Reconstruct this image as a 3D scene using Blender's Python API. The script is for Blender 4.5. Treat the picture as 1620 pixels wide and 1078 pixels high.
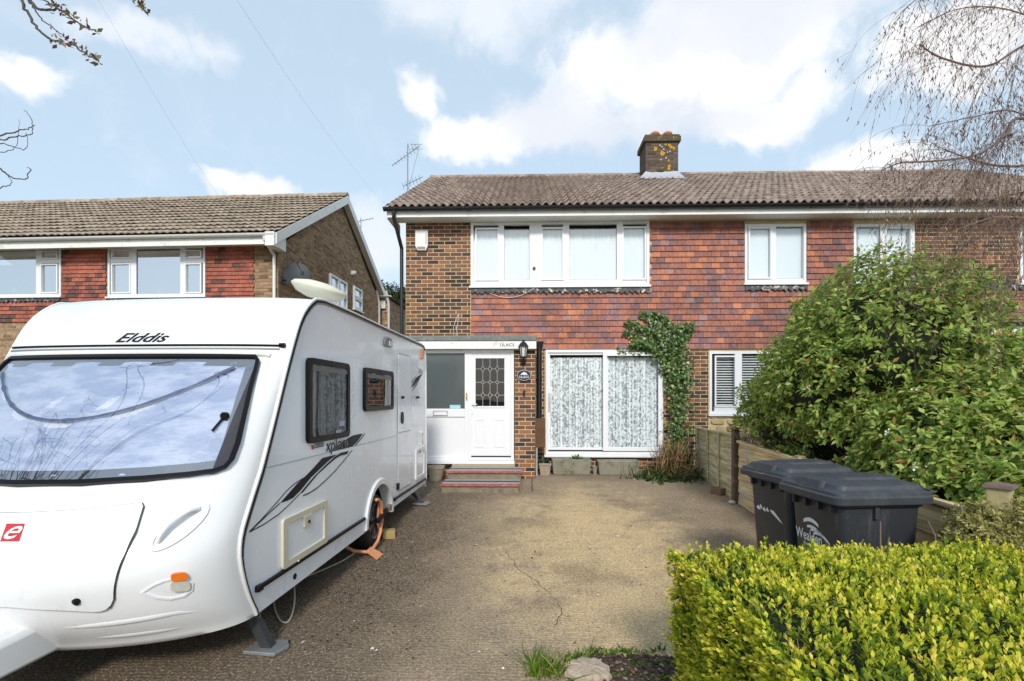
import bpy, bmesh, math, random
import numpy as np
from mathutils import Vector, Matrix, noise

for o in list(bpy.data.objects): bpy.data.objects.remove(o, do_unlink=True)
scene = bpy.context.scene
COL = scene.collection
R = random.Random(11)
NR = np.random.default_rng(5)

# ------------------------------------------------------------------ camera
FPX, CXP, HYP, CH = 800.0, 810.0, 630.0, 1.65      # focal length, centre and horizon in photo pixels, eye height
TH = math.radians(1.5)
cam_d = bpy.data.cameras.new('camera'); cam = bpy.data.objects.new('camera', cam_d); COL.objects.link(cam)
cam.location = (0, 0, CH); cam.rotation_euler = (math.radians(90), 0, TH)
cam_d.sensor_width = 36; cam_d.lens = 36 * FPX / 1620; cam_d.shift_y = (HYP - 539) / 1620
cam_d.clip_start = 0.05; cam_d.clip_end = 2000
scene.camera = cam

# ------------------------------------------------------------------ light
SUN_AZ, SUN_EL = math.radians(177), math.radians(34)   # clockwise from +Y : behind the camera, a little to the right
sun_d = bpy.data.lights.new('sun', 'SUN'); sun_d.energy = 2.0; sun_d.angle = math.radians(10); sun_d.color = (1, .95, .88)
sun = bpy.data.objects.new('sun', sun_d); COL.objects.link(sun)
sdir = Vector((math.sin(SUN_AZ) * math.cos(SUN_EL), math.cos(SUN_AZ) * math.cos(SUN_EL), math.sin(SUN_EL)))
sun.rotation_euler = sdir.to_track_quat('Z', 'Y').to_euler()
SKY_STRENGTH = 0.108
scene.view_settings.view_transform = 'Standard'; scene.view_settings.look = 'None'
scene.view_settings.exposure = 0.47; scene.view_settings.gamma = 1.0

ct, st = math.cos(TH), math.sin(TH)
def c2w(xc, d, z=0.0): return Vector((xc * ct - d * st, xc * st + d * ct, z))     # camera frame -> world
def pdir(px, py):
    u, v = (px - CXP) / FPX, (HYP - py) / FPX
    return Vector((u * ct - st, u * st + ct, v))
def atd(px, py, d):                    # point seen at a photo pixel, at camera depth d
    q = pdir(px, py) * d; return Vector((q.x, q.y, CH + q.z))
def aty(px, py, Y):                    # ... on the vertical plane y = Y
    q = pdir(px, py); q = q * (Y / q.y); return Vector((q.x, q.y, CH + q.z))
def X_(px, Y): return aty(px, 630, Y).x
def Z_(py, Y, px=900): return aty(px, py, Y).z

def build_world():
    w = bpy.data.worlds.new('World'); scene.world = w; w.use_nodes = True
    nt = w.node_tree; nt.nodes.clear(); N = nt.nodes.new; LK = nt.links.new
    out = N('ShaderNodeOutputWorld'); bg = N('ShaderNodeBackground'); bg.inputs[1].default_value = SKY_STRENGTH
    sky = N('ShaderNodeTexSky'); sky.sky_type = 'NISHITA'; sky.sun_disc = False
    sky.sun_elevation = SUN_EL; sky.sun_rotation = SUN_AZ; sky.air_density = 0.9; sky.dust_density = 1.4; sky.ozone_density = 1.2
    LK(bg.outputs[0], out.inputs[0])
    tc = N('ShaderNodeTexCoord')
    def vm(op, a, b=None):
        n = N('ShaderNodeVectorMath'); n.operation = op
        for i, x in enumerate((a, b)):
            if x is None: continue
            if hasattr(x, 'is_linked'): LK(x, n.inputs[i])
            else: n.inputs[i].default_value = x
        return n
    def ma(op, a, b=None, clamp=False):
        n = N('ShaderNodeMath'); n.operation = op; n.use_clamp = clamp
        for i, x in enumerate((a, b)):
            if x is None: continue
            if hasattr(x, 'is_linked'): LK(x, n.inputs[i])
            else: n.inputs[i].default_value = x
        return n.outputs[0]
    def fbm(vec, scale, detail=6, rough=.55):
        n = N('ShaderNodeTexNoise'); n.inputs['Scale'].default_value = scale; n.inputs['Detail'].default_value = detail
        n.inputs['Roughness'].default_value = rough; LK(vec, n.inputs['Vector']); return n
    D = vm('NORMALIZE', tc.outputs['Generated']).outputs[0]
    wn = fbm(D, 6.5, 4, .6)
    warp = vm('SCALE', vm('SUBTRACT', wn.outputs['Color'], (.5, .5, .5)).outputs[0]); warp.inputs['Scale'].default_value = .13
    DW = vm('ADD', D, warp.outputs[0]).outputs[0]
    f1 = fbm(DW, 13, 5, .6).outputs['Fac']; f2 = fbm(DW, 2.3, 3, .55).outputs['Fac']
    def blobs(lst):
        acc = None
        for (px, py, rx, ry) in lst:
            d = pdir(px, py); k = 1 / d.length; c = d.normalized()
            s = vm('SUBTRACT', DW, tuple(c)).outputs[0]
            s = vm('MULTIPLY', s, (FPX / rx / k, FPX / rx / k, FPX / ry / k)).outputs[0]
            v = ma('SUBTRACT', 1.0, vm('LENGTH', s).outputs['Value'])
            acc = v if acc is None else ma('MAXIMUM', acc, v)
        return acc
    def ramp(x, a, b):
        n = N('ShaderNodeMapRange'); n.interpolation_type = 'SMOOTHSTEP'; LK(x, n.inputs[0])
        n.inputs[1].default_value = a; n.inputs[2].default_value = b; return n.outputs[0]
    det = ma('MULTIPLY', ma('SUBTRACT', f1, .5), 1.25)
    white = blobs([(1105, 122, 250, 72), (1225, 168, 140, 60), (975, 112, 130, 52), (750, 224, 110, 46), (675, 165, 46, 62), (20, 88, 80, 40), (395, 294, 85, 28), (1390, 250, 95, 40), (1510, 60, 160, 80)])
    grey = blobs([(880, 185, 150, 56), (760, 22, 220, 52), (1200, 14, 430, 74), (200, 68, 150, 34), (325, 78, 70, 34), (590, 380, 120, 80)])
    base = blobs([(1030, 200, 280, 44), (870, 190, 150, 60), (1180, 40, 300, 50)])
    # scattered clouds over the rest of the dome
    dome = ma('MULTIPLY', ma('SUBTRACT', f2, .62), 4.0)
    dz = N('ShaderNodeSeparateXYZ'); LK(D, dz.inputs[0])
    back = ramp(dz.outputs[1], .35, -.1)
    dome = ma('MULTIPLY', dome, back)
    mw = ramp(ma('ADD', white, det), .02, .62); mg = ramp(ma('ADD', ma('MAXIMUM', grey, dome), det), -.02, .85); mb = ma('MULTIPLY', ramp(ma('ADD', base, ma('MULTIPLY', det, .5)), .0, .7), .75)
    def mix(fac, a, b):
        n = N('ShaderNodeMix'); n.data_type = 'RGBA'
        LK(fac, n.inputs[0])
        for i, x in ((6, a), (7, b)):
            if hasattr(x, 'is_linked'): LK(x, n.inputs[i])
            else: n.inputs[i].default_value = x
        return n.outputs[2]
    # thin high veil that pales the blue, as in the photograph
    skyc = sky.outputs[0]
    veil = N('ShaderNodeMix'); veil.data_type = 'RGBA'; veil.inputs[0].default_value = VEIL
    LK(skyc, veil.inputs[6]); veil.inputs[7].default_value = (5.5, 6.8, 7.8, 1)
    c = mix(ma('MULTIPLY', mg, .85), veil.outputs[2], (6.2, 6.5, 7.1, 1))
    c = mix(mw, c, (7.3, 7.35, 7.5, 1))
    c = mix(mb, c, (5.8, 6.0, 6.5, 1))
    LK(c, bg.inputs[0])
VEIL = .62
build_world()

# ------------------------------------------------------------------ helpers
def srgb(r, g, b, k=1.0):
    f = lambda c: (c / 255 / 12.92) if c / 255 <= .04045 else ((c / 255 + .055) / 1.055) ** 2.4
    return (f(r) * k, f(g) * k, f(b) * k, 1)

class NT:
    def __init__(s, name):
        s.m = bpy.data.materials.new(name); s.m.use_nodes = True; s.nt = s.m.node_tree; s.nt.nodes.clear()
        s.out = s.n('ShaderNodeOutputMaterial')
    def n(s, t, **kw):
        x = s.nt.nodes.new(t)
        for k, v in kw.items(): setattr(x, k, v)
        return x
    def l(s, a, b): s.nt.links.new(a, b)
    def put(s, inp, v):
        if hasattr(v, 'is_linked'): s.l(v, inp)
        else: inp.default_value = v
    def math(s, op, a, b=0.0, clamp=False):
        x = s.n('ShaderNodeMath', operation=op, use_clamp=clamp); s.put(x.inputs[0], a); s.put(x.inputs[1], b); return x.outputs[0]
    def mix(s, f, a, b, blend='MIX'):
        x = s.n('ShaderNodeMix', data_type='RGBA', blend_type=blend); s.put(x.inputs[0], f); s.put(x.inputs[6], a); s.put(x.inputs[7], b); return x.outputs[2]
    def noise(s, scale, detail=4, rough=.55, vec=None, obj=True):
        x = s.n('ShaderNodeTexNoise'); x.inputs['Scale'].default_value = scale; x.inputs['Detail'].default_value = detail; x.inputs['Roughness'].default_value = rough
        if vec is None: vec = s.coord(obj)
        s.l(vec, x.inputs['Vector']); return x.outputs['Fac']
    def coord(s, obj=True):
        if obj: return s.n('ShaderNodeTexCoord').outputs['Object']
        return s.n('ShaderNodeNewGeometry').outputs['Position']
    def ramp(s, f, stops, interp='LINEAR'):
        x = s.n('ShaderNodeValToRGB'); e = x.color_ramp; e.interpolation = interp
        while len(e.elements) > 1: e.elements.remove(e.elements[-1])
        e.elements[0].position = stops[0][0]; e.elements[0].color = stops[0][1]
        for p, c in stops[1:]:
            q = e.elements.new(p); q.color = c
        s.put(x.inputs[0], f); return x.outputs[0]
    def mr(s, v, a, b, c=0.0, d=1.0, smooth=True):
        x = s.n('ShaderNodeMapRange'); x.interpolation_type = 'SMOOTHSTEP' if smooth else 'LINEAR'
        s.put(x.inputs[0], v)
        for i, q in ((1, a), (2, b), (3, c), (4, d)): x.inputs[i].default_value = q
        return x.outputs[0]
    def rand(s):
        a = s.n('ShaderNodeObjectInfo').outputs['Random']; b = s.n('ShaderNodeNewGeometry').outputs['Random Per Island']
        return s.math('FRACT', s.math('ADD', s.math('MULTIPLY', a, 7.31), s.math('MULTIPLY', b, 5.77)))
    def bump(s, h, strength=.3, dist=.01):
        x = s.n('ShaderNodeBump'); x.inputs['Strength'].default_value = strength; x.inputs['Distance'].default_value = dist
        s.l(h, x.inputs['Height']); return x.outputs[0]
    def pbr(s, col, rough=.6, metal=0, normal=None, spec=.5, coat=0, trans=0, alpha=None):
        p = s.n('ShaderNodeBsdfPrincipled'); s.put(p.inputs['Base Color'], col); s.put(p.inputs['Roughness'], rough); s.put(p.inputs['Metallic'], metal)
        p.inputs['Specular IOR Level'].default_value = spec; p.inputs['Coat Weight'].default_value = coat
        if normal is not None: s.l(normal, p.inputs['Normal'])
        if alpha is not None: s.put(p.inputs['Alpha'], alpha)
        s.l(p.outputs[0], s.out.inputs[0]); return p

MATS = {}
def pm(name, col, rough=.6, var=.12, vs=3.0, bump=.0, bs=40.0, metal=0, spec=.5, coat=0, dirt=None, dirt_s=2.0, dirt_lo=.5, dirt_hi=.75, rnd=0.0):
    """plain surface with colour variation, optional dirt patches, fine relief"""
    if name in MATS: return MATS[name]
    t = NT(name); c = tuple(col)
    f = t.noise(vs, 5, .6)
    lo = tuple(max(0, x * (1 - var)) for x in c[:3]) + (1,); hi = tuple(x * (1 + var) for x in c[:3]) + (1,)
    k = t.mix(f, lo, hi)
    if rnd:
        rv = t.mr(t.rand(), 0, 1, 1 - rnd, 1 + rnd, False)
        k = t.mix(1.0, k, t.n('ShaderNodeCombineColor').outputs[0], 'MIX') if False else t_scale(t, k, rv)
    if dirt: k = t.mix(t.mr(t.noise(dirt_s, 7, .65), dirt_lo, dirt_hi), k, dirt)
    nm = t.bump(t.noise(bs, 4, .6), bump, .01) if bump else None
    t.pbr(k, rough, metal, nm, spec, coat); MATS[name] = t.m; return t.m
def t_scale(t, col, fac):
    x = t.n('ShaderNodeVectorMath', operation='SCALE'); t.put(x.inputs[0], col); t.put(x.inputs['Scale'], fac); return x.outputs[0]

def brick_mat(name, stops, k=1.0):
    t = NT(name); r = t.rand()
    c = t.ramp(r, stops, 'LINEAR')
    n1 = t.noise(9, 5, .65); n2 = t.noise(70, 3, .6)
    c = t_scale(t, c, t.mr(n1, .25, .75, .62 * k, 1.35 * k)); c = t.mix(t.mr(n2, .5, .8), c, t_scale(t, c, .55)); c = t_scale(t, c, t.mr(t.noise(1.1, 5, .65, t.coord(False)), .3, .7, .78, 1.2))
    t.pbr(c, .88, 0, t.bump(n2, .5, .004), .25); MATS[name] = t.m; return t.m

def obj_link(name, me, parent=None, keep=True):
    o = bpy.data.objects.new(name, me); COL.objects.link(o)
    if parent is not None:
        o.parent = parent
        if keep: o.matrix_parent_inverse = WM(parent).inverted()
    return o
def WM(o):
    m = Matrix.LocRotScale(o.location, o.rotation_euler, o.scale)
    if o.parent: m = WM(o.parent) @ o.matrix_parent_inverse @ m
    return m
def tag(o, label=None, cat=None, group=None, kind=None):
    for k, v in (('label', label), ('category', cat), ('group', group), ('kind', kind)):
        if v: o[k] = v
    return o
def root(name, loc, rz=0.0, label=None, cat=None, group=None):
    o = bpy.data.objects.new(name, None); COL.objects.link(o); o.location = loc; o.rotation_euler = (0, 0, rz)
    o.empty_display_size = .1
    return tag(o, label, cat, group)

class MB:
    """collects shapes and links them as one mesh"""
    def __init__(s): s.v = []; s.f = []
    def add(s, vs, fs):
        b = len(s.v); s.v += [tuple(p) for p in vs]; s.f += [tuple(b + i for i in q) for q in fs]; return s
    def box(s, x0, x1, y0, y1, z0, z1, M=None):
        vs = [Vector(p) for p in ((x0, y0, z0), (x1, y0, z0), (x1, y1, z0), (x0, y1, z0), (x0, y0, z1), (x1, y0, z1), (x1, y1, z1), (x0, y1, z1))]
        if M is not None: vs = [M @ p for p in vs]
        return s.add(vs, [(0, 3, 2, 1), (4, 5, 6, 7), (0, 1, 5, 4), (1, 2, 6, 5), (2, 3, 7, 6), (3, 0, 4, 7)])
    def prism(s, poly, fa, fb):
        """polygon (list of 2d) mapped by fa and fb to the two caps"""
        n = len(poly); a = [fa(*p) for p in poly]; b = [fb(*p) for p in poly]
        return s.add(a + b, [tuple(range(n))[::-1], tuple(range(n, 2 * n))] + [(i, (i + 1) % n, n + (i + 1) % n, n + i) for i in range(n)])
    def xz(s, poly, y0, y1): return s.prism(poly, lambda x, z: (x, y0, z), lambda x, z: (x, y1, z))
    def yz(s, poly, x0, x1): return s.prism(poly, lambda y, z: (x0, y, z), lambda y, z: (x1, y, z))
    def xy(s, poly, z0, z1): return s.prism(poly, lambda x, y: (x, y, z0), lambda x, y: (x, y, z1))
    def ring(s, po, pi, fa, fb):
        n = len(po); V = [fa(*p) for p in po] + [fa(*p) for p in pi] + [fb(*p) for p in po] + [fb(*p) for p in pi]; F = []
        for i in range(n):
            j = (i + 1) % n
            F += [(i, j, n + j, n + i), (2 * n + i, 3 * n + i, 3 * n + j, 2 * n + j), (i, 2 * n + i, 2 * n + j, j), (n + i, n + j, 3 * n + j, 3 * n + i)]
        return s.add(V, F)
    def tube(s, pts, r, n=8, cap=True):
        pts = [Vector(p) for p in pts]; m = len(pts); rs = r if isinstance(r, (list, tuple)) else [r] * m
        V = []; F = []; ref = None
        for i, p in enumerate(pts):
            t = (pts[min(i + 1, m - 1)] - pts[max(i - 1, 0)])
            if t.length < 1e-9: t = Vector((0, 0, 1))
            t.normalize()
            if ref is None: ref = Vector((0, 0, 1)) if abs(t.z) < .9 else Vector((1, 0, 0))
            u = t.cross(ref); u = u.normalized() if u.length > 1e-6 else t.orthogonal().normalized(); w = t.cross(u); ref = -w if False else ref
            for k in range(n):
                a = 2 * math.pi * k / n; V.append(p + (u * math.cos(a) + w * math.sin(a)) * rs[i])
        for i in range(m - 1):
            for k in range(n):
                F.append((i * n + k, i * n + (k + 1) % n, (i + 1) * n + (k + 1) % n, (i + 1) * n + k))
        if cap: F += [tuple(range(n))[::-1], tuple(range((m - 1) * n, m * n))]
        return s.add(V, F)
    def lathe(s, prof, n=24, M=None):
        V = []; F = []; m = len(prof)
        for (r, z) in prof:
            for k in range(n):
                a = 2 * math.pi * k / n; p = Vector((r * math.cos(a), r * math.sin(a), z)); V.append(M @ p if M is not None else p)
        for i in range(m - 1):
            for k in range(n): F.append((i * n + k, i * n + (k + 1) % n, (i + 1) * n + (k + 1) % n, (i + 1) * n + k))
        return s.add(V, F)
    def grid(s, fn, nu, nv):
        V = [fn(i / nu, j / nv) for i in range(nu + 1) for j in range(nv + 1)]
        return s.add(V, [(i * (nv + 1) + j, (i + 1) * (nv + 1) + j, (i + 1) * (nv + 1) + j + 1, i * (nv + 1) + j + 1) for i in range(nu) for j in range(nv)])
    def build(s, name, mat, parent=None, smooth=False, keep=True, fix=True, bevel=0, recess=None):
        me = bpy.data.meshes.new(name); me.from_pydata(s.v, [], s.f)
        if fix:
            bm = bmesh.new(); bm.from_mesh(me); bmesh.ops.recalc_face_normals(bm, faces=bm.faces)
            ng = [f for f in bm.faces if len(f.verts) > 6]
            if ng: bmesh.ops.triangulate(bm, faces=ng)
            bm.to_mesh(me); bm.free()
        if mat is not None: me.materials.append(mat)
        if smooth:
            me.polygons.foreach_set('use_smooth', [True] * len(me.polygons)); me.set_sharp_from_angle(angle=math.radians(smooth if smooth is not True else 40))
        o = obj_link(name, me, parent, keep)
        if bevel:
            b = o.modifiers.new('bevel', 'BEVEL'); b.width = bevel; b.segments = 2; b.limit_method = 'ANGLE'; b.angle_limit = math.radians(35)
        return o

def rrect(x0, x1, z0, z1, r, n=5):
    P = []
    for cx, cz, a0 in ((x1 - r, z1 - r, 0), (x0 + r, z1 - r, 90), (x0 + r, z0 + r, 180), (x1 - r, z0 + r, 270)):
        for k in range(n + 1):
            a = math.radians(a0 + 90 * k / n); P.append((cx + r * math.cos(a), cz + r * math.sin(a)))
    return P
def oval(cx, cz, rx, rz, n=24): return [(cx + rx * math.cos(2 * math.pi * k / n), cz + rz * math.sin(2 * math.pi * k / n)) for k in range(n)]

def text_poly(s, shear=0.0, bold=0.0):
    """built-in font -> flat mesh, returned as vertices scaled to width 1, faces, height"""
    cu = bpy.data.curves.new('t', 'FONT'); cu.body = s; cu.shear = shear; cu.offset = bold; cu.resolution_u = 3
    o = bpy.data.objects.new('t', cu); COL.objects.link(o)
    dg = bpy.context.evaluated_depsgraph_get(); me = bpy.data.meshes.new_from_object(o.evaluated_get(dg))
    V = [v.co.copy() for v in me.vertices]; F = [tuple(p.vertices) for p in me.polygons]
    bpy.data.objects.remove(o); bpy.data.curves.remove(cu); bpy.data.meshes.remove(me)
    x0 = min(v.x for v in V); x1 = max(v.x for v in V); y0 = min(v.y for v in V); y1 = max(v.y for v in V)
    return [((v.x - x0) / (x1 - x0), (v.y - y0) / (y1 - y0)) for v in V], F
def text(name, s, fn, mat, parent, shear=0.0, bold=0.0, keep=True):
    """fn(u, v) with u, v in 0..1 over the lettering's box -> point"""
    V, F = text_poly(s, shear, bold); me = bpy.data.meshes.new(name); me.from_pydata([fn(*p) for p in V], [], F); me.materials.append(mat)
    return obj_link(name, me, parent, keep)

def np_mesh(name, V, F, mat, attrs=None):
    me = bpy.data.meshes.new(name); V = np.asarray(V, np.float32); F = np.asarray(F, np.int32); n, k = F.shape
    me.vertices.add(len(V)); me.vertices.foreach_set('co', V.ravel())
    me.loops.add(n * k); me.loops.foreach_set('vertex_index', F.ravel())
    me.polygons.add(n); me.polygons.foreach_set('loop_start', np.arange(0, n * k, k, dtype=np.int32))
    for an, av in (attrs or {}).items():
        a = me.attributes.new(an, 'FLOAT', 'POINT'); a.data.foreach_set('value', np.asarray(av, np.float32))
    me.update(calc_edges=True); me.materials.append(mat); return me

LEAF = np.array([[0, 0, 0], [-.5, .45, .06], [0, 1, -.06], [.5, .45, .06], [0, .5, -.03]]); LEAF_F = np.array([[0, 4, 1], [1, 4, 2], [0, 3, 4], [3, 2, 4]])
LEAF2 = np.array([[0, 0, 0], [-.5, .55, .05], [0, 1, 0], [.5, .55, .05]]); LEAF2_F = np.array([[0, 3, 2], [0, 2, 1]])
def unit(a): return a / np.maximum(np.linalg.norm(a, axis=-1, keepdims=True), 1e-9)
def leaf_arrays(P, D, U, Ls, Ws, T=LEAF, TF=LEAF_F):
    P = np.asarray(P); D = unit(np.asarray(D)); X = unit(np.cross(D, U)); Nn = np.cross(X, D)
    k = len(T); V = (P[:, None, :] + X[:, None, :] * (T[None, :, 0:1] * Ws[:, None, None]) + D[:, None, :] * (T[None, :, 1:2] * Ls[:, None, None]) + Nn[:, None, :] * (T[None, :, 2:3] * Ls[:, None, None]))
    F = TF[None] + (np.arange(len(P)) * k)[:, None, None]
    return V.reshape(-1, 3), F.reshape(-1, TF.shape[1])

def catmull(P, n=6):
    out = []
    for i in range(len(P) - 1):
        a, b, c, d = P[max(i - 1, 0)], P[i], P[i + 1], P[min(i + 2, len(P) - 1)]
        for k in range(n):
            t = k / n; out.append(.5 * ((2 * b) + (c - a) * t + (2 * a - 5 * b + 4 * c - d) * t * t + (3 * b - a - 3 * c + d) * t ** 3))
    return out + [P[-1]]
def gz(y):                                   # height of the drive: level, then rising to the house
    t = min(max((y - 4.2) / 5.2, 0), 1); return .18 * t * t * (3 - 2 * t)

# ------------------------------------------------------------------ materials
white_upvc = pm('white_upvc', (.80, .81, .83, 1), .35, .03, 2, dirt=(.55, .55, .52, 1), dirt_s=3, dirt_lo=.62, dirt_hi=.9)
white_paint = pm('white_paint', (.80, .80, .77, 1), .5, .05, 3, .15, 30, dirt=(.33, .32, .25, 1), dirt_s=5, dirt_lo=.56, dirt_hi=.78)
soffit_paint = pm('soffit_paint', (.80, .77, .70, 1), .6, .06, 2)
black_plastic = pm('black_plastic', (.012, .012, .014, 1), .35, .2, 5)
dark_void = pm('dark_interior', (.02, .02, .022, 1), .9, .2, 2)
lead_mat = pm('lead_sheet', (.06, .062, .066, 1), .65, .35, 14, .4, 30, dirt=(.62, .58, .50, 1), dirt_s=13, dirt_lo=.54, dirt_hi=.66)
felt_mat = pm('roofing_felt', (.17, .19, .18, 1), .85, .3, 12, .6, 60, dirt=(.28, .30, .24, 1), dirt_s=9)
mortar = pm('mortar', (.60, .47, .29, 1), .95, .25, 8, .6, 80)
mortar_grey = pm('mortar_grey', (.36, .29, .20, 1), .95, .25, 8, .6, 80)
brick_stops = [(0, (.045, .035, .036, 1)), (.2, (.09, .056, .048, 1)), (.32, (.20, .10, .06, 1)), (.46, (.30, .13, .065, 1)), (.56, (.11, .07, .055, 1)), (.70, (.36, .17, .085, 1)), (.82, (.07, .05, .052, 1)), (.92, (.24, .11, .065, 1)), (1, (.14, .075, .055, 1))]
brick_m = brick_mat('facing_brick', brick_stops)
chim_brick = brick_mat('chimney_brick', [(0, (.065, .048, .04, 1)), (.5, (.15, .105, .078, 1)), (1, (.10, .08, .075, 1))])
tile_stops = [(0, (.17, .10, .105, 1)), (.2, (.25, .11, .09, 1)), (.38, (.34, .13, .085, 1)), (.50, (.22, .13, .14, 1)), (.64, (.40, .145, .085, 1)), (.78, (.27, .115, .095, 1)), (.92, (.52, .19, .09, 1)), (1, (.26, .18, .19, 1))]
def tile_mat(name, stops):
    t = NT(name); c = t.ramp(t.rand(), stops); s = t.n('ShaderNodeMapping'); t.l(t.coord(False), s.inputs[0]); s.inputs['Scale'].default_value = (60, 60, 5)
    st_ = t.noise(1.0, 4, .6, s.outputs[0]); c = t_scale(t, c, t.mr(st_, .25, .75, .72, 1.3))
    c = t.mix(t.mr(st_, .55, .85), c, (.36, .29, .30, 1)); c = t_scale(t, c, t.mr(t.noise(.9, 5, .65, t.coord(False)), .3, .7, .78, 1.2)); n2 = t.noise(60, 3, .6, t.coord(False))
    t.pbr(c, .72, 0, t.bump(n2, .35, .004), .35); return t.m
tile_m = tile_mat('clay_wall_tile', tile_stops)
tile_red = tile_mat('red_clay_wall_tile', [(0, (.075, .045, .042, 1)), (.10, (.11, .055, .045, 1)), (.20, (.27, .085, .055, 1)), (.6, (.38, .115, .068, 1)), (.85, (.31, .09, .06, 1)), (1, (.22, .07, .052, 1))])
def rooftile_mat(name, a, b, lich):
    t = NT(name); c = t.mix(t.rand(), a, b); P = t.coord(False)
    c = t_scale(t, c, t.mr(t.noise(5, 6, .65, P), .25, .75, .6, 1.35)); c = t.mix(t.mr(t.noise(26, 5, .7, P), .53, .72), c, lich)
    c = t.mix(t.mr(t.noise(1.7, 6, .7, P), .66, .85), c, (.14, .12, .075, 1))
    t.pbr(c, .9, 0, t.bump(t.noise(70, 4, .6, P), .5, .006), .2); return t.m
roof_m = rooftile_mat('concrete_roof_tile', (.24, .18, .145, 1), (.36, .28, .23, 1), (.58, .50, .44, 1))
roof_n = rooftile_mat('weathered_roof_tile', (.29, .23, .17, 1), (.40, .325, .25, 1), (.52, .46, .39, 1))
def glass_mat(name, tint=(.97, .99, 1.0), base=.06, rough=.0):
    t = NT(name); lw = t.n('ShaderNodeLayerWeight'); lw.inputs[0].default_value = .5
    fr = t.math('ADD', base, t.math('MULTIPLY', t.math('POWER', lw.outputs['Facing'], 4.0), 1 - base))
    fr = t.math('MULTIPLY', fr, t.math('SUBTRACT', 1.0, t.n('ShaderNodeNewGeometry').outputs['Backfacing']))
    wv = t.bump(t.noise(2.2, 2, .5), .06, .02)
    g = t.n('ShaderNodeBsdfGlossy'); g.inputs['Roughness'].default_value = rough; t.l(wv, g.inputs['Normal'])
    tr = t.n('ShaderNodeBsdfTransparent'); tr.inputs[0].default_value = tint + (1,)
    mx = t.n('ShaderNodeMixShader'); t.l(fr, mx.inputs[0]); t.l(tr.outputs[0], mx.inputs[1]); t.l(g.outputs[0], mx.inputs[2])
    t.l(mx.outputs[0], t.out.inputs[0]); MATS[name] = t.m; return t.m
glass = glass_mat('window_glass', base=.14)
glass_refl = glass_mat('sky_mirroring_glass', base=.85)
glass_clear = glass_mat('clear_glass', base=.05)
net_m = pm('net_curtain', (.84, .87, .88, 1), .9, .06, 3, .2, 160)
blind_m = pm('white_blind', (.82, .86, .87, 1), .6, .04, 2)

def leaf_mat(name, stops, rough=.45, trans=.3, attr=None, spec=.4):
    t = NT(name)
    if attr:
        a = t.n('ShaderNodeAttribute'); a.attribute_name = attr; f = a.outputs['Fac']
        f = t.math('ADD', f, t.mr(t.n('ShaderNodeNewGeometry').outputs['Random Per Island'], 0, 1, -.16, .16, False))
    else: f = t.rand()
    c = t.ramp(f, stops)
    p = t.pbr(c, rough, 0, None, spec)
    tl = t.n('ShaderNodeBsdfTranslucent'); t.l(c, tl.inputs[0]); mx = t.n('ShaderNodeMixShader'); mx.inputs[0].default_value = trans
    t.l(p.outputs[0], mx.inputs[1]); t.l(tl.outputs[0], mx.inputs[2]); t.l(mx.outputs[0], t.out.inputs[0]); return t.m
bark = pm('bark', (.09, .065, .055, 1), .9, .35, 12, .6, 30)

# ------------------------------------------------------------------ pieces laid in courses
def courses(x0, x1, z0, z1, px, pz, gap, holes=(), stagger=.5, jit=0.0, minw=.03):
    out = []; n = int(round((z1 - z0) / pz)); rr = random.Random(int(x0 * 100) + int(z0 * 77))
    for i in range(n):
        za = z0 + i * pz; zb = min(za + pz, z1); zm = (za + zb) / 2
        spans = [(x0, x1)]
        for (hx0, hx1, hz0, hz1) in holes:
            if hz0 < zm < hz1:
                ns = []
                for a, b in spans:
                    if hx1 <= a or hx0 >= b: ns.append((a, b)); continue
                    if hx0 > a: ns.append((a, hx0))
                    if hx1 < b: ns.append((hx1, b))
                spans = ns
        off = (i % 2) * stagger * px
        for a, b in spans:
            k = math.floor((a - off) / px) * px + off
            while k < b:
                xa, xb = max(k, a), min(k + px, b); k += px
                if xb - xa > minw: out.append((xa + gap / 2, xb - gap / 2, za + gap / 2, zb - gap / 2))
    return out
def unit_mesh(name, mb, mat):
    me = bpy.data.meshes.new(name); me.from_pydata(mb.v, [], mb.f); me.materials.append(mat)
    bm = bmesh.new(); bm.from_mesh(me); bmesh.ops.recalc_face_normals(bm, faces=bm.faces); bm.to_mesh(me); bm.free(); return me
def lay(items, me, parent, name, n_obj, fn, key=None, keep=True, rest_name=None):
    """items -> (location, rotation, scale) by fn; the first n_obj (by key) are objects, the rest one joined part"""
    if key: items = sorted(items, key=key)
    for it in items[:n_obj]:
        l, r, s = fn(it); o = obj_link(name, me, parent, keep); o.location = l; o.rotation_euler = r; o.scale = s
    rest = items[n_obj:]
    if rest:
        V = np.array([v.co[:] for v in me.vertices]); FL = [tuple(p.vertices) for p in me.polygons]; vs = []; fs = []
        for i, it in enumerate(rest):
            l, r, s = fn(it); from_m = Matrix.LocRotScale(Vector(l), mathutils_euler(r), Vector(s)); M = np.array(from_m)
            vs.append(V @ M[:3, :3].T + M[:3, 3]); b = i * len(V); fs += [tuple(b + q for q in f) for f in FL]
        m2 = bpy.data.meshes.new(rest_name or name); m2.from_pydata(np.concatenate(vs).tolist(), [], fs); m2.materials.append(me.materials[0])
        o = obj_link(rest_name or (name + '_rows'), m2, parent, keep); o['kind'] = 'stuff'
from mathutils import Euler
def mathutils_euler(r): return Euler(r)
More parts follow.
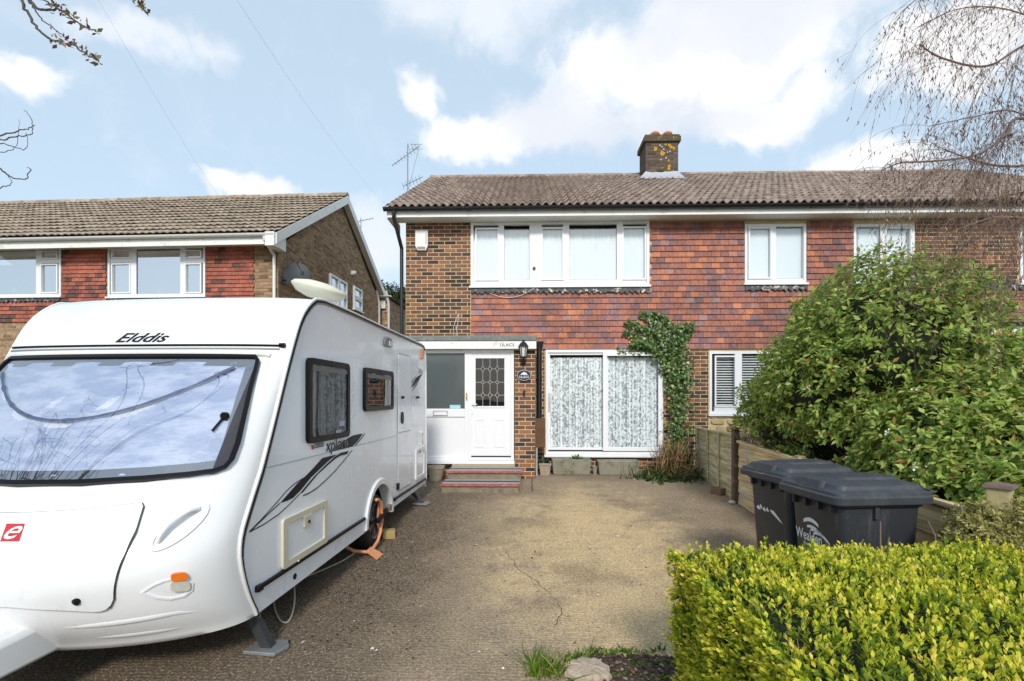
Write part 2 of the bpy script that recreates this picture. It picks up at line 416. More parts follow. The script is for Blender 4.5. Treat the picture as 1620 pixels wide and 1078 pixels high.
def brick_unit(mat, name='brick'):
    m = MB(); c = .025; d = .02     # unit face 1 x 1 facing -y with an arrised edge, 0.02 deep
    V = [(0, d, 0), (1, d, 0), (1, d, 1), (0, d, 1), (0, -.004, 0), (1, -.004, 0), (1, -.004, 1), (0, -.004, 1), (c, -.008, .06), (1 - c, -.008, .06), (1 - c, -.008, .94), (c, -.008, .94)]
    F = [(8, 9, 10, 11), (4, 5, 9, 8), (5, 6, 10, 9), (6, 7, 11, 10), (7, 4, 8, 11), (0, 1, 5, 4), (1, 2, 6, 5), (2, 3, 7, 6), (3, 0, 4, 7)]
    m.add(V, F); return unit_mesh(name, m, mat)
BRICK = brick_unit(brick_m)
def tile_unit(mat):
    m = MB(); m.add([(0, -.034, 0), (1, -.034, 0), (1, -.008, 1.12), (0, -.008, 1.12), (0, .0, 0), (1, .0, 0), (1, .0, 1.12), (0, .0, 1.12)],
                    [(0, 1, 2, 3), (0, 4, 5, 1), (1, 5, 6, 2), (3, 7, 4, 0)]); return unit_mesh('wall_tile', m, mat)
TILE = tile_unit(tile_m); TILE_RED = tile_unit(tile_red)

def holed_wall(mb, x0, x1, z0, z1, Y, holes, th=.28):
    """front sheet of a wall with openings and reveals"""
    xs = sorted({x0, x1, *[min(max(h[i], x0), x1) for h in holes for i in (0, 1)]}); zs = sorted({z0, z1, *[min(max(h[i], z0), z1) for h in holes for i in (2, 3)]})
    for i in range(len(xs) - 1):
        for j in range(len(zs) - 1):
            xm, zm = (xs[i] + xs[i + 1]) / 2, (zs[j] + zs[j + 1]) / 2
            if any(h[0] < xm < h[1] and h[2] < zm < h[3] for h in holes): continue
            mb.add([(xs[i], Y, zs[j]), (xs[i + 1], Y, zs[j]), (xs[i + 1], Y, zs[j + 1]), (xs[i], Y, zs[j + 1])], [(0, 1, 2, 3)])
    for (a, b, c, d) in holes:
        V = [(a, Y, c), (b, Y, c), (b, Y, d), (a, Y, d), (a, Y + th, c), (b, Y + th, c), (b, Y + th, d), (a, Y + th, d)]
        mb.add(V, [(0, 4, 5, 1), (1, 5, 6, 2), (2, 6, 7, 3), (3, 7, 4, 0)])

def frame(mb, x0, x1, z0, z1, t, y0, y1):
    mb.box(x0, x1, y0, y1, z0, z0 + t); mb.box(x0, x1, y0, y1, z1 - t, z1); mb.box(x0, x0 + t, y0, y1, z0 + t, z1 - t); mb.box(x1 - t, x1, y0, y1, z0 + t, z1 - t)
def wavy(x0, x1, z0, z1, Y, amp, waves, seed=0, nu=60):
    rr = random.Random(seed); ph = [rr.uniform(0, 6.28) for _ in range(4)]
    def fn(u, v):
        x = x0 + (x1 - x0) * u; z = z0 + (z1 - z0) * v
        a = amp * (math.sin(u * waves * 6.283 + ph[0] + .3 * v) + .5 * math.sin(u * waves * 2.7 * 6.283 + ph[1] + .5 * v) + .4 * math.sin(u * waves * .4 * 6.283 + ph[2]))
        return (x, Y + a, z)
    return MB().grid(fn, nu, 4)

def casement(parent, Y, x0, x1, z0, z1, panes, name='window', ft=.05, sash=True, glassm=None, curtain='net', keep=True, sill=True, curtain_m=None, dy=0.0, transoms=None, seed=0):
    """upvc window: outer frame, mullions and sashes; panes, curtain and sill are its sub-parts. panes = [(xa, xb, za, zb, sash?)]"""
    y0, y1 = Y - .015 + dy, Y + .06 + dy; m = MB(); eps = .006
    frame(m, x0, x1, z0, z1, ft, y0, y1)
    # bars between panes
    cols = sorted({(p[0], p[1]) for p in panes}); 
    for a, b in zip(cols[:-1], cols[1:]):
        if b[0] - a[1] > .02: m.box(a[1] - .004, b[0] + .004, y0 + .002, y1 - .002, z0 + ft, z1 - ft)
    for (xa, xb, za, zb, sa) in panes:
        if sa:
            frame(m, xa - .012, xb + .012, za - .012, zb + .012, .03 if not isinstance(sa, float) else sa, y0 - .018, y0 + .03)
    # fill between pane and outer frame
    for (xa, xb, za, zb, sa) in panes:
        m.box(xa - .012, xb + .012, y0 + .004, y1 - .004, z0 + ft, max(za, z0 + ft + .004)) if za > z0 + ft + .004 and not any(q is not None and q[0] == xa and q[3] < za for q in panes) else None
    w = m.build(name, white_upvc, parent, keep=keep)
    for i, (xa, xb, za, zb, sa) in enumerate(panes):
        gs = MB().box(xa - .004, xb + .004, Y + .012 + dy, Y + .022 + dy, za - .004, zb + .004).build('pane', glassm or glass, w, keep=keep)
        gask = MB(); frame(gask, xa, xb, za, zb, .008, Y + .004 + dy, Y + .011 + dy); gask.build('gasket', black_plastic, w, keep=keep)
    if curtain == 'net':
        wavy(x0 + .03, x1 - .03, z0 + .03, z1 - .13, Y + .06 + dy, .008, (x1 - x0) * 9, seed, 140).build('net_curtain', curtain_m or net_m, w, smooth=True, keep=keep, fix=False)
    elif curtain == 'blind':
        wavy(x0 + .03, x1 - .03, z0 + .03, z1 - .06, Y + .05 + dy, .002, 3, seed, 20).build('blind', blind_m, w, smooth=True, keep=keep, fix=False)
    if sill: MB().box(x0 - .03, x1 + .03, Y - .06 + dy, Y + .03 + dy, z0 - .045, z0 - .003).build('sill', white_upvc, w, keep=keep, bevel=.006)
    return w

# ================================================================== THE SETTING
def ground_mat():
    t = NT('driveway_concrete'); P = t.coord(False); sx = t.n('ShaderNodeSeparateXYZ'); t.l(P, sx.inputs[0])
    big = t.noise(.6, 4, .6, P); med = t.noise(1.9, 6, .68, P); sm = t.noise(7, 5, .7, P); fine = t.noise(45, 3, .75, P)
    sand = (.64, .47, .26, 1); grey = (.34, .26, .175, 1); dark = (.14, .105, .072, 1)
    # old wear pattern: sandy in the middle of the drive, darker and dirtier towards the caravan, the fence and the road
    dx = t.math('SUBTRACT', sx.outputs[0], .75); dy = t.math('MULTIPLY', t.math('SUBTRACT', sx.outputs[1], 5.6), .42)
    rr = t.math('SQRT', t.math('ADD', t.math('MULTIPLY', dx, dx), t.math('MULTIPLY', dy, dy)))
    rr = t.math('ADD', rr, t.math('ADD', t.math('MULTIPLY', t.math('SUBTRACT', med, .5), 2.2), t.math('MULTIPLY', t.math('SUBTRACT', sm, .5), .9)))
    c = t.mix(t.mr(rr, .35, 1.6), sand, grey)
    c = t.mix(t.math('MULTIPLY', t.mr(big, .46, .64), .5), c, dark)
    c = t.mix(t.math('MULTIPLY', t.mr(med, .54, .72), .6), c, (.24, .185, .12, 1))
    edge = t.math('ADD', t.math('ABSOLUTE', t.math('ADD', sx.outputs[0], 2.3)), t.math('MULTIPLY', t.math('SUBTRACT', med, .5), 1.6))
    c = t.mix(t.mr(edge, 2.0, 1.0), c, dark)                      # soil and moss washed along the caravan
    c = t.mix(t.math('MULTIPLY', t.mr(sm, .56, .72), .5), c, (.26, .20, .135, 1))
    vo = t.n('ShaderNodeTexVoronoi'); vo.inputs['Scale'].default_value = 95; t.l(P, vo.inputs['Vector'])
    sepc = t.n('ShaderNodeSeparateColor'); t.l(vo.outputs['Color'], sepc.inputs[0])
    agg = t.mr(vo.outputs['Distance'], .55, .30)
    stone = t.ramp(sepc.outputs[0], [(0, (.07, .055, .045, 1)), (.25, (.22, .165, .115, 1)), (.7, (.48, .37, .24, 1)), (.95, (.55, .46, .34, 1)), (1, (.72, .66, .58, 1))])
    c = t.mix(t.math('MULTIPLY', agg, t.mr(fine, .38, .62, .1, .75)), c, stone)
    c = t_scale(t, c, t.mr(fine, .28, .72, .62, 1.4))
    h = t.math('ADD', t.math('MULTIPLY', agg, .6), fine)
    w = t.n('ShaderNodeTexWave'); w.wave_type = 'BANDS'; w.bands_direction = 'Y'; w.inputs['Scale'].default_value = 9; w.inputs['Distortion'].default_value = 3; w.inputs['Detail'].default_value = 3; t.l(P, w.inputs['Vector'])
    h = t.math('ADD', h, t.math('MULTIPLY', w.outputs['Fac'], .35))
    t.pbr(c, .9, 0, t.bump(h, .7, .008), .25); return t.m
drive_m = ground_mat()
soil_m = pm('soil', (.055, .037, .028, 1), .95, .5, 22, 1.0, 45, dirt=(.13, .085, .06, 1), dirt_s=40, dirt_lo=.5, dirt_hi=.65)
grassy = pm('garden_earth', (.07, .075, .03, 1), .95, .5, 6, .9, 20, dirt=(.10, .075, .045, 1), dirt_s=2)
def sheet(name, x0, x1, y0, y1, mat, dz, nx=2, ny=60):
    o = MB().grid(lambda u, v: (x0 + (x1 - x0) * u, y0 + (y1 - y0) * v, gz(y0 + (y1 - y0) * v) + dz), nx, ny).build(name, mat, None, smooth=True); o['kind'] = 'structure'; return o
g = MB().add([(-400, -400, -.06), (400, -400, -.06), (400, 400, -.06), (-400, 400, -.06)], [(0, 1, 2, 3)]).build('ground', grassy); g['kind'] = 'structure'
drv = sheet('driveway', -7.5, 3.22, -6, 11.0, drive_m, 0, 4, 120)
sheet('garden_bed', 3.23, 14, 1.5, 11.0, grassy, .02)
soil_p = [c2w(.34, 3.24), c2w(.62, 3.27), c2w(.95, 3.22), c2w(4.5, 3.05), c2w(4.5, -.5), c2w(.55, -.5), c2w(.42, 2.7), c2w(.30, 3.05)]
so = MB().add([(p.x, p.y, .006) for p in soil_p], [tuple(range(len(soil_p)))]).build('soil_bed', soil_m); so['kind'] = 'structure'
# joint and crack in the concrete: dark dirt-filled lines
crack_m = pm('crack_dirt', (.025, .02, .012, 1), 1, .4, 30)
def ground_line(pts, w):
    m = MB(); q = []
    for i in range(len(pts) - 1):
        a, b = pts[i], pts[i + 1]; n = max(2, int((b - a).length / .05))
        q += [a.lerp(b, k / n) + Vector((R.uniform(-1, 1) * .011, R.uniform(-1, 1) * .011, 0)) for k in range(n)]
    q.append(pts[-1]); V = []
    for i, p in enumerate(q):
        d = (q[min(i + 1, len(q) - 1)] - q[max(i - 1, 0)]).normalized(); nn = Vector((-d.y, d.x, 0)); ww = w * R.uniform(.3, 1.2)
        V += [p + nn * ww, p - nn * ww]
    for p in V: p.z = gz(p.y) + .003
    m.add(V, [(2 * i, 2 * i + 1, 2 * i + 3, 2 * i + 2) for i in range(len(q) - 1)]); return m
def on_ground(px, py):
    d = pdir(px, py); z = 0.0
    for _ in range(8): k = (z - CH) / d.z; z = gz(d.y * k)
    return Vector((d.x * k, d.y * k, z))
m = ground_line([on_ground(*p) for p in ((797, 868), (820, 900), (850, 922), (878, 948), (890, 968), (878, 990))], .0028)
m.v and m.build('crack', crack_m, drv)
ground_line([on_ground(*p) for p in ((842, 757), (842, 778))], .008).build('joint', crack_m, drv)

# ================================================================== MAIN HOUSE (pair of semi-detached houses)
HY = 10.0
x_l = X_(642, HY); x_r = 11.75
z_eave = Z_(353, HY, 700)                      # underside of soffit at the wall
house = root('semi_detached_house', (x_l, HY, .17), 0, 'brick and tile-hung pair of semi-detached houses behind the caravan, with porch and chimney', 'house')
HW = lambda px: X_(px, HY)
HZ = lambda py, px=900: Z_(py, HY, px)
zt = z_eave
up_l = (HW(745), HW(1027), HZ(452), zt - .002); up_m = (HW(1178), HW(1275), HZ(448, 1220), HZ(355, 1220)); up_r = (HW(1350), HW(1446), HZ(448, 1400), HZ(355, 1400)); up_rr = (HW(1613), HW(1700), HZ(448, 1620), HZ(355, 1620))
pat = (HW(863), HW(1048), HZ(719), HZ(554)); lo_r = (HW(1122), HW(1222), HZ(655, 1150), HZ(556, 1150))
holes = [up_l, up_m, up_r, up_rr, pat, lo_r]
m = MB(); holed_wall(m, x_l, x_r, -.1, zt, HY, holes)
YB = HY + 8.6
m.add([(x_l, HY, -.1), (x_l, YB, -.1), (x_l, YB, zt), (x_l, HY + 4.3, zt + 2.4), (x_l, HY, zt)], [(0, 1, 2, 3, 4)])
m.add([(x_r, HY, -.1), (x_r, YB, -.1), (x_r, YB, zt), (x_r, HY + 4.3, zt + 2.4), (x_r, HY, zt)], [(4, 3, 2, 1, 0)])
m.add([(x_l, YB, -.1), (x_r, YB, -.1), (x_r, YB, zt), (x_l, YB, zt)], [(0, 1, 2, 3)])
m.build('wall', mortar, house, fix=False)
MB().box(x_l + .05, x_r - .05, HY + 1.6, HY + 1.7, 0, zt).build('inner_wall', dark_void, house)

# --- bricks
tile_x0 = HW(745); zt_b = HZ(553, 900)        # bottom edge of the tile hanging
bp, bz = .2286, .0762; BG = .0145
items = courses(x_l, tile_x0 - .005, Z_(545, HY), zt, bp, bz, BG)
pier_zone = courses(HW(1049), HW(1121), .12, zt_b - .01, bp, bz, BG)
items2 = courses(HW(848), HW(862), .2, zt_b, bp, bz, BG) + courses(HW(862), HW(1049), .17, HZ(722), bp, bz, BG)
items3 = courses(HW(1447), HW(1612), HZ(449, 1500), zt, bp, bz, BG)
allb = items + pier_zone + items3 + items2
lay(allb, BRICK, house, 'brick', 300, lambda it: ((it[0], HY + R.uniform(-.0015, .0015), it[2]), (0, 0, 0), (it[1] - it[0], 1, it[3] - it[2])))
# --- hanging tiles
tp, tz = .1655, .1125
th_holes = [(up_l[0], up_l[1] + .012, HZ(462), 9), (up_m[0] - .008, up_m[1] + .008, HZ(458, 1220), 9), (up_r[0] - .008, up_r[1] + .008, HZ(458, 1400), 9)]
tiles = courses(tile_x0, HW(1446), zt_b, zt, tp, tz, .004, th_holes, minw=.04)
tx = HW(940)
def tl(it):
    k = R.uniform(-.002, .002); return ((it[0], HY - .005 + R.uniform(-.002, .001), it[2]), (R.uniform(-.006, .006), R.uniform(-.006, .006), 0), (it[1] - it[0], 1, it[3] - it[2] + .004))
lay(tiles, TILE, house, 'hanging_tile', 300, tl, key=lambda it: abs(it[0] - tx) + (0 if it[2] < HZ(462) else 1.2))
# --- lead flashing under the windows, with a scalloped lower edge
def flashing(x0, x1, z1, h, y, parent, seed=0, keep=True):
    rr = random.Random(seed); n = int((x1 - x0) / .035); V = []
    for i in range(n + 1):
        x = x0 + (x1 - x0) * i / n; zz = z1 - h * (1 + .22 * math.sin(i * 2.1) + rr.uniform(-.2, .2))
        V += [(x, y - .004, z1 + .03), (x, y - .022 + rr.uniform(-.006, .006), (z1 + zz) / 2), (x, y - .05 + rr.uniform(-.012, .006), zz)]
    F = []
    for i in range(n): F += [(3 * i, 3 * i + 1, 3 * i + 4, 3 * i + 3), (3 * i + 1, 3 * i + 2, 3 * i + 5, 3 * i + 4)]
    return MB().add(V, F).build('lead_flashing', lead_mat, parent, smooth=60, keep=keep, fix=False)
flashing(up_l[0], up_l[1] + .03, up_l[2] - .05, .10, HY - .012, house, 1); flashing(up_m[0], up_m[1] + .02, up_m[2] - .05, .10, HY - .012, house, 2); flashing(up_r[0], up_r[1], up_r[2] - .05, .1, HY - .012, house, 3)
# --- windows of the upper floor
pz0, pz1 = HZ(443), HZ(361)
pn = [(HW(753), HW(789)), (HW(797), HW(838)), (HW(857), HW(891)), (HW(900), HW(976)), (HW(985), HW(1021))]
wl = casement(house, HY, *up_l, [(a, b, pz0, pz1, i in (0, 2, 4)) for i, (a, b) in enumerate(pn)], glassm=glass, seed=2)
MB().lathe([(0, -.01), (.03, -.01), (.03, .01), (0, .01)], 12, Matrix.Translation((HW(845), HY - .03, HZ(425))) @ Matrix.Rotation(math.pi / 2, 4, 'X')).build('vent_hole', black_plastic, wl)
casement(house, HY, *up_m, [(HW(1184), HW(1219), HZ(441, 1200), HZ(361, 1200), True), (HW(1227), HW(1269), HZ(441, 1240), HZ(361, 1240), False)], curtain='blind')
casement(house, HY, *up_r, [(HW(1356), HW(1392), HZ(441, 1380), HZ(361, 1380), False), (HW(1400), HW(1440), HZ(441, 1420), HZ(361, 1420), True)], curtain='blind')
casement(house, HY, *up_rr, [(HW(1620), HW(1655), HZ(441, 1640), HZ(361, 1640), True), (HW(1663), HW(1692), HZ(441, 1640), HZ(361, 1640), False)], curtain='blind')
# --- patio doors with lace curtains
def lace_mat():
    t = NT('lace_curtain'); g_ = t.n('ShaderNodeNewGeometry'); mp = t.n('ShaderNodeMapping'); t.l(g_.outputs['Position'], mp.inputs[0]); mp.inputs['Scale'].default_value = (1.25, .3, 1)
    n1 = t.noise(21, 2, .55, mp.outputs[0]); n2 = t.noise(70, 2, .5, mp.outputs[0])
    v = t.n('ShaderNodeTexVoronoi'); v.inputs['Scale'].default_value = 30; v.feature = 'DISTANCE_TO_EDGE'; t.l(mp.outputs[0], v.inputs['Vector'])
    a = t.math('ADD', t.math('ADD', n1, t.math('MULTIPLY', n2, .45)), t.math('MULTIPLY', v.outputs['Distance'], .45))
    fo = t.n('ShaderNodeTexNoise'); fo.inputs['Scale'].default_value = 1.0; mp2 = t.n('ShaderNodeMapping'); t.l(g_.outputs['Position'], mp2.inputs[0]); mp2.inputs['Scale'].default_value = (26, 0, .25); t.l(mp2.outputs[0], fo.inputs['Vector'])
    a = t.math('ADD', a, t.math('MULTIPLY', t.math('SUBTRACT', fo.outputs['Fac'], .5), .55)); al = t.mr(a, .64, .82, .38, .98)
    t.pbr((.86, .88, .88, 1), .9, 0, None, .2, alpha=al); return t.m
lace = lace_mat()
m = MB(); px0, px1, pzb, pzt = pat; frame(m, px0, px1, pzb, pzt, .055, HY - .05, HY + .10)
frame(m, HW(866), HW(962), HZ(712), HZ(558), .05, HY - .02, HY + .03)
pw = m.build('patio_door', white_upvc, house, bevel=.004)
m = MB(); frame(m, HW(953), HW(1046), HZ(713), HZ(558), .075, HY - .085, HY - .04); m.build('sliding_sash', white_upvc, pw, bevel=.004)
MB().box(HW(874), HW(955), HY - .003, HY + .008, HZ(704), HZ(565)).build('pane', glass_clear, pw)
MB().box(HW(961), HW(1040), HY - .066, HY - .056, HZ(706), HZ(565)).build('pane', glass_clear, pw)
wavy(HW(868), HW(957), HZ(708), HZ(566), HY + .05, .02, 11, 5, 160).build('lace_curtain', lace, pw, smooth=True, fix=False)
wavy(HW(957), HW(1046), HZ(708), HZ(566), HY + .05, .02, 12, 6, 160).build('lace_curtain', lace, pw, smooth=True, fix=False)
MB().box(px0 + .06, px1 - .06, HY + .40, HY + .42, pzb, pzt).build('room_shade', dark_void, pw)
mh = MB(); mh.xz(rrect(HW(869) - .02, HW(869) + .02, HZ(650), HZ(622), .015), HY - .065, HY - .05); mh.tube([(HW(869), HY - .07, HZ(644)), (HW(869), HY - .09, HZ(636)), (HW(869), HY - .07, HZ(628))], .01, 6); mh.build('handle', pm('handle_grey', (.55, .55, .55, 1), .4), pw)
MB().box(px0 - .03, px1 + .02, HY - .10, HY + .02, pzb - .05, pzb - .003).build('sill', white_upvc, pw, bevel=.006)
# --- lower right window with venetian blinds, rubble stone below
lw = casement(house, HY, *lo_r, [(HW(1131), HW(1163), HZ(643, 1150), HZ(564, 1150), True), (HW(1173), HW(1212), HZ(643, 1190), HZ(563, 1190), False)], curtain=None, glassm=glass_clear)
sl = MB().add([(0, 0, 0), (1, 0, 0), (1, .018, .016), (0, .018, .016), (0, 0, -.0015), (1, 0, -.0015), (1, .018, .0145), (0, .018, .0145)], [(0, 1, 2, 3), (7, 6, 5, 4), (0, 4, 5, 1), (2, 6, 7, 3)])
slat = unit_mesh('blind_slat', sl, pm('blind_slat_white', (.78, .78, .76, 1), .5, .03))
for a, b in ((HW(1131), HW(1163)), (HW(1171), HW(1214))):
    for k in range(20):
        o = obj_link('blind_slat', slat, lw); o.location = (a, HY + .05, HZ(642, 1150) + .012 + k * .05); o.scale = (b - a, 1, 1)
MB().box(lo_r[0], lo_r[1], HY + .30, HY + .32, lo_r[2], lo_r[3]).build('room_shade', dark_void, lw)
stone_m = pm('rubble_stone', (.46, .35, .19, 1), .9, .35, 7, .8, 25, rnd=.35, dirt=(.55, .5, .42, 1), dirt_s=4, dirt_lo=.55, dirt_hi=.7)
rr = random.Random(4); zb = .12; row = 0
while zb < lo_r[2] - .06:
    h = rr.uniform(.11, .17); h = min(h, lo_r[2] - .055 - zb); x = HW(1122) + rr.uniform(-.1, 0)
    while x < HW(1240):
        w = rr.uniform(.16, .34); xa, xb = max(x, HW(1122)) + .008, x + w - .008
        if xb - xa > .05:
            P = []; n = 11
            for k in range(n):
                a = 2 * math.pi * k / n; ca, sa = math.cos(a), math.sin(a); e = .55
                P.append(((xa + xb) / 2 + (xb - xa) / 2 * math.copysign(abs(ca) ** e, ca) * rr.uniform(.9, 1), zb + h / 2 + (h / 2 - .007) * math.copysign(abs(sa) ** e, sa) * rr.uniform(.82, 1)))
            cx, cz = (xa + xb) / 2, zb + h / 2; pr = rr.uniform(.02, .045)
            V = [(p[0], HY + .005, p[1]) for p in P] + [(cx + (p[0] - cx) * .82, HY - pr * rr.uniform(.8, 1.1), cz + (p[1] - cz) * .78) for p in P]
            MB().add(V, [(i, (i + 1) % n, n + (i + 1) % n, n + i) for i in range(n)] + [tuple(range(n, 2 * n))]).build('stone', stone_m, house, fix=True)
        x += w
    zb += h; row += 1

# --- eaves, gutter, roof
fy = 9.65
zf0 = Z_(343, fy, 800); zf1 = Z_(332, fy, 800)
ex0 = X_(614, fy) ; ex1 = x_r + .3
MB().box(ex0, ex1, fy, HY - .004, zt + .002, zt + .022).build('soffit', soffit_paint, house)
MB().box(ex0, ex1, fy - .022, fy - .001, zf0, zf1 + .05).build('fascia', white_paint, house)
MB().box(ex0 - .02, ex0 - .001, fy - .02, HY + .6, zf0 - .02, zf1 + .04).build('box_end', white_paint, house)
gy = fy - .085; gzz = Z_(329, gy, 900)
def half_round(x0, x1, y, z, r, name, mat, parent, keep=True):
    P = [(y + r * math.cos(a), z + r * math.sin(a)) for a in [math.pi + math.pi * k / 10 for k in range(11)]] + [(y + (r - .006) * math.cos(a), z + (r - .006) * math.sin(a)) for a in [2 * math.pi - math.pi * k / 10 for k in range(11)]]
    return MB().yz(P, x0, x1).build(name, mat, parent, smooth=True, keep=keep)
gut = half_round(ex0 - .05, ex1, gy, gzz + .03, .062, 'gutter', black_plastic, house)
MB().yz([(gy + .065 * math.cos(math.pi * (1 + k / 10)), gzz + .032 + .066 * math.sin(math.pi * (1 + k / 10))) for k in range(11)], ex0 - .065, ex0 - .045).build('end_cap', black_plastic, gut)
for k in range(16):
    x = ex0 + .6 + k * .92
    MB().yz([(gy + .07 * math.cos(math.pi * (1 + q / 8)), gzz + .03 + .07 * math.sin(math.pi * (1 + q / 8))) for q in range(9)], x, x + (.09 if k % 4 == 1 else .03)).build('gutter_bracket', black_plastic, gut)
dp = MB(); xd = x_l - .075; dp.tube([(X_(623, gy), gy, gzz - .03), (X_(623, gy), gy, gzz - .16), (xd, HY - .03, gzz - .62), (xd, HY - .03, gzz - .75), (xd, HY - .03, .2)], .036, 10); dp.build('downpipe', black_plastic, house, smooth=True)
# roof plane
ry, rz_ = 14.25, Z_(278, 14.25, 1100); ey, ez = fy - .05, Z_(329, fy - .05, 900) + .035
SL = math.atan2(rz_ - ez, ry - ey); slen = math.hypot(rz_ - ez, ry - ey)
rx0, rx1 = X_(609, ey), x_r + .35
m = MB()
m.add([(rx0 + .02, ey, ez - .03), (rx1, ey, ez - .03), (rx1, ry, rz_ - .03), (rx0 + .02, ry, rz_ - .03)], [(0, 1, 2, 3)])
m.add([(rx0 + .02, ry, rz_ - .03), (rx1, ry, rz_ - .03), (rx1, 2 * ry - ey, ez - .03), (rx0 + .02, 2 * ry - ey, ez - .03)], [(0, 1, 2, 3)])
roof = m.build('roof', roof_m, house, fix=False)
for xx in (rx0, rx1):   # verge undercloak
    MB().add([(xx, ey, ez - .07), (xx + .03, ey, ez - .07), (xx + .03, ry, rz_ - .07), (xx, ry, rz_ - .07), (xx, ey, ez - .01), (xx + .03, ey, ez - .01), (xx + .03, ry, rz_ - .01), (xx, ry, rz_ - .01)],
             [(0, 1, 2, 3), (4, 5, 6, 7), (0, 3, 7, 4), (1, 2, 6, 5), (0, 1, 5, 4)]).build('verge', pm('verge_mortar', (.3, .28, .25, 1), .9, .2), roof)
def rolltile(mat, w, amp, gauge, rolls=2, th=.016, lift=.03, seg=6):
    m = MB(); n = rolls * seg
    def pz(i):
        u = (i / seg) % 1.0; return amp * (.5 - .5 * math.cos(2 * math.pi * u)) ** .85
    V = []
    for i in range(n + 1):
        x = w * i / n; V += [(x, 0, lift + pz(i)), (x, gauge * 1.12, pz(i) + .002), (x, 0.002, lift + pz(i) - th)]
    F = []
    for i in range(n): F += [(3 * i, 3 * i + 3, 3 * i + 4, 3 * i + 1), (3 * i, 3 * i + 2, 3 * i + 5, 3 * i + 3)]
    m.add(V, F)
    me = bpy.data.meshes.new('roof_tile'); me.from_pydata(m.v, [], m.f); me.materials.append(mat)
    me.polygons.foreach_set('use_smooth', [True] * len(me.polygons)); me.set_sharp_from_angle(angle=math.radians(50)); return me
gauge = slen / 15; tw = .30
RT = rolltile(roof_m, tw + .002, .060, gauge, 2, .020, .034)
its = [(i, j) for j in range(15) for i in range(int((rx1 - rx0) / tw) + 1)]
def rt(it):
    i, j = it; s = j * gauge
    return ((rx0 + i * tw, ey - .02 + s * math.cos(SL) + R.uniform(-.004, .004), ez - .02 + s * math.sin(SL) + R.uniform(-.002, .002)), (SL + R.uniform(-.006, .006), R.uniform(-.006, .006), R.uniform(-.006, .006)), (1, 1, 1))
lay(its, RT, roof, 'roof_tile', 300, rt, key=lambda it: it[1] * 1.0 + (20 if it[0] > 42 else 0))
ridge_me = MB().yz([(ry + .12 * math.cos(a), rz_ - .03 + .12 * math.sin(a)) for a in [math.pi * k / 8 for k in range(9)]], 0, .44)
ridge_u = unit_mesh('ridge_tile', ridge_me, roof_m)
k = rx0
while k < rx1 - .1:
    o = obj_link('ridge_tile', ridge_u, roof); o.location = (k, R.uniform(-.006, .006), R.uniform(-.006, .006)); k += .445
# chimney
cy = 13.35; cx0, cx1 = X_(1022, cy), X_(1073, cy); cz1 = Z_(213, cy, 1045)
ch = MB().box(cx0, cx1, cy, cy + .72, rz_ - .9, cz1 - .20).build('chimney', pm('chimney_mortar', (.14, .12, .09, 1), .95, .3, 8), house)
cb = courses(cx0, cx1, rz_ - .45, cz1 - .20, bp, bz, BG)
CB = brick_unit(chim_brick)
lay(cb, CB, ch, 'brick', 300, lambda it: ((it[0], cy, it[2]), (0, 0, 0), (it[1] - it[0], 1, it[3] - it[2])))
lay(courses(0, .72, rz_ - .45, cz1 - .20, bp, bz, BG), CB, ch, 'brick', 300, lambda it: ((cx0, cy + .72 - it[0], it[2]), (0, 0, -math.pi / 2), (it[1] - it[0], 1, it[3] - it[2])))
lich = NT('lichened_stone'); n_ = lich.noise(5, 6, .7); lich.pbr(lich.mix(lich.mr(n_, .52, .64), (.10, .085, .06, 1), (.38, .24, .03, 1)), .95, 0, lich.bump(lich.noise(40), .6, .01), .1)
MB().box(cx0 - .06, cx1 + .06, cy - .06, cy + .78, cz1 - .20, cz1 - .06).build('corbel', lich.m, ch, bevel=.012)
MB().box(cx0 - .035, cx1 + .035, cy - .035, cy + .755, cz1 - .06, cz1 - .005).build('capping', lich.m, ch, bevel=.02)
potm = pm('terracotta', (.42, .13, .06, 1), .8, .15, 8)
for px in (1036, 1056):
    MB().lathe([(.13, 0), (.12, .10), (.135, .12), (.12, .17), (.06, .21), (0, .215)], 20, Matrix.Translation((X_(px, cy + .25), cy + .25, cz1 - .02))).build('chimney_pot', potm, ch, smooth=True)
zroof = lambda y: ez + (y - ey) * math.tan(SL)
fl = MB(); rr = random.Random(8); xs = [cx0 - .16 + (cx1 - cx0 + .32) * k / 16 for k in range(17)]
V = []
for x in xs: V += [(x if cx0 < x < cx1 else min(max(x, cx0 - .02), cx1 + .02), cy - .012, zroof(cy) + .21 + rr.uniform(-.02, .02)), (x, cy - .03, zroof(cy - .03) + .075), (x + rr.uniform(-.02, .02), cy - .20 + rr.uniform(-.03, .03), zroof(cy - .2) + .07)]
F = []
for i in range(16): F += [(3 * i, 3 * i + 1, 3 * i + 4, 3 * i + 3), (3 * i + 1, 3 * i + 2, 3 * i + 5, 3 * i + 4)]
fl.add(V, F).build('lead_flashing', pm('pale_lead', (.40, .42, .46, 1), .5, .2, 10, .3, 20), ch, smooth=60, fix=False)
lm = pm('orange_lichen', (.50, .28, .02, 1), .95, .3, 30, .8, 60); lw_ = pm('pale_lichen', (.5, .5, .44, 1), .95, .2, 30)
rr = random.Random(15)
def lichen_patch(px, py, r, mat):
    c = aty(px, py, cy - .012); n = 12
    P = [(c.x + r * rr.uniform(.6, 1.2) * math.cos(2 * math.pi * k / n), c.z + r * rr.uniform(.6, 1.2) * math.sin(2 * math.pi * k / n)) for k in range(n)]
    MB().xz(P, cy - .014, cy - .004).build('lichen', mat, ch)
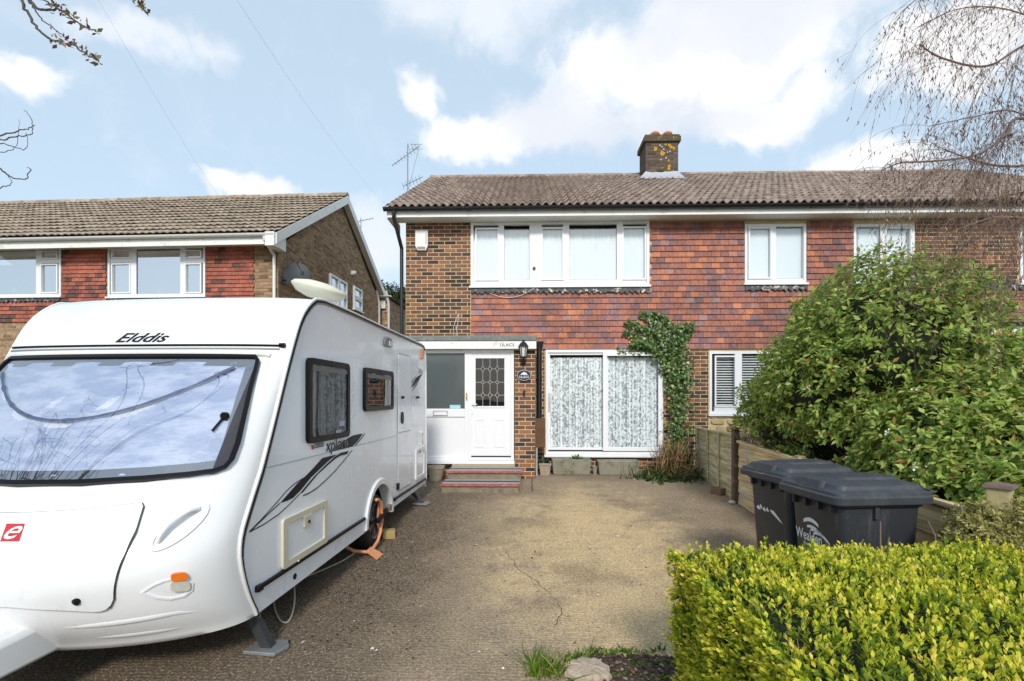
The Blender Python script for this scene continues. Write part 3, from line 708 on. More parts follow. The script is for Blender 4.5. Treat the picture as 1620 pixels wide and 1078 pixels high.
for px, py, r in ((1048, 243, .07), (1037, 236, .06), (1062, 233, .05), (1059, 230, .045), (1066, 235, .035), (1058, 254, .03), (1059, 263, .045), (1058, 267, .04), (1048, 266, .02), (1053, 229, .03)): lichen_patch(px, py, r, lm)
for px, py in ((1044, 230), (1047, 232), (1050, 236), (1056, 241), (1054, 250), (1046, 253), (1060, 240)): lichen_patch(px, py, .022, lw_)

# --- porch
PY = 9.2
PX = lambda px: X_(px, PY); PZ = lambda py, px=760: Z_(py, PY, px)
pl, pr_ = x_l + .02, PX(847)
zf = PZ(729)                                   # porch floor
pzt = PZ(541)
porch = MB().box(pl, pr_ - .012, PY + .10, HY - .03, zf - .4, zf - .02).build('porch', mortar, house)
MB().box(pl, pl + .1, PY + .1, HY - .03, zf, pzt).build('porch_side', white_paint, porch)
MB().box(pl - .05, PX(849), PY - .13, HY - .03, pzt, pzt + .10).build('porch_roof', felt_mat, porch, bevel=.02)
fas = MB().box(pl - .04, PX(849) - .01, PY - .11, PY - .085, PZ(553), pzt - .002).build('fascia', white_paint, porch)
MB().box(pl - .04, PX(849) - .012, PY - .084, PY + .03, PZ(553) + .005, PZ(553) + .02).build('porch_soffit', white_paint, porch)
text('house_name', 'LILACS', lambda u, v: (X_(791, PY - .112) + u * .26, PY - .1125, Z_(548, PY - .112) + v * .055), black_plastic, fas, bold=.008)
# brick pier
pxl = PX(814)
MB().box(pxl + .004, pr_ - .006, PY + .012, HY - .03, .12, pzt).build('pier', mortar, porch)
pb = courses(pxl, pr_, .16, PZ(553), bp, bz, BG, stagger=.5)
lay(pb, BRICK, porch, 'brick', 300, lambda it: ((it[0], PY + .012 + R.uniform(-.002, .002), it[2]), (0, 0, 0), (it[1] - it[0], 1, it[3] - it[2])))
lay(courses(0, .75, .16, PZ(553), bp, bz, BG), BRICK, porch, 'brick', 0, lambda it: ((pr_ - .008, PY + .015 + it[0], it[2]), (0, 0, math.pi / 2), (it[1] - it[0], 1, it[3] - it[2])), rest_name='pier_side_bricks')
lay(courses(pl, pxl, .17, zf - .03, bp, bz, BG), BRICK, porch, 'brick', 60, lambda it: ((it[0], PY + .10, it[2]), (0, 0, 0), (it[1] - it[0], 1, it[3] - it[2])))
# screen with letter plate
m = MB(); sx0, sx1 = PX(660), PX(741); frame(m, sx0, sx1, zf, PZ(553), .07, PY + .02, PY + .09); m.box(sx0 + .07, sx1 - .07, PY + .022, PY + .088, PZ(660), PZ(647)); 
scr = m.build('porch_screen', white_upvc, porch, bevel=.005)
MB().box(sx0 + .06, sx1 - .06, PY + .045, PY + .06, zf + .06, PZ(659)).build('panel', white_upvc, scr)
MB().box(sx0 + .06, sx1 - .06, PY + .05, PY + .058, PZ(648), PZ(560)).build('pane', pm('grey_porch_glass', (.085, .105, .105, 1), .12, .25, .8, spec=.6), scr)
m = MB(); frame(m, PX(685), PX(708), PZ(658), PZ(650), .012, PY + .008, PY + .021); m.build('letter_plate', pm('plate_silver', (.5, .5, .5, 1), .35, .05, metal=.8), scr)
MB().box(PX(686), PX(707), PY + .014, PY + .0215, PZ(657), PZ(651)).build('letter_flap', white_upvc, scr)
MB().box(PX(711), PX(728), PY + .044, PY + .049, PZ(647) + .005, PZ(641)).build('sticker', pm('sticker_blue', (.35, .62, .70, 1), .5, .2, 30), scr)
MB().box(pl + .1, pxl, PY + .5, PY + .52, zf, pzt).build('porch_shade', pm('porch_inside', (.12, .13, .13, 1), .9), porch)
# door
m = MB(); frame(m, PX(741), PX(813), zf + .002, PZ(553), .055, PY + .02, PY + .095); dfr = m.build('door_frame', white_upvc, porch, bevel=.005)
dx0, dx1, dz0, dz1 = PX(745), PX(808), PZ(722), PZ(557)
gx0, gx1, gz0, gz1 = PX(752), PX(798), PZ(643), PZ(567)
m = MB(); holed_wall(m, dx0, dx1, dz0, dz1, PY + .032, [(gx0, gx1, gz0, gz1)], .03)
door = m.build('front_door', white_upvc, porch, fix=False)
m = MB(); frame(m, gx0 - .03, gx1 + .03, gz0 - .03, gz1 + .03, .032, PY + .022, PY + .034)
m.build('glazing_bead', white_upvc, door, bevel=.005)
MB().box(gx0, gx1, PY + .044, PY + .05, gz0, gz1).build('pane', glass_mat('dark_leaded_glass', (.10, .11, .11), .08), door)
lead = MB(); cols = [gx0 + (gx1 - gx0) * k / 4 for k in (1, 2, 3)]; rows_ = [gz0 + (gz1 - gz0) * k for k in (.23, .50, .78)]
for x in cols:
    segs = [gz0] + [q for r_ in rows_ for q in (r_ - .055 * (1 if r_ != rows_[1] else .6), r_ + .055 * (1 if r_ != rows_[1] else .6))] + [gz1]
    for a, b in zip(segs[::2], segs[1::2]): lead.tube([(x, PY + .042, a), (x, PY + .042, b)], .004, 4)
for r_ in rows_:
    hgt = .055 * (1 if r_ != rows_[1] else .6); wd = .036
    for x in cols:
        P = [(x, r_ - hgt), (x + wd, r_), (x, r_ + hgt), (x - wd, r_)]
        for a, b in zip(P, P[1:] + P[:1]): lead.tube([(a[0], PY + .041, a[1]), (b[0], PY + .041, b[1])], .004, 4)
    xs = [gx0] + [q for x in cols for q in (x - wd, x + wd)] + [gx1]
    for a, b in zip(xs[::2], xs[1::2]): lead.tube([(a, PY + .042, r_), (b, PY + .042, r_)], .004, 4)
lead.build('leadwork', pm('lead_came', (.62, .63, .63, 1), .4, .1, metal=.3), door)
for a, b in ((752, 767), (782, 798)):
    mm = MB(); mm.ring(rrect(PX(a), PX(b), PZ(708), PZ(663), .01, 2), rrect(PX(a) + .025, PX(b) - .025, PZ(708) + .025, PZ(663) - .025, .006, 2), lambda x, z: (x, PY + .024, z), lambda x, z: (x, PY + .033, z)); mm.build('door_panel', white_upvc, door, bevel=.006)
mm = MB(); mm.xz(rrect(PX(747) - .018, PX(747) + .018, PZ(655), PZ(630), .012, 3), PY + .018, PY + .031); mm.tube([(PX(747), PY + .016, PZ(640)), (PX(747), PY - .02, PZ(640)), (PX(747) + .09, PY - .022, PZ(640))], .01, 6); mm.build('handle', white_upvc, door)
MB().box(dx0, dx1, PY + .012, PY + .03, dz0 - .008, dz0 + .004).build('weather_bar', pm('dark_rubber', (.03, .03, .03, 1), .7), door)
mm = MB(); mm.lathe([(0, 0), (.016, 0), (.014, .02), (0, .024)], 10, Matrix.Translation((PX(738), PY + .02, PZ(628))) @ Matrix.Rotation(math.pi / 2, 4, 'X')); mm.box(PX(738) - .012, PX(738) + .012, PY + .012, PY + .02, PZ(634), PZ(622)); mm.build('doorbell', pm('brass', (.45, .30, .10, 1), .35, .1, metal=.9), scr)
MB().box(pl + .05, pxl, PY - .04, PY + .095, zf - .06, zf - .002).build('threshold', white_upvc, porch, bevel=.006)
MB().box(PX(716), PX(815), PY - .10, PY + .09, PZ(738), zf - .064).build('step_board', pm('pale_timber', (.42, .33, .22, 1), .8, .25, 12, .4, 40), porch, bevel=.006)
# black hopper and downpipe beside the pier, boxed in timber at the foot
DY = 9.62; DX = lambda px: X_(px, DY); DZ = lambda py: Z_(py, DY, 855)
m = MB(); m.add([(DX(846), DY - .07, DZ(541)), (DX(860), DY - .07, DZ(541)), (DX(860), DY + .08, DZ(541)), (DX(846), DY + .08, DZ(541)), (DX(849), DY - .05, DZ(552)), (DX(858), DY - .05, DZ(552)), (DX(858), DY + .06, DZ(552)), (DX(849), DY + .06, DZ(552))], [(0, 1, 2, 3), (4, 5, 6, 7), (0, 1, 5, 4), (1, 2, 6, 5), (2, 3, 7, 6), (3, 0, 4, 7)])
m.tube([(DX(853), DY, DZ(550)), (DX(853), DY, DZ(664))], .052, 12); m.tube([(DX(853), DY, DZ(604)), (DX(853), DY, DZ(600))], .062, 12)
m.build('porch_downpipe', black_plastic, porch, smooth=True)
MB().box(DX(846), DX(863) - .01, DY - .06, HY - .05, DZ(708), DZ(662)).build('pipe_box', pm('stained_board', (.13, .065, .035, 1), .85, .35, 6, .4, 25, dirt=(.35, .25, .17, 1), dirt_s=7, dirt_lo=.6, dirt_hi=.75), porch, bevel=.006)
MB().tube([(DX(849), DY - .05, DZ(708)), (DX(849), DY - .05, .18)], .016, 8).build('waste_pipe', pm('pipe_grey', (.45, .45, .43, 1), .6), porch, smooth=True)

# --- tiled canopy of the right hand house
CY = 9.3
m = MB(); cxa, cxb = X_(1505, HY), x_r
z1, z0 = Z_(460, HY, 1560), Z_(512, CY, 1560)
sl2 = math.atan2(z1 - z0, HY - CY); l2 = math.hypot(z1 - z0, HY - CY)
can = MB().add([(cxa, CY, z0), (cxb, CY, z0), (cxb, HY, z1), (cxa, HY, z1), (cxa, CY, z0 - .03), (cxb, CY, z0 - .03), (cxb, HY, z1 - .03), (cxa, HY, z1 - .03)], [(0, 1, 2, 3), (4, 5, 6, 7), (0, 1, 5, 4), (0, 3, 7, 4)]).build('canopy_roof', roof_m, house)
ct_me = MB().add([(0, -.004, .022), (1, -.004, .022), (1, 1.15, .004), (0, 1.15, .004), (0, -.004, .004), (1, -.004, .004)], [(0, 1, 2, 3), (4, 5, 1, 0)])
CT = unit_mesh('canopy_tile', ct_me, tile_m)
n2 = int(l2 / .1)
lay([(cxa + i * .166 + (j % 2) * .083, j) for j in range(n2) for i in range(int((cxb - cxa) / .166))], CT, can, 'canopy_tile', 300,
    lambda it: ((it[0], CY + it[1] * .1 * math.cos(sl2), z0 + it[1] * .1 * math.sin(sl2)), (sl2, 0, 0), (.163, .1, 1)))
flashing(cxa, cxb, Z_(448, HY, 1560), .14, HY, house, 9)
half_round(cxa - .05, cxb, CY - .06, z0 + .01, .055, 'gutter', black_plastic, can)
MB().box(cxa, cxb, CY - .01, CY + .012, Z_(530, CY, 1600), z0 - .035).build('fascia', white_paint, can)
MB().box(cxa, cxb, CY + .02, HY - .01, Z_(530, CY, 1600), Z_(530, CY, 1600) + .02).build('canopy_soffit', soffit_paint, can)

# ================================================================== THINGS ON THE MAIN HOUSE
# burglar alarm
m = MB(); ax0, ax1, az0, az1 = HW(658), HW(678), HZ(398, 668), HZ(366, 668)
m.prism([(ax0, az1), (ax1, az1), (ax1, az0 + .09), (ax1 - .04, az0), (ax0 + .04, az0), (ax0, az0 + .09)], lambda x, z: (x, HY - .01, z), lambda x, z: (x, HY - .08, z))
al = m.build('alarm_box', pm('alarm_white', (.75, .75, .73, 1), .45, .05), None, bevel=.012); tag(al, 'white six-sided burglar alarm box on the upper brickwork beside the window', 'alarm box')
m = MB(); m.box(ax0 + .04, ax1 - .05, HY - .0835, HY - .079, az0 + .02, az0 + .07); m.build('strobe_lens', pm('lens_brown', (.30, .22, .17, 1), .3), al)
m = MB(); m.box(ax1 - .05, ax1 - .02, HY - .0835, HY - .079, az0 + .12, az1 - .06); m.build('label_strip', pm('label_grey', (.5, .5, .5, 1), .5, .3, 60), al)
# lantern
LY = PY - .0; lx = PX(828)
lan = root('wall_lantern', (lx, PY, PZ(577)), 0, 'black coach lantern on the porch brick pier above the oval name plate', 'lantern')
m = MB(); m.lathe([(0, -.02), (.045, -.02), (.045, .05), (0, .06)], 12, Matrix.Translation((lx, PY - .01, PZ(574)))); m.tube([(lx, PY - .02, PZ(574)), (lx, PY - .09, PZ(575)), (lx, PY - .13, PZ(569)), (lx, PY - .13, PZ(566))], .014, 8); m.build('bracket', black_plastic, lan, smooth=True)
T = Matrix.Translation((lx, PY - .13, 0))
zb_, zt_ = PZ(566), PZ(550)
m = MB()
for k in range(6):
    a = math.pi / 3 * k; m.tube([(lx + .05 * math.cos(a), PY - .13 + .05 * math.sin(a), zb_), (lx + .075 * math.cos(a), PY - .13 + .075 * math.sin(a), zt_)], .006, 4)
m.lathe([(0, zb_ - .03), (.03, zb_ - .02), (.055, zb_), (.05, zb_ + .01)], 6, T); m.lathe([(.095, zt_), (.085, zt_ + .02), (.05, zt_ + .07), (.025, zt_ + .085), (.02, zt_ + .11), (0, zt_ + .13)], 12, T); m.build('cage', black_plastic, lan)
MB().lathe([(.044, zb_ + .002), (.066, zt_ - .002)], 6, T).build('glass', pm('milky_glass', (.62, .62, .58, 1), .3, .05), lan)
# oval plate
m = MB(); ox, oz = PX(829), PZ(594, 829); m.xz(oval(ox, oz, .135, .105, 32), PY - .02, PY + .002)
pla = m.build('name_plate', pm('plate_navy', (.012, .016, .03, 1), .3, .2), None, bevel=.004); tag(pla, 'dark oval house name plate with white lettering on the porch pier', 'sign')
wm = pm('plate_white', (.72, .74, .74, 1), .5)
m = MB(); m.ring(oval(ox, oz, .127, .097, 32), oval(ox, oz, .121, .091, 32), lambda x, z: (x, PY - .0235, z), lambda x, z: (x, PY - .0205, z)); m.build('rim', wm, pla)
text('lettering', 'LILACS', lambda u, v: (ox - .085 + .17 * u, PY - .0225, oz - .055 + .038 * v - .05 * ((u - .5) ** 2) * -1.2), wm, pla, bold=.02)
m = MB()
for (dx_, dz_, r_) in ((-.03, .025, .02), (0, .04, .026), (.032, .03, .02), (.012, .012, .018), (-.012, .015, .016), (.05, .012, .012), (-.05, .012, .012)): m.xz(oval(ox + dx_, oz + dz_, r_, r_ * .8, 10), PY - .0225 - abs(dx_) * .01, PY - .02)
m.build('flower_motif', wm, pla)
# small black bell below
m = MB(); kx, kz = PX(829), PZ(622, 829); m.xz(rrect(kx - .02, kx + .025, kz - .05, kz + .05, .012, 3), PY - .03, PY + .002); m.lathe([(0, 0), (.022, 0), (.018, .018), (0, .02)], 12, Matrix.Translation((kx, PY - .03, kz - .015)) @ Matrix.Rotation(math.pi / 2, 4, 'X')); tag(m.build('bell_push', black_plastic, None, bevel=.004), 'small black bell push on the porch pier under the name plate', 'doorbell')
# loose cables
cab = pm('white_cable', (.62, .61, .58, 1), .6)
def droop(a, b, sag, n=14): return [Vector(a).lerp(Vector(b), k / n) + Vector((0, 0, -sag * 4 * (k / n) * (1 - k / n))) for k in range(n + 1)]
tag(MB().tube(droop((HW(775), HY - .05, HZ(464)), (HW(846), HY - .055, HZ(456)), .14), .006, 5).build('hanging_cable', cab, None, smooth=True), 'thin white cable sagging below the left upstairs window', 'cable')
p0 = (HW(726), HY - .02, HZ(497)); m = MB()
m.tube([p0, (HW(722), HY - .05, HZ(505)), (HW(718), HY - .06, HZ(520)), (HW(718), HY - .03, HZ(531))], .006, 5); m.tube([p0, (HW(725), HY - .05, HZ(510)), (HW(723), HY - .05, HZ(522)), (HW(724), HY - .03, HZ(531))], .006, 5)
tag(m.build('wall_cable', cab, None, smooth=True), 'pair of pale cables looping from the brick wall down to the porch roof', 'cable')
# television aerial on the gable
AY = 10.75; alu = pm('aluminium', (.35, .35, .36, 1), .4, .1, metal=.7)
axp = lambda px, py: tuple(aty(px, py, AY))
mast = root('tv_aerial', (X_(645, AY), AY, 5.2), 0, 'tall television aerial on a mast above the left end of the tiled roof', 'aerial')
MB().tube([(X_(645, AY), AY, 4.9), axp(645, 229)], .013, 6).build('mast', alu, mast)
m = MB(); a, b = Vector(axp(621, 262)), Vector(axp(664, 231)); m.tube([a, b], .008, 5)
dr = (b - a).normalized()
for k in range(9):
    p = a.lerp(b, k / 9); h = .05 + .012 * k; m.tube([p + Vector((0, -h, h * .1)), p + Vector((0, h, -h * .1))], .004, 4)
for q in (-1, 0, 1, 2): m.tube([axp(650 + 5 * q, 226 + 0 * q), axp(653 + 5 * q, 238)], .004, 4)
m.tube([axp(649, 229), axp(668, 229)], .004, 4); m.tube([axp(650, 236), axp(669, 236)], .004, 4); m.build('boom', alu, mast)
m = MB(); a, b = Vector(axp(638, 295)), Vector(axp(669, 280)); m.tube([a, b], .008, 5)
for k in range(6):
    p = a.lerp(b, k / 6); m.tube([p + Vector((0, -.1, .03)), p + Vector((0, .1, -.03))], .004, 4)
m.build('lower_boom', alu, mast)
MB().tube(droop(axp(662, 238), axp(646, 300), -.0), .003, 4).build('coax', black_plastic, mast)

# lower right of the main house: plain brick, mostly behind the big shrub
lay(courses(HW(1240), x_r, .17, HZ(449, 1500), bp, bz, BG), BRICK, house, 'brick', 0, lambda it: ((it[0], HY, it[2]), (0, 0, 0), (it[1] - it[0], 1, it[3] - it[2])), rest_name='lower_brickwork')
lay(courses(HW(1222), HW(1240), zt_b - 1.4, zt_b, bp, bz, BG), BRICK, house, 'brick', 0, lambda it: ((it[0], HY, it[2]), (0, 0, 0), (it[1] - it[0], 1, it[3] - it[2])), rest_name='brick_edge')

# ================================================================== NEIGHBOUR'S HOUSE (left)
NO = c2w(-5.365, 11.6, 0); NRZ = math.radians(-2.0)
NM = Matrix.LocRotScale(NO, Euler((0, 0, NRZ)), None); NMI = NM.inverted()
def n_at(px, py, y=None, x=None):          # local point of the neighbour's house seen at a pixel, on local plane y=.. or x=..
    o = NMI @ Vector((0, 0, CH)); d = NMI.to_3x3() @ pdir(px, py); k = ((y - o.y) / d.y) if y is not None else ((x - o.x) / d.x); return o + d * k
nb = root('neighbouring_house', NO, NRZ, 'neighbouring two-storey house on the left with red hung tiles and brown brick gable', 'house')
NX = lambda px, y=0.0: n_at(px, 450, y=y).x
NZ = lambda py, px=250, y=0.0: n_at(px, py, y=y).z
nzt = NZ(392, 300)
w1 = (NX(-60), NX(97), NZ(469, 50), NZ(392, 50)); w2 = (NX(171), NX(325), NZ(469, 250), NZ(391, 250))
XL, ND = -13.0, 7.3
brickwall = NT('gable_brickwork'); Pn = brickwall.coord(); mp = brickwall.n('ShaderNodeMapping'); brickwall.l(Pn, mp.inputs[0]); mp.inputs['Rotation'].default_value = (0, math.radians(-90), math.radians(-90))
sp = brickwall.n('ShaderNodeSeparateXYZ'); brickwall.l(Pn, sp.inputs[0]); cb_ = brickwall.n('ShaderNodeCombineXYZ'); brickwall.l(brickwall.math('ADD', sp.outputs[0], sp.outputs[1]), cb_.inputs[0]); brickwall.l(sp.outputs[2], cb_.inputs[1])
bt = brickwall.n('ShaderNodeTexBrick'); brickwall.l(cb_.outputs[0], bt.inputs['Vector'])
bt.inputs['Scale'].default_value = 1; bt.inputs['Brick Width'].default_value = .225; bt.inputs['Row Height'].default_value = .075; bt.inputs['Mortar Size'].default_value = .006; bt.inputs['Bias'].default_value = 0
bt.inputs['Color1'].default_value = (.20, .125, .075, 1); bt.inputs['Color2'].default_value = (.42, .28, .17, 1); bt.inputs['Mortar'].default_value = (.34, .26, .17, 1)
cN = t_scale(brickwall, bt.outputs['Color'], brickwall.mr(brickwall.noise(14, 4, .6), .25, .75, .65, 1.35))
brickwall.pbr(cN, .9, 0, brickwall.bump(brickwall.math('MULTIPLY', bt.outputs['Fac'], -1.0), .5, .01), .2)
m = MB(); holed_wall(m, XL, 0, -.1, nzt, 0, [w1, w2], .25)
ryn = ND / 2; apex = nzt + 2.35
m.add([(0, 0, -.1), (0, ND, -.1), (0, ND, nzt), (0, ryn, apex), (0, 0, nzt)], [(0, 1, 2, 3, 4)])
m.add([(XL, ND, -.1), (0, ND, -.1), (0, ND, nzt), (XL, ND, nzt)], [(0, 1, 2, 3)])
m.add([(XL, 0, -.1), (XL, ND, -.1), (XL, ND, nzt), (XL, ryn, apex), (XL, 0, nzt)], [(0, 1, 2, 3, 4)])
m.build('wall', brickwall.m, nb, keep=False, fix=False)
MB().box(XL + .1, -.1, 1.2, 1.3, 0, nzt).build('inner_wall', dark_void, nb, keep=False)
brn = brick_mat('brown_brick', [(0, (.12, .085, .055, 1)), (.3, (.28, .185, .11, 1)), (.6, (.40, .27, .16, 1)), (.8, (.22, .14, .085, 1)), (1, (.36, .22, .12, 1))])
BRN = brick_unit(brn)
lay(courses(NX(404), -.005, NZ(505), nzt, .225, .075, .011), BRN, nb, 'brick', 300, lambda it: ((it[0], 0, it[2]), (0, 0, 0), (it[1] - it[0], 1, it[3] - it[2])), keep=False)
nt = courses(-9.5, NX(403), NZ(508), nzt, .166, .083 * 1.13, .004, [(w1[0] - .02, w1[1] + .02, NZ(481, 50), 9), (w2[0] - .02, w2[1] + .02, NZ(481, 250), 9)], minw=.04)
lay(nt, TILE_RED, nb, 'hanging_tile', 300, lambda it: ((it[0], -.004 + R.uniform(-.002, .001), it[2]), (R.uniform(-.008, .008), R.uniform(-.01, .01), 0), (it[1] - it[0], 1, it[3] - it[2] + .004)), key=lambda it: -it[0], keep=False)
flashing(w1[0], w1[1], w1[2] - .02, .11, 0, nb, 21, keep=False); flashing(w2[0], w2[1], w2[2] - .02, .11, 0, nb, 22, keep=False)
zA = NZ(403, 50); zB = NZ(416, 50)
casement(nb, 0, *w1, [(NX(-50), NX(58), NZ(466, 30), NZ(397, 30), False), (NX(66), NX(92), NZ(464, 80), NZ(419, 80), True), (NX(66), NX(92), NZ(410, 80), NZ(398, 80), True)], glassm=glass_refl, keep=False, curtain=None)
casement(nb, 0, *w2, [(NX(178), NX(207), NZ(464, 190), NZ(418, 190), True), (NX(178), NX(207), NZ(409, 190), NZ(397, 190), True), (NX(216), NX(286), NZ(466, 250), NZ(396, 250), False), (NX(294), NX(319), NZ(464, 300), NZ(418, 300), True), (NX(294), NX(319), NZ(409, 300), NZ(397, 300), True)], glassm=glass_refl, keep=False, curtain=None)
for (a, b, z_) in ((NX(66), NX(92), NZ(414, 80)), (NX(178), NX(207), NZ(413, 190)), (NX(294), NX(319), NZ(413, 300))): MB().box(a - .04, b + .04, -.012, .05, z_ - .045, z_ + .045).build('transom', white_upvc, nb, keep=False)
cur = pm('pink_net', (.62, .60, .66, 1), .9, .08)
wavy(NX(176), NX(209), NZ(466, 190), NZ(397, 190), .12, .012, 5, 3, 40).build('net_curtain', cur, nb, smooth=True, keep=False, fix=False)
for px in (24, 67): # pale ornaments on the window boards
    q = n_at(px, 462, y=.1); MB().lathe([(0, 0), (.06, .01), (.08, .06), (.05, .12), (.03, .17), (0, .2)], 12, Matrix.Translation((q.x, .1, w1[2] + .05))).build('ornament', wm, nb, smooth=True, keep=False)
q = n_at(255, 462, y=.1); MB().lathe([(0, 0), (.05, .01), (.09, .08), (.05, .15), (0, .18)], 12, Matrix.Translation((q.x, .1, w2[2] + .05))).build('ornament', pm('pink_ornament', (.6, .35, .42, 1), .5), nb, smooth=True, keep=False)
# eaves
fyn = -.40; nf0 = n_at(300, 389, y=fyn).z; nf1 = n_at(300, 376, y=fyn).z
MB().box(XL, .16, fyn, -.003, nzt + .002, nzt + .022).build('soffit', soffit_paint, nb, keep=False)
MB().box(XL, .16, fyn - .022, fyn - .001, nf0, nf1 + .04).build('fascia', white_paint, nb, keep=False)
gwh = pm('gutter_white', (.70, .70, .68, 1), .45, .05, 2, dirt=(.35, .34, .30, 1), dirt_s=6, dirt_lo=.6, dirt_hi=.8)
ng = half_round(XL, .17, fyn - .08, nf1 + .03, .06, 'gutter', gwh, nb, keep=False)
for k in range(12): MB().yz([(fyn - .08 + .068 * math.cos(math.pi * (1 + q / 8)), nf1 + .03 + .068 * math.sin(math.pi * (1 + q / 8))) for q in range(9)], -.4 - k * .95, -.36 - k * .95).build('gutter_bracket', gwh, ng, keep=False)
q0 = n_at(418, 385, y=fyn - .08); q1 = n_at(441, 402, y=-.05)
MB().tube([(q0.x, fyn - .08, nf1 - .03), (q0.x, fyn - .08, nf1 - .10), (-.06, -.06, NZ(405, 441)), (-.06, -.06, NZ(412, 441)), (-.06, -.06, .1)], .036, 10).build('downpipe', gwh, nb, smooth=True, keep=False)
# roof
ey2, ez2 = fyn - .06, nf1 + .07; rzn = n_at(540, 309, y=ryn).z
SN = math.atan2(rzn - ez2, ryn - ey2); sn = math.hypot(rzn - ez2, ryn - ey2); vx = .20
m = MB(); m.add([(XL, ey2, ez2 - .03), (vx, ey2, ez2 - .03), (vx, ryn, rzn - .03), (XL, ryn, rzn - .03)], [(0, 1, 2, 3)]); yb2 = 2 * ryn - ey2
m.add([(XL, ryn, rzn - .03), (vx, ryn, rzn - .03), (vx, yb2, ez2 - .03), (XL, yb2, ez2 - .03)], [(0, 1, 2, 3)])
nroof = m.build('roof', roof_n, nb, keep=False, fix=False)
gn = sn / 13; RTN = rolltile(roof_n, .332, .024, gn, 2, .018, .048)
lay([(i, j) for j in range(13) for i in range(40)], RTN, nroof, 'roof_tile', 300, lambda it: ((vx - .33 - it[0] * .33, ey2 - .02 + it[1] * gn * math.cos(SN) + R.uniform(-.008, .008), ez2 - .02 + it[1] * gn * math.sin(SN)), (SN + R.uniform(-.012, .012), R.uniform(-.008, .008), R.uniform(-.008, .008)), (1, 1, 1)), key=lambda it: it[0], keep=False)
rme = unit_mesh('ridge_tile', MB().yz([(.12 * math.cos(math.pi * k / 8), .11 * math.sin(math.pi * k / 8)) for k in range(9)], 0, .44), roof_n)
for k in range(28):
    o = obj_link('ridge_tile', rme, nroof, False); o.location = (vx - .44 - k * .45, ryn + R.uniform(-.01, .01), rzn - .04 + R.uniform(-.01, .01)); o.rotation_euler = (0, R.uniform(-.02, .02), 0)
# bargeboards and gable soffit
for (ya, za, yc, zc) in ((ey2, ez2, ryn, rzn), (yb2, ez2, ryn, rzn)):
    MB().add([(vx - .01, ya, za - .26), (vx - .01, yc, zc - .26), (vx - .01, yc, zc - .02), (vx - .01, ya, za - .02), (vx + .015, ya, za - .26), (vx + .015, yc, zc - .26), (vx + .015, yc, zc - .02), (vx + .015, ya, za - .02)],
             [(0, 1, 2, 3), (7, 6, 5, 4), (0, 4, 5, 1), (3, 2, 6, 7), (0, 3, 7, 4)]).build('bargeboard', white_paint, nb, keep=False)
    MB().add([(.004, ya, za - .20), (.004, yc, zc - .20), (vx - .012, yc, zc - .20), (vx - .012, ya, za - .20)], [(0, 1, 2, 3)]).build('gable_soffit', soffit_paint, nb, keep=False, fix=False)
MB().yz([(fyn - .12, nf0 - .06), (-.002, nf0 - .06), (-.002, nf1 + .06), (fyn - .12, nf1 + .06)], vx - .22, vx - .013).build('box_end', white_paint, nb, keep=False)
MB().yz([(ND + .002, nf0 - .06), (ND + .5, nf0 - .06), (ND + .5, nf1 + .06), (ND + .002, nf1 + .06)], vx - .2, vx - .013).build('box_end', white_paint, nb, keep=False)
# gable windows
def gable_window(pxa, pxb, pya, pyb, cols, split):
    pa = n_at(pxa, pyb, x=0); pb_ = n_at(pxb, pyb, x=0); zz0 = n_at(pxa, pyb, x=0).z; zz1 = n_at(pxa, pya, x=0).z; ya, yb = pa.y, pb_.y
    m = MB(); t = .06
    def fr(y0, y1, z0, z1, t, x0, x1): m.box(x0, x1, y0, y1, z0, z0 + t); m.box(x0, x1, y0, y1, z1 - t, z1); m.box(x0, x1, y0, y0 + t, z0 + t, z1 - t); m.box(x0, x1, y1 - t, y1, z0 + t, z1 - t)
    fr(ya, yb, zz0, zz1, t, .002, .05)
    for k in range(cols):
        a, b = ya + (yb - ya) * k / cols, ya + (yb - ya) * (k + 1) / cols
        if k == cols - 1 and split: zs = zz0 + (zz1 - zz0) * split; fr(a + .01, b - .01, zz0 + .01, zs, t, .01, .065); fr(a + .01, b - .01, zs + .01, zz1 - .01, t, .01, .065)
        else: fr(a + .01, b - .01, zz0 + .01, zz1 - .01, t, .01, .065)
    w = m.build('gable_window', white_upvc, nb, keep=False)
    MB().box(.006, .012, ya + .02, yb - .02, zz0 + .02, zz1 - .02).build('pane', glass_refl, w, keep=False)
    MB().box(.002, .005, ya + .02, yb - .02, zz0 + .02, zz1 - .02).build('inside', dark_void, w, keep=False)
    MB().box(.002, .10, ya - .05, yb + .05, zz0 - .05, zz0 - .003).build('sill', white_upvc, w, keep=False)
gable_window(520, 547, 432, 497, 2, .62); gable_window(558, 571, 452, 488, 1, .5)
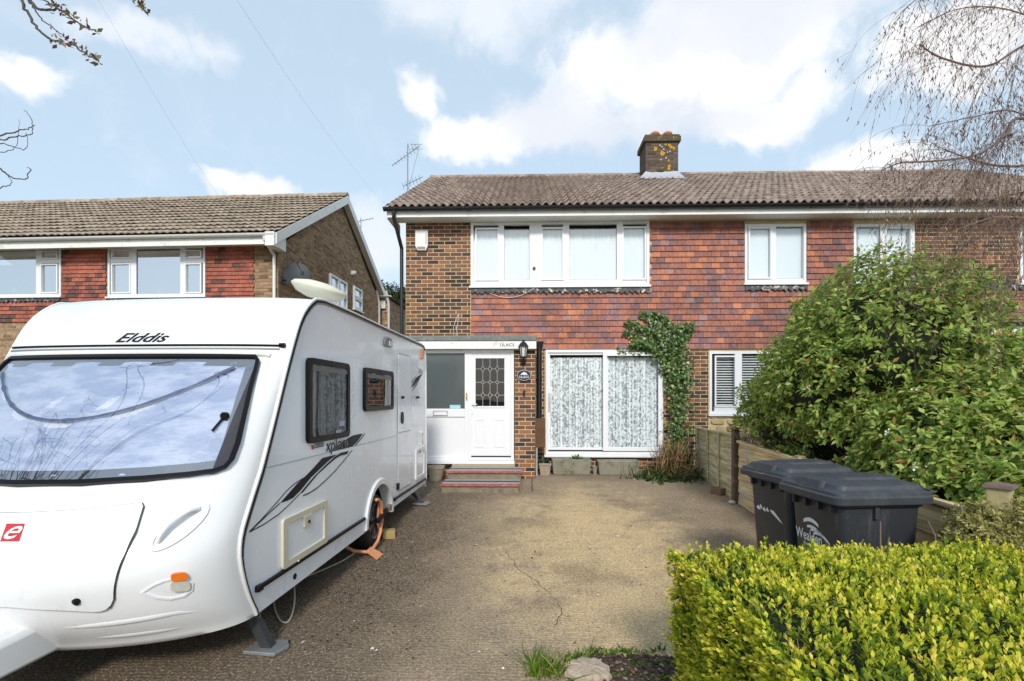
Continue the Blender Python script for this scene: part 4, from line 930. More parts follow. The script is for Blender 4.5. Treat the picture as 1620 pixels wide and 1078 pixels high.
# rear lean-to, its gutter and downpipes
q = n_at(599, 500, x=.0)
ry0 = ND + .1
MB().box(-2.0, .30, ry0, ry0 + 3.0, -.1, n_at(610, 474, y=ry0).z).build('rear_extension', brickwall.m, nb, keep=False)
zz = n_at(610, 472, y=ry0).z
MB().add([(-2, ry0 - .2, zz + .02), (.42, ry0 - .2, zz + .02), (.42, ry0 + 3.2, zz + .02), (-2, ry0 + 3.2, zz + .02), (-2, ry0 - .2, zz + .35), (.1, ry0 - .1, zz + .22), (.1, ry0 + 3.2, zz + .22), (-2, ry0 + 3.2, zz + .35)], [(0, 1, 2, 3), (4, 5, 6, 7), (0, 1, 5, 4), (1, 2, 6, 5)]).build('extension_roof', roof_n, nb, keep=False)
half_round(-2, .45, ry0 - .26, zz + .05, .06, 'extension_gutter', gwh, nb, keep=False)
for dx_, yy in ((-.18, ND - .15), (.12, ry0 - .06)): MB().tube([(.05 + dx_ + .12, yy - .25, zz + .2), (.10 + dx_ + .1, yy - .05, zz - .25), (.10 + dx_ + .1, yy - .05, 0)], .045, 8).build('downpipe', gwh, nb, smooth=True, keep=False)
# gable light
q = n_at(556, 432, x=0); m = MB(); m.box(0.002, .08, q.y - .05, q.y + .05, q.z - .06, q.z + .06); m.lathe([(0, 0), (.05, .02), (.06, .1), (0, .11)], 10, Matrix.Translation((.10, q.y, q.z - .05))); m.build('security_light', white_upvc, nb, keep=False)
# dark dish on the gable
q = n_at(470, 437, x=.35)
dish = root('satellite_dish', NM @ Vector((0, q.y, q.z)), NRZ, 'dark grey satellite dish fixed to the brick gable of the left house', 'satellite dish')
Dm = Matrix.Translation((.36, 0, .0)) @ Matrix.Rotation(math.radians(205), 4, 'Z') @ Matrix.Rotation(math.radians(-62), 4, 'X')
mesh_grey = pm('dish_grey', (.035, .038, .045, 1), .6, .15)
m = MB(); m.lathe([(r_ * .34, .34 * .22 * r_ * r_) for r_ in (0.001, .25, .5, .75, 1.0)] + [(.345, .07)], 28, Dm @ Matrix.Scale(.82, 4, (1, 0, 0))); m.build('reflector', mesh_grey, dish, smooth=True, keep=False, fix=False)
m = MB(); m.tube([(0, 0, -.1), (.12, 0, -.1), (.25, 0, 0), (.34, 0, 0)], .018, 8); m.box(0.002, .02, -.07, .07, -.18, -.02); m.build('wall_bracket', black_plastic, dish, keep=False)
m = MB(); a = Dm @ Vector((0, -.3, .05)); b = Dm @ Vector((0, -.12, .38)); m.tube([a, b], .01, 6); m.lathe([(0, -.05), (.03, -.05), (.03, .05), (0, .05)], 10, Matrix.Translation(b)); m.build('feed_arm', mesh_grey, dish, keep=False)
# aerial on neighbour's rear slope
nA = root('tv_aerial', NM @ n_at(571, 352, y=5.3), 0, 'small television aerial rising behind the left house roof slope', 'aerial')
P0 = nA.location.copy(); m = MB(); m.tube([P0 + Vector((0, 0, -1.0)), P0 + Vector((0, 0, .15))], .015, 6); m.build('mast', alu, nA)
m = MB(); m.tube([P0 + Vector((-.15, 0, .02)), P0 + Vector((.35, .2, .2))], .01, 5)
for k in range(6): p = P0 + Vector((-.15, 0, .02)).lerp(Vector((.35, .2, .2)), k / 5); m.tube([p + Vector((.06, -.12, 0)), p + Vector((-.06, .12, 0))], .005, 4)
m.build('boom', alu, nA)

# ================================================================== CARAVAN
CA = c2w(-1.64, 3.23, 0); CRZ = -(math.atan2(.07343753, .9973) - TH)
van = root('caravan', CA, CRZ, 'white touring caravan parked on the drive with black-rimmed windows and dark swoosh graphics', 'caravan')
CM = Matrix.LocRotScale(CA, Euler((0, 0, CRZ)), None); CMI = CM.inverted()
def sz(px, py, x=0.0):                       # (s, z) on the caravan's side plane seen at a pixel
    o = CMI @ Vector((0, 0, CH)); d = CMI.to_3x3() @ pdir(px, py); k = (x - o.x) / d.x; p = o + d * k; return (p.y, p.z)
Wd = 2.2
Ez = [.26, .40, .55, .69, .82, 1.05, 1.175, 1.49, 1.84, 2.063, 2.225, 2.35, 2.437]
Es = [.02, -.07, -.135, -.172, -.155, -.02, .06, .21, .37, .48, .57, .68, .83]
Bz = [.26, .45, .7, 1.15, 1.5, 1.8, 2.0, 2.2, 2.44]; Bb = [.53, .60, .60, .52, .40, .25, .14, .08, .03]
def smooth_interp(x, X, Y):
    # monotone-ish smooth interpolation: average of shifted linear interpolations
    return float(np.mean([np.interp(min(max(x + o, X[0]), X[-1]), X, Y) for o in (-.05, -.025, 0, .025, .05)]))
def hw(w):
    t = min(abs((w - Wd / 2) / (Wd / 2)), 1.0); return math.sqrt(max(0, 1 - t * t))
def FS(w, z): return smooth_interp(z, Ez, Es) - smooth_interp(z, Bz, Bb) * hw(w)
def FP(w, z, off=0.0):
    p = Vector((-w, FS(w, z), z))
    if off:
        w0, w1 = max(w - .01, .002), min(w + .01, Wd - .002)
        a = Vector((-w1, FS(w1, z), z)) - Vector((-w0, FS(w0, z), z)); b = Vector((0, FS(w, z + .02) - FS(w, z - .02), .04)); n = a.cross(b)
        n.normalize()
        if n.y > 0: n = -n
        p += n * off
    return p
def shell_mat(name, base, grime):
    t = NT(name); mp = t.n('ShaderNodeMapping'); t.l(t.coord(), mp.inputs[0]); mp.inputs['Scale'].default_value = (22, 22, 1.1)
    streak = t.mr(t.noise(1.0, 4, .6, mp.outputs[0]), .54, .80); patch = t.mr(t.noise(1.3, 5, .65), .40, .66)
    c = t.mix(t.math('MULTIPLY', t.math('MULTIPLY', streak, patch), grime), base, (.50, .50, .44, 1))
    c = t.mix(t.mr(t.noise(85, 2, .5), .73, .78, 0, .55), c, (.22, .20, .15, 1))          # specks of dirt
    c = t.mix(t.math('MULTIPLY', t.mr(t.noise(6, 6, .7), .5, .8), .25), c, (.66, .66, .62, 1))
    t.pbr(c, t.mr(patch, 0, 1, .20, .34), 0, t.bump(t.noise(1.6, 2, .5), .03, .02), .5, coat=.3); return t.m
gel = shell_mat('caravan_gelcoat', (.78, .79, .80, 1), .5); alw = shell_mat('caravan_side_white', (.81, .84, .89, 1), .22)
trimw = pm('trim_white', (.75, .75, .73, 1), .4, .05); trimk = pm('trim_black', (.008, .008, .010, 1), .35, .2, spec=.14); trimg = pm('trim_grey', (.28, .28, .28, 1), .5, .2)
vinyl = pm('vinyl_charcoal', (.014, .015, .018, 1), .4, .1, spec=.12)
ws = [Wd / 2 - Wd / 2 * math.cos(math.pi * k / 40) for k in range(41)]
zs = [.26 + (2.40 - .26) * k / 70 for k in range(71)]
m = MB(); rows = [[(-w, FS(w, .26) + .10, .25) for w in ws]] + [[tuple(FP(w, z)) for w in ws] for z in zs]
def crown(w): t = (w - Wd / 2) / (Wd / 2); return .035 * (1 - t ** 4)
for s_, z_, b_, cr in ((.83, 2.437, .03, .6), (.92, 2.452, .015, .85), (1.0, 2.46, .0, 1)): rows.append([(-w, s_ - b_ * hw(w), z_ + crown(w) * cr) for w in ws])
nw = len(ws); V = [p for r_ in rows for p in r_]
m.add(V, [(i * nw + j, i * nw + j + 1, (i + 1) * nw + j + 1, (i + 1) * nw + j) for i in range(len(rows) - 1) for j in range(nw - 1)])
m.build('front_panel', gel, van, smooth=60, keep=False)
m = MB(); prof = [(1.0, 2.46), (1.6, 2.46), (2.6, 2.447), (3.4, 2.44), (4.2, 2.434), (4.32, 2.42), (4.40, 2.37), (4.445, 2.28), (4.46, 2.15)]
V = [(-w, s_, z_ + crown(w) * (1 if s_ < 4.3 else .3)) for s_, z_ in prof for w in ws]
m.add(V, [(i * nw + j, i * nw + j + 1, (i + 1) * nw + j + 1, (i + 1) * nw + j) for i in range(len(prof) - 1) for j in range(nw - 1)]); m.build('roof', gel, van, smooth=60, keep=False)
m = MB(); m.add([(0, 4.46, 2.15), (-Wd, 4.46, 2.15), (-Wd, 4.49, .3), (0, 4.49, .3)], [(0, 1, 2, 3)]); m.build('rear_panel', gel, van, keep=False, fix=False)
# side outline with wheel arch
edge = [(smooth_interp(z, Ez, Es), z) for z in [.26 + (2.40 - .26) * k / 40 for k in range(41)]] + [(.83, 2.437), (.92, 2.452), (1.0, 2.46), (1.6, 2.46), (2.6, 2.447), (3.4, 2.44), (4.2, 2.434), (4.32, 2.42), (4.40, 2.37), (4.445, 2.28), (4.46, 2.15), (4.485, .40)]
AC, AR = 2.37, .40                      # wheel arch centre and radius
arch = [(AC + AR * math.cos(a), .30 + AR * math.sin(a)) for a in [math.pi * k / 14 for k in range(15)]]
poly = edge + [(4.44, .36), (AC + AR, .33)] + arch[1:-1] + [(AC - AR, .28)]
for x_, nm in ((0.0, 'side_wall'), (-Wd, 'side_wall')):
    m = MB(); m.add([(x_, p[0], p[1]) for p in poly], [tuple(range(len(poly)))]); m.build(nm, alw, van, keep=False)
MB().add([(-.02, 0.1, .27), (-Wd + .02, .1, .27), (-Wd + .02, 4.4, .34), (-.02, 4.4, .34)], [(0, 1, 2, 3)]).build('floor', trimk, van, keep=False, fix=False)
m = MB(); m.tube([(.004, p[0] - .006, p[1] + .006) for p in edge], .013, 6); m.build('awning_rail', trimw, van, smooth=True, keep=False)
m = MB(); m.tube([(.008, p[0] + .012, p[1] - .012) for p in edge[:-1]], .009, 6); m.build('edge_seal', trimk, van, smooth=True, keep=False)
m = MB(); m.tube([(.004, p[0] + .028, p[1] - .022) for p in edge[:-1]], .008, 6); m.build('edge_trim', trimg, van, smooth=True, keep=False)
MB().tube([(-Wd - .004, p[0], p[1]) for p in edge], .013, 6).build('awning_rail', trimw, van, smooth=True, keep=False)
# front gutter line and brow over the window
m = MB(); m.tube([FP(w, 2.025, .006) for w in [.05 + 2.1 * k / 40 for k in range(41)]], .008, 6); m.lathe([(0, -.02), (.017, -.02), (.017, .02), (0, .02)], 10, Matrix.Translation(FP(.05, 2.025, .01)) @ Matrix.Rotation(math.pi / 2, 4, 'Y')); m.build('front_rail', trimk, van, smooth=True, keep=False)
m = MB(); m.tube([FP(w, 2.0, .004) for w in [.06 + 2.08 * k / 40 for k in range(41)]], .007, 6); m.build('rail_trim', trimg, van, smooth=True, keep=False)
m = MB(); m.tube([FP(w, 1.955 - .05 * (1 - min(1, w / .12)) if w < 1.1 else 1.955 - .05 * (1 - min(1, (2.2 - w) / .12)), .004) for w in [.10 + 2.0 * k / 50 for k in range(51)]], .016, 8); m.build('window_brow', pm('brow_cream', (.66, .65, .60, 1), .4), van, smooth=True, keep=False)
# front window
def wpoly(i):
    """outline in (w, z): right edge leans as in the photo, corners rounded; inset by i"""
    base = [(.18, 1.935), (.145, 1.90), (.135, 1.84), (.12, 1.70), (.10, 1.53), (.086, 1.36), (.088, 1.26), (.105, 1.215), (.15, 1.19), (.25, 1.178), (.45, 1.165), (.75, 1.152), (1.1, 1.148)]
    full = base + [(Wd - a, b) for a, b in base[-2::-1]]
    top = [(Wd - .18 - (Wd - .36) * k / 12, 1.935) for k in range(1, 12)]
    full += top
    cx, cz = 1.1, 1.55; out = []
    n = len(full)
    for k in range(n):
        a, b, c = Vector(full[k - 1]), Vector(full[k]), Vector(full[(k + 1) % n]); d = (c - a).normalized(); nrm = Vector((-d.y, d.x))
        if nrm.dot(Vector((cx, cz)) - b) < 0: nrm = -nrm
        out.append(tuple(b + nrm * i))
    return out
fw = MB().ring(wpoly(0), wpoly(.022), lambda w, z: FP(w, z, .002), lambda w, z: FP(w, z, .034)).build('front_window', trimk, van, smooth=40, keep=False)
MB().ring(wpoly(.0225), wpoly(.075), lambda w, z: FP(w, z, .012), lambda w, z: FP(w, z, .016)).build('tinted_border', pm('border_grey', (.035, .035, .045, 1), .35, .2), fw, keep=False)
def scr_mat():
    t = NT('silver_thermal_screen'); P = t.coord(); mp = t.n('ShaderNodeMapping'); t.l(P, mp.inputs[0]); mp.inputs['Rotation'].default_value = (0, math.radians(35), 0); mp.inputs['Scale'].default_value = (1.0, 1, 3.2)
    n1 = t.noise(3.2, 5, .6, mp.outputs[0]); n2 = t.noise(22, 4, .6, mp.outputs[0])
    h = t.math('ADD', n1, t.math('MULTIPLY', n2, .12))
    t.pbr(t.mix(t.mr(n1, .4, .6), t.mix(n2, (.27, .33, .50, 1), (.38, .44, .60, 1)), (.58, .62, .74, 1)), .5, .1, t.bump(h, .9, .06), .4); return t.m
def grid_in(poly_fn, off_fn, nu=60, nv=24):
    P = wpoly(.05)
    def fn(u, v):
        z = 1.20 + (1.885 - 1.20) * v; w0 = np.interp(z, [1.2, 1.3, 1.5, 1.7, 1.885], [.20, .14, .15, .165, .19]); w = w0 + (Wd - 2 * w0) * u
        return FP(float(w), z, off_fn(w, z))
    return MB().grid(fn, nu, nv)
def fold(w, z):
    zc = 1.50 + .42 * ((w - 1.15) / .95) ** 2            # sagging upper hem of the screen
    return .006 + .006 * math.sin(w * 17 + z * 9) * math.sin(z * 7) + (.010 if z > zc else 0) - (.006 if abs(z - zc) < .03 else 0)
grid_in(None, fold, 90, 50).build('thermal_screen', scr_mat(), fw, smooth=60, keep=False, fix=False)
hem = MB(); hem.tube([FP(w, 1.50 + .42 * ((w - 1.15) / .95) ** 2, .013) for w in [.28 + 1.7 * k / 40 for k in range(41)]], [.011 + .012 * abs(noise.noise(Vector((k * .6, 0, 0)))) for k in range(41)], 8); hem.build('screen_hem', pm('hem_navy', (.07, .09, .17, 1), .6, .6, 25), fw, smooth=True, keep=False)
van_glass = glass_mat('acrylic_pane', (.92, .94, 1.0), .42)
MB().grid(lambda u, v: FP(.16 + (Wd - .32) * (1 - u), 1.17 + (1.915 - 1.17) * v, .021), 60, 20).build('pane', van_glass, fw, smooth=True, keep=False, fix=False)
for ww, z_ in ((.20, 1.52), (Wd - .20, 1.52)):
    c = FP(ww, z_, .03); m = MB(); m.lathe([(0, -.012), (.025, -.012), (.025, .012), (0, .012)], 10, Matrix.Translation(c) @ Matrix.Rotation(math.pi / 2, 4, 'X')); m.tube([c, FP(ww + .03, z_ - .09, .03)], .007, 6); m.build('window_catch', trimk, fw, keep=False)
# lettering and marks on the front
text('lettering', 'Elddis', lambda u, v: FP(1.275 - .39 * u, 2.052 + .075 * v, .004), vinyl, van, shear=.35, bold=.015, keep=False)
red = pm('badge_red', (.55, .03, .04, 1), .4, .05)
m = MB(); bd = [FP(.975, .895, .024), FP(.90, .895, .024), FP(.875, .975, .024), FP(.95, .975, .024)]
bp_ = [(.965, .897), (.868, .897), (.898, .975), (.995, .975)]
m.add([FP(*p, .0165) for p in bp_], [(0, 1, 2, 3)]); bdg = m.build('badge', red, van, keep=False, fix=False)
text('badge_letter', 'e', lambda u, v: FP(.962 - .072 * u, .906 + .058 * v, .0195), pm('badge_white', (.8, .8, .8, 1), .4), bdg, shear=.3, bold=.006, keep=False)
# gas locker lid
lk = [(.40, 1.058), (.385, 1.04), (.378, 1.0), (.363, .915), (.368, .82), (.383, .70), (.40, .60), (.425, .555), (.47, .54), (.60, .565), (.85, .60), (1.1, .61)]
lk = lk + [(Wd - a, b) for a, b in lk[-2::-1]] + [(Wd - .40 - (Wd - .8) * k / 10, 1.058 - .035 * math.sin(math.pi * k / 10)) for k in range(1, 10)]
def lid_w(z):
    return float(np.interp(z, [.54, .555, .60, .70, .82, .915, 1.0, 1.04, 1.058], [.47, .425, .40, .383, .368, .363, .378, .385, .40]))
def lid_top(w): return 1.058 - .035 * math.sin(math.pi * min(max((w - .4) / 1.4, 0), 1))
def lid_bot(w): a = w if w < 1.1 else Wd - w; return float(np.interp(a, [.36, .40, .425, .47, .6, .85, 1.1], [.62, .60, .555, .54, .565, .60, .61]))
lid = MB().grid(lambda u, v: FP(*(lambda z: (lid_w(z) + (Wd - 2 * lid_w(z)) * u, z))(.545 + (1.055 - .545) * v), .014), 50, 24)
lid = MB()
def lidpt(u, v):
    w = .366 + (Wd - .732) * u; z0, z1 = lid_bot(w), lid_top(w); z = z0 + (z1 - z0) * v
    wl_ = lid_w(z); w = min(max(w, wl_), Wd - wl_); return FP(w, z, .015)
lid.grid(lidpt, 60, 26); lo = lid.build('locker_lid', gel, van, smooth=60, keep=False, fix=False)
m = MB(); m.tube([FP(a, b, .006) for a, b in lk + lk[:1]], .006, 6, cap=False); m.build('lid_seal', pm('seal_dark', (.08, .085, .075, 1), .7, .4, 6), lo, smooth=True, keep=False)
m = MB(); m.lathe([(0, -.01), (.019, -.01), (.019, .008), (.012, .012), (0, .012)], 14, Matrix.Translation(FP(.545, .612, .016)) @ Matrix.Rotation(math.radians(110), 4, 'X')); m.build('lock', trimk, lo, smooth=True, keep=False)
# grab handle and lamps (near corner, and their mirror on the far corner)
HO_ = [(0.1181, 1.0282), (0.1091, 1.0058), (0.109, 0.9758), (0.1175, 0.9416), (0.1337, 0.907), (0.156, 0.8753), (0.1833, 0.8489), (0.213, 0.8301), (0.2413, 0.8208), (0.2652, 0.8216), (0.2825, 0.8326), (0.2917, 0.8526), (0.2929, 0.8798), (0.2856, 0.9118), (0.2696, 0.9461), (0.2462, 0.9795), (0.2181, 1.0084), (0.1881, 1.0297), (0.1595, 1.0409), (0.1354, 1.0404)]
HI_ = [(0.1315, 1.011), (0.1265, 0.9961), (0.1287, 0.9744), (0.1376, 0.9484), (0.1525, 0.921), (0.1717, 0.8946), (0.1937, 0.8721), (0.2168, 0.8547), (0.2383, 0.8446), (0.256, 0.8424), (0.268, 0.8484), (0.2732, 0.862), (0.2716, 0.8819), (0.2633, 0.9064), (0.2485, 0.9335), (0.2287, 0.9605), (0.2059, 0.9847), (0.1825, 1.0036), (0.1609, 1.015), (0.1433, 1.0176)]
HB_ = [(0.2541, 0.8644), (0.2501, 0.8929), (0.2381, 0.9268), (0.2186, 0.9544), (0.1979, 0.9794), (0.1749, 0.9981), (0.149, 1.0071)]
AO_ = [(0.2975, 0.6139), (0.2507, 0.6479), (0.2081, 0.6663), (0.1705, 0.6669), (0.1289, 0.6533), (0.1096, 0.6189), (0.1167, 0.5746), (0.1481, 0.5471), (0.1973, 0.5445), (0.2506, 0.5682)]
AI_ = [(0.2831, 0.6154), (0.2423, 0.6427), (0.205, 0.6571), (0.172, 0.6568), (0.1352, 0.6448), (0.1182, 0.6162), (0.1242, 0.5799), (0.1516, 0.558), (0.1947, 0.5566), (0.2415, 0.5771)]
OR_ = [(0.1259, 0.6702), (0.1271, 0.658), (0.1309, 0.6531), (0.1376, 0.6511), (0.1529, 0.6523), (0.1683, 0.6555), (0.1754, 0.6594), (0.1792, 0.6653), (0.1808, 0.6773), (0.1799, 0.6891), (0.1763, 0.6939), (0.1694, 0.6963), (0.1538, 0.6954), (0.1382, 0.6925), (0.1314, 0.6885), (0.1274, 0.6825)]
LA_ = [(0.1216, 0.6125), (0.1243, 0.5959), (0.1294, 0.5894), (0.1376, 0.5871), (0.1559, 0.59), (0.1741, 0.5954), (0.182, 0.6013), (0.1861, 0.6097), (0.1863, 0.6267), (0.1834, 0.643), (0.1783, 0.6495), (0.1699, 0.652), (0.1514, 0.6498), (0.1333, 0.6445), (0.1257, 0.6385), (0.1218, 0.6298)]
for sgn in (0, 1):
    mw = (lambda w: w) if sgn == 0 else (lambda w: Wd - w)
    mp_ = lambda L: [(mw(a), b) for a, b in L]
    gh = MB().ring(mp_(HO_), mp_(HI_), lambda w, z: FP(w, z, .0), lambda w, z: FP(w, z, .009)).build('grab_handle', gel, van, smooth=70, keep=False)
    n_ = len(HB_); MB().tube(catmull([FP(mw(a), b, .004 + .036 * math.sin(math.pi * k / (n_ - 1)) ** .45) for k, (a, b) in enumerate(HB_)], 4), .013, 8).build('grip', gel, gh, smooth=True, keep=False)
    MB().prism(mp_(OR_), lambda w, z: FP(w, z, .0), lambda w, z: FP(w, z, .022)).build('marker_lamp', pm('amber_lens', (.75, .17, .01, 1), .25, .1), van, smooth=30, keep=False)
    hl = MB().ring(mp_(AO_), mp_(AI_), lambda w, z: FP(w, z, -.002), lambda w, z: FP(w, z, .006)).build('lamp_recess', gel, van, smooth=70, keep=False)
    MB().prism(mp_(LA_), lambda w, z: FP(w, z, 0), lambda w, z: FP(w, z, .016)).build('front_lamp', pm('clear_lens', (.55, .54, .46, 1), .15, .25, 30), hl, smooth=30, keep=False)
# bumper moulding low on the front
m = MB(); m.tube([FP(w, .44 + .03 * (1 - hw(w)) - .06 * max(0, (.2 - w) / .2), -.030) for w in [.05 + .68 * k / 24 for k in range(25)]], [.024 + .012 * math.sin(math.pi * k / 24) ** .6 for k in range(25)], 16); m.build('bumper_moulding', gel, van, smooth=True, keep=False)
m = MB(); m.tube([FP(w, .34 + .012 * (w - .15), -.040) for w in [.15 + .5 * k / 16 for k in range(17)]], [.034 + .011 * math.sin(math.pi * k / 16) ** .6 for k in range(17)], 16); m.build('bumper_moulding', gel, van, smooth=True, keep=False)
# drawbar cover
m = MB(); sec = []
for (s_, w0, w1_, z0, z1) in ((-.40, .80, 1.40, .27, .50), (-.60, .81, 1.39, .265, .50), (-.85, .84, 1.36, .25, .475), (-1.15, .90, 1.30, .27, .455), (-1.45, .97, 1.23, .31, .43)):
    sec.append([(-w0, s_, z0), (-w0 + .01, s_, z1 - .05), (-w0 - .05, s_, z1), (-w1_ + .05, s_, z1), (-w1_ - .01, s_, z1 - .05), (-w1_, s_, z0)])
V = [p for r_ in sec for p in r_]; m.add(V, [(i * 6 + j, i * 6 + (j + 1) % 6, (i + 1) * 6 + (j + 1) % 6, (i + 1) * 6 + j) for i in range(len(sec) - 1) for j in range(6)] + [tuple(range(24, 30))])
m.build('drawbar_cover', gel, van, smooth=50, keep=False, bevel=.02)
m = MB(); m.tube([(-1.1, -1.35, .37), (-1.1, -1.75, .40)], .035, 10); m.lathe([(0, -.05), (.05, -.05), (.05, .05), (0, .06)], 12, Matrix.Translation((-1.1, -1.78, .42))); m.build('hitch', trimk, van, smooth=True, keep=False)
m = MB(); m.tube([(-.98, -1.3, .12), (-.98, -1.3, .75)], .025, 8); m.lathe([(0, -.03), (.10, -.03), (.10, .03), (0, .03)], 18, Matrix.Translation((-.98, -1.3, .10)) @ Matrix.Rotation(math.pi / 2, 4, 'Y')); m.build('jockey_wheel', trimk, van, smooth=True, keep=False)
# ---- side details (plane x = 0, outwards is +x)
SX = lambda x: (lambda s_, z_: (x, s_, z_))
def side_window(s0, s1, z0, z1, seed):
    w = MB().ring(rrect(s0, s1, z0, z1, .05, 5), rrect(s0 + .05, s1 - .05, z0 + .05, z1 - .05, .03, 5), SX(.0), SX(.035)).build('side_window', trimk, van, smooth=40, keep=False)
    MB().prism(rrect(s0 + .03, s1 - .03, z0 + .03, z1 - .03, .03, 4), SX(.001), SX(.003)).build('dark_reveal', pm('reveal', (.03, .03, .035, 1), .8), w, keep=False)
    rr = random.Random(seed)
    c = MB().grid(lambda u, v: (.012 + .007 * math.sin(u * 23 + v * 2.5 + seed) + .003 * math.sin(u * 51), s0 + .09 + (s1 - s0 - .18) * (u if seed % 2 else u * .55), z0 + .09 + (z1 - z0 - .22) * v + .02 * math.cos(u * 6.28)), 50, 6)
    c.build('curtain', pm('van_curtain', (.34, .35, .38, 1), .9, .08, 3), w, smooth=True, keep=False, fix=False)
    MB().prism(rrect(s0 + .035, s1 - .035, z0 + .035, z1 - .035, .03, 4), SX(.022), SX(.026)).build('pane', glass_mat('smoked_acrylic' + str(seed), (.55, .56, .6), .045), w, keep=False)
    MB().prism(rrect(s0 + .05, s1 - .05, z1 - .10, z1 - .06, .01, 2), SX(.0265), SX(.030)).build('hinge_strip', pm('strip_grey', (.10, .10, .11, 1), .3), w, keep=False)
    return w
w_ = side_window(.665, 1.46, 1.295, 1.965, 3); side_window(1.86, 2.78, 1.515, 1.96, 4)
for k, (a, b) in enumerate(((1.24, 1.37), (1.17, 1.37))): MB().prism([(a, 1.40 + k * -.075 + .045), (a + .11, 1.40 + k * -.075 + .045), (a + .11, 1.40 + k * -.075), (a, 1.40 + k * -.075)], SX(.0264), SX(.0272)).build('sticker', pm('sticker_lilac', (.35, .38, .55, 1), .5, .5, 40), w_, keep=False)
# graphics
GP = lambda X, Y: sz(440 + X / 7.7, 660 + Y / 7.7)
def decal(pts, name='graphic', x=.0025, mat=None): return MB().add([(x, *GP(*p)) for p in pts], [tuple(range(len(pts)))]).build(name, mat or vinyl, van, keep=False)
def stroke(pts, w, name='graphic', x=.0028):
    q = [Vector((0, *GP(*p))) for p in pts]; V = []
    for i, p in enumerate(q):
        d = (q[min(i + 1, len(q) - 1)] - q[max(i - 1, 0)]).normalized(); n_ = Vector((0, -d.z, d.y)); V += [p + n_ * w, p - n_ * w]
    for p in V: p.x = x
    MB().add(V, [(2 * i, 2 * i + 1, 2 * i + 3, 2 * i + 2) for i in range(len(q) - 1)]).build(name, vinyl, van, keep=False, fix=False)
decal([(605, 432), (840, 262), (900, 228), (960, 212), (1030, 202), (975, 285), (910, 355), (860, 370), (720, 402)])
stroke([(1055, 200), (1000, 275), (937, 350)], .006)
decal([(535, 500), (620, 478), (720, 453), (640, 510), (540, 600), (400, 735), (270, 895), (180, 985), (110, 1020), (20, 1050), (120, 935), (230, 810), (300, 750), (400, 650)])
stroke([(310, 742), (200, 810), (100, 900), (0, 1020), (-180, 1220), (-354, 1401)], .004)
decal([(862, 412), (760, 435), (680, 490), (560, 600), (440, 720), (330, 850), (255, 942), (300, 918), (380, 820), (480, 700), (600, 590), (700, 505), (760, 472), (832, 455)])
stroke([(258, 938), (130, 1070), (0, 1190), (-180, 1310), (-354, 1401)], .004); stroke([(20, 1050), (-100, 1160), (-354, 1401)], .004)
stroke([(900, 405), (800, 530), (700, 650), (600, 750), (480, 860), (380, 925), (300, 960)], .005)
vw = pm('vinyl_halo', (.75, .77, .8, 1), .4)
xa, za = GP(575, 400); xb, zb = GP(850, 322)
text('lettering', 'xplore', lambda u, v: (.0040, xa + (xb - xa) * u, za + .0 * (zb - za) * u - .05 + .135 * v), vw, van, shear=.12, bold=.022, keep=False)
text('lettering', 'xplore', lambda u, v: (.0052, xa + (xb - xa) * u, za - .05 + .135 * v), vinyl, van, shear=.12, bold=.005, keep=False)
xe, ze = GP(440, 390); xf, zf_ = GP(555, 368)
text('lettering', 'Elddis', lambda u, v: (.0030, xe + (xf - xe) * u, ze + .004 + .055 * v), vinyl, van, shear=.2, bold=.01, keep=False)
decal([(405, 398), (432, 392), (432, 340), (405, 345)], 'red_mark', .003, red)
# waist joint
zw = sz(520, 718)[1]; m = MB(); m.box(0, .002, .075, 2.98, 1.185, 1.189); m.build('panel_joint', trimg, van, keep=False)
# bumper rail
for s0, s1 in ((-.01, 1.90), (2.83, 4.44)):
    m = MB(); m.yz(rrect(0, 1, 0, 1, .1, 1), 0, .001) if False else m.box(.0, .022, s0 + .06, s1, .415, .445); rl = m.build('side_rail', trimk, van, keep=False, bevel=.006)
    m = MB(); m.box(.0, .032, s0 + .0 if s0 < 1 else s0, s0 + .06, .408, .452); m.build('rail_end', trimk, rl, keep=False, bevel=.008)
    m = MB(); m.box(.0, .012, s0 + .06, s1, .40, .411); m.build('rail_strip', trimw, rl, keep=False)
m = MB(); m.lathe([(0, 0), (.022, 0), (.022, .006), (0, .006)], 14, Matrix.Translation((0, .50, .335)) @ Matrix.Rotation(math.pi / 2, 4, 'Y')); m.build('jack_port', trimk, van, keep=False)
# service hatch (cream)
cream = pm('hatch_cream', (.62, .58, .46, 1), .45, .06); hs0, hs1, hz0, hz1 = .30, 1.02, .445, .80
ht = MB().ring(rrect(hs0, hs1, hz0, hz1, .03, 4), rrect(hs0 + .07, hs1 - .07, hz0 + .05, hz1 - .05, .015, 4), SX(0), SX(.024)).build('service_hatch', cream, van, smooth=40, keep=False, bevel=.004)
MB().prism(rrect(hs0 + .065, hs1 - .065, hz0 + .045, hz1 - .045, .02, 3), SX(.001), SX(.012)).build('hatch_panel', alw, ht, keep=False)
m = MB(); m.prism([(.59, .755), (.73, .755), (.73, .665), (.61, .665)], SX(.005), SX(.026)); m.build('latch', cream, ht, keep=False, bevel=.006)
m = MB(); m.lathe([(0, 0), (.012, 0), (.012, .008), (0, .008)], 10, Matrix.Translation((.026, .67, .70)) @ Matrix.Rotation(math.pi / 2, 4, 'Y')); m.build('lock', trimk, ht, keep=False)
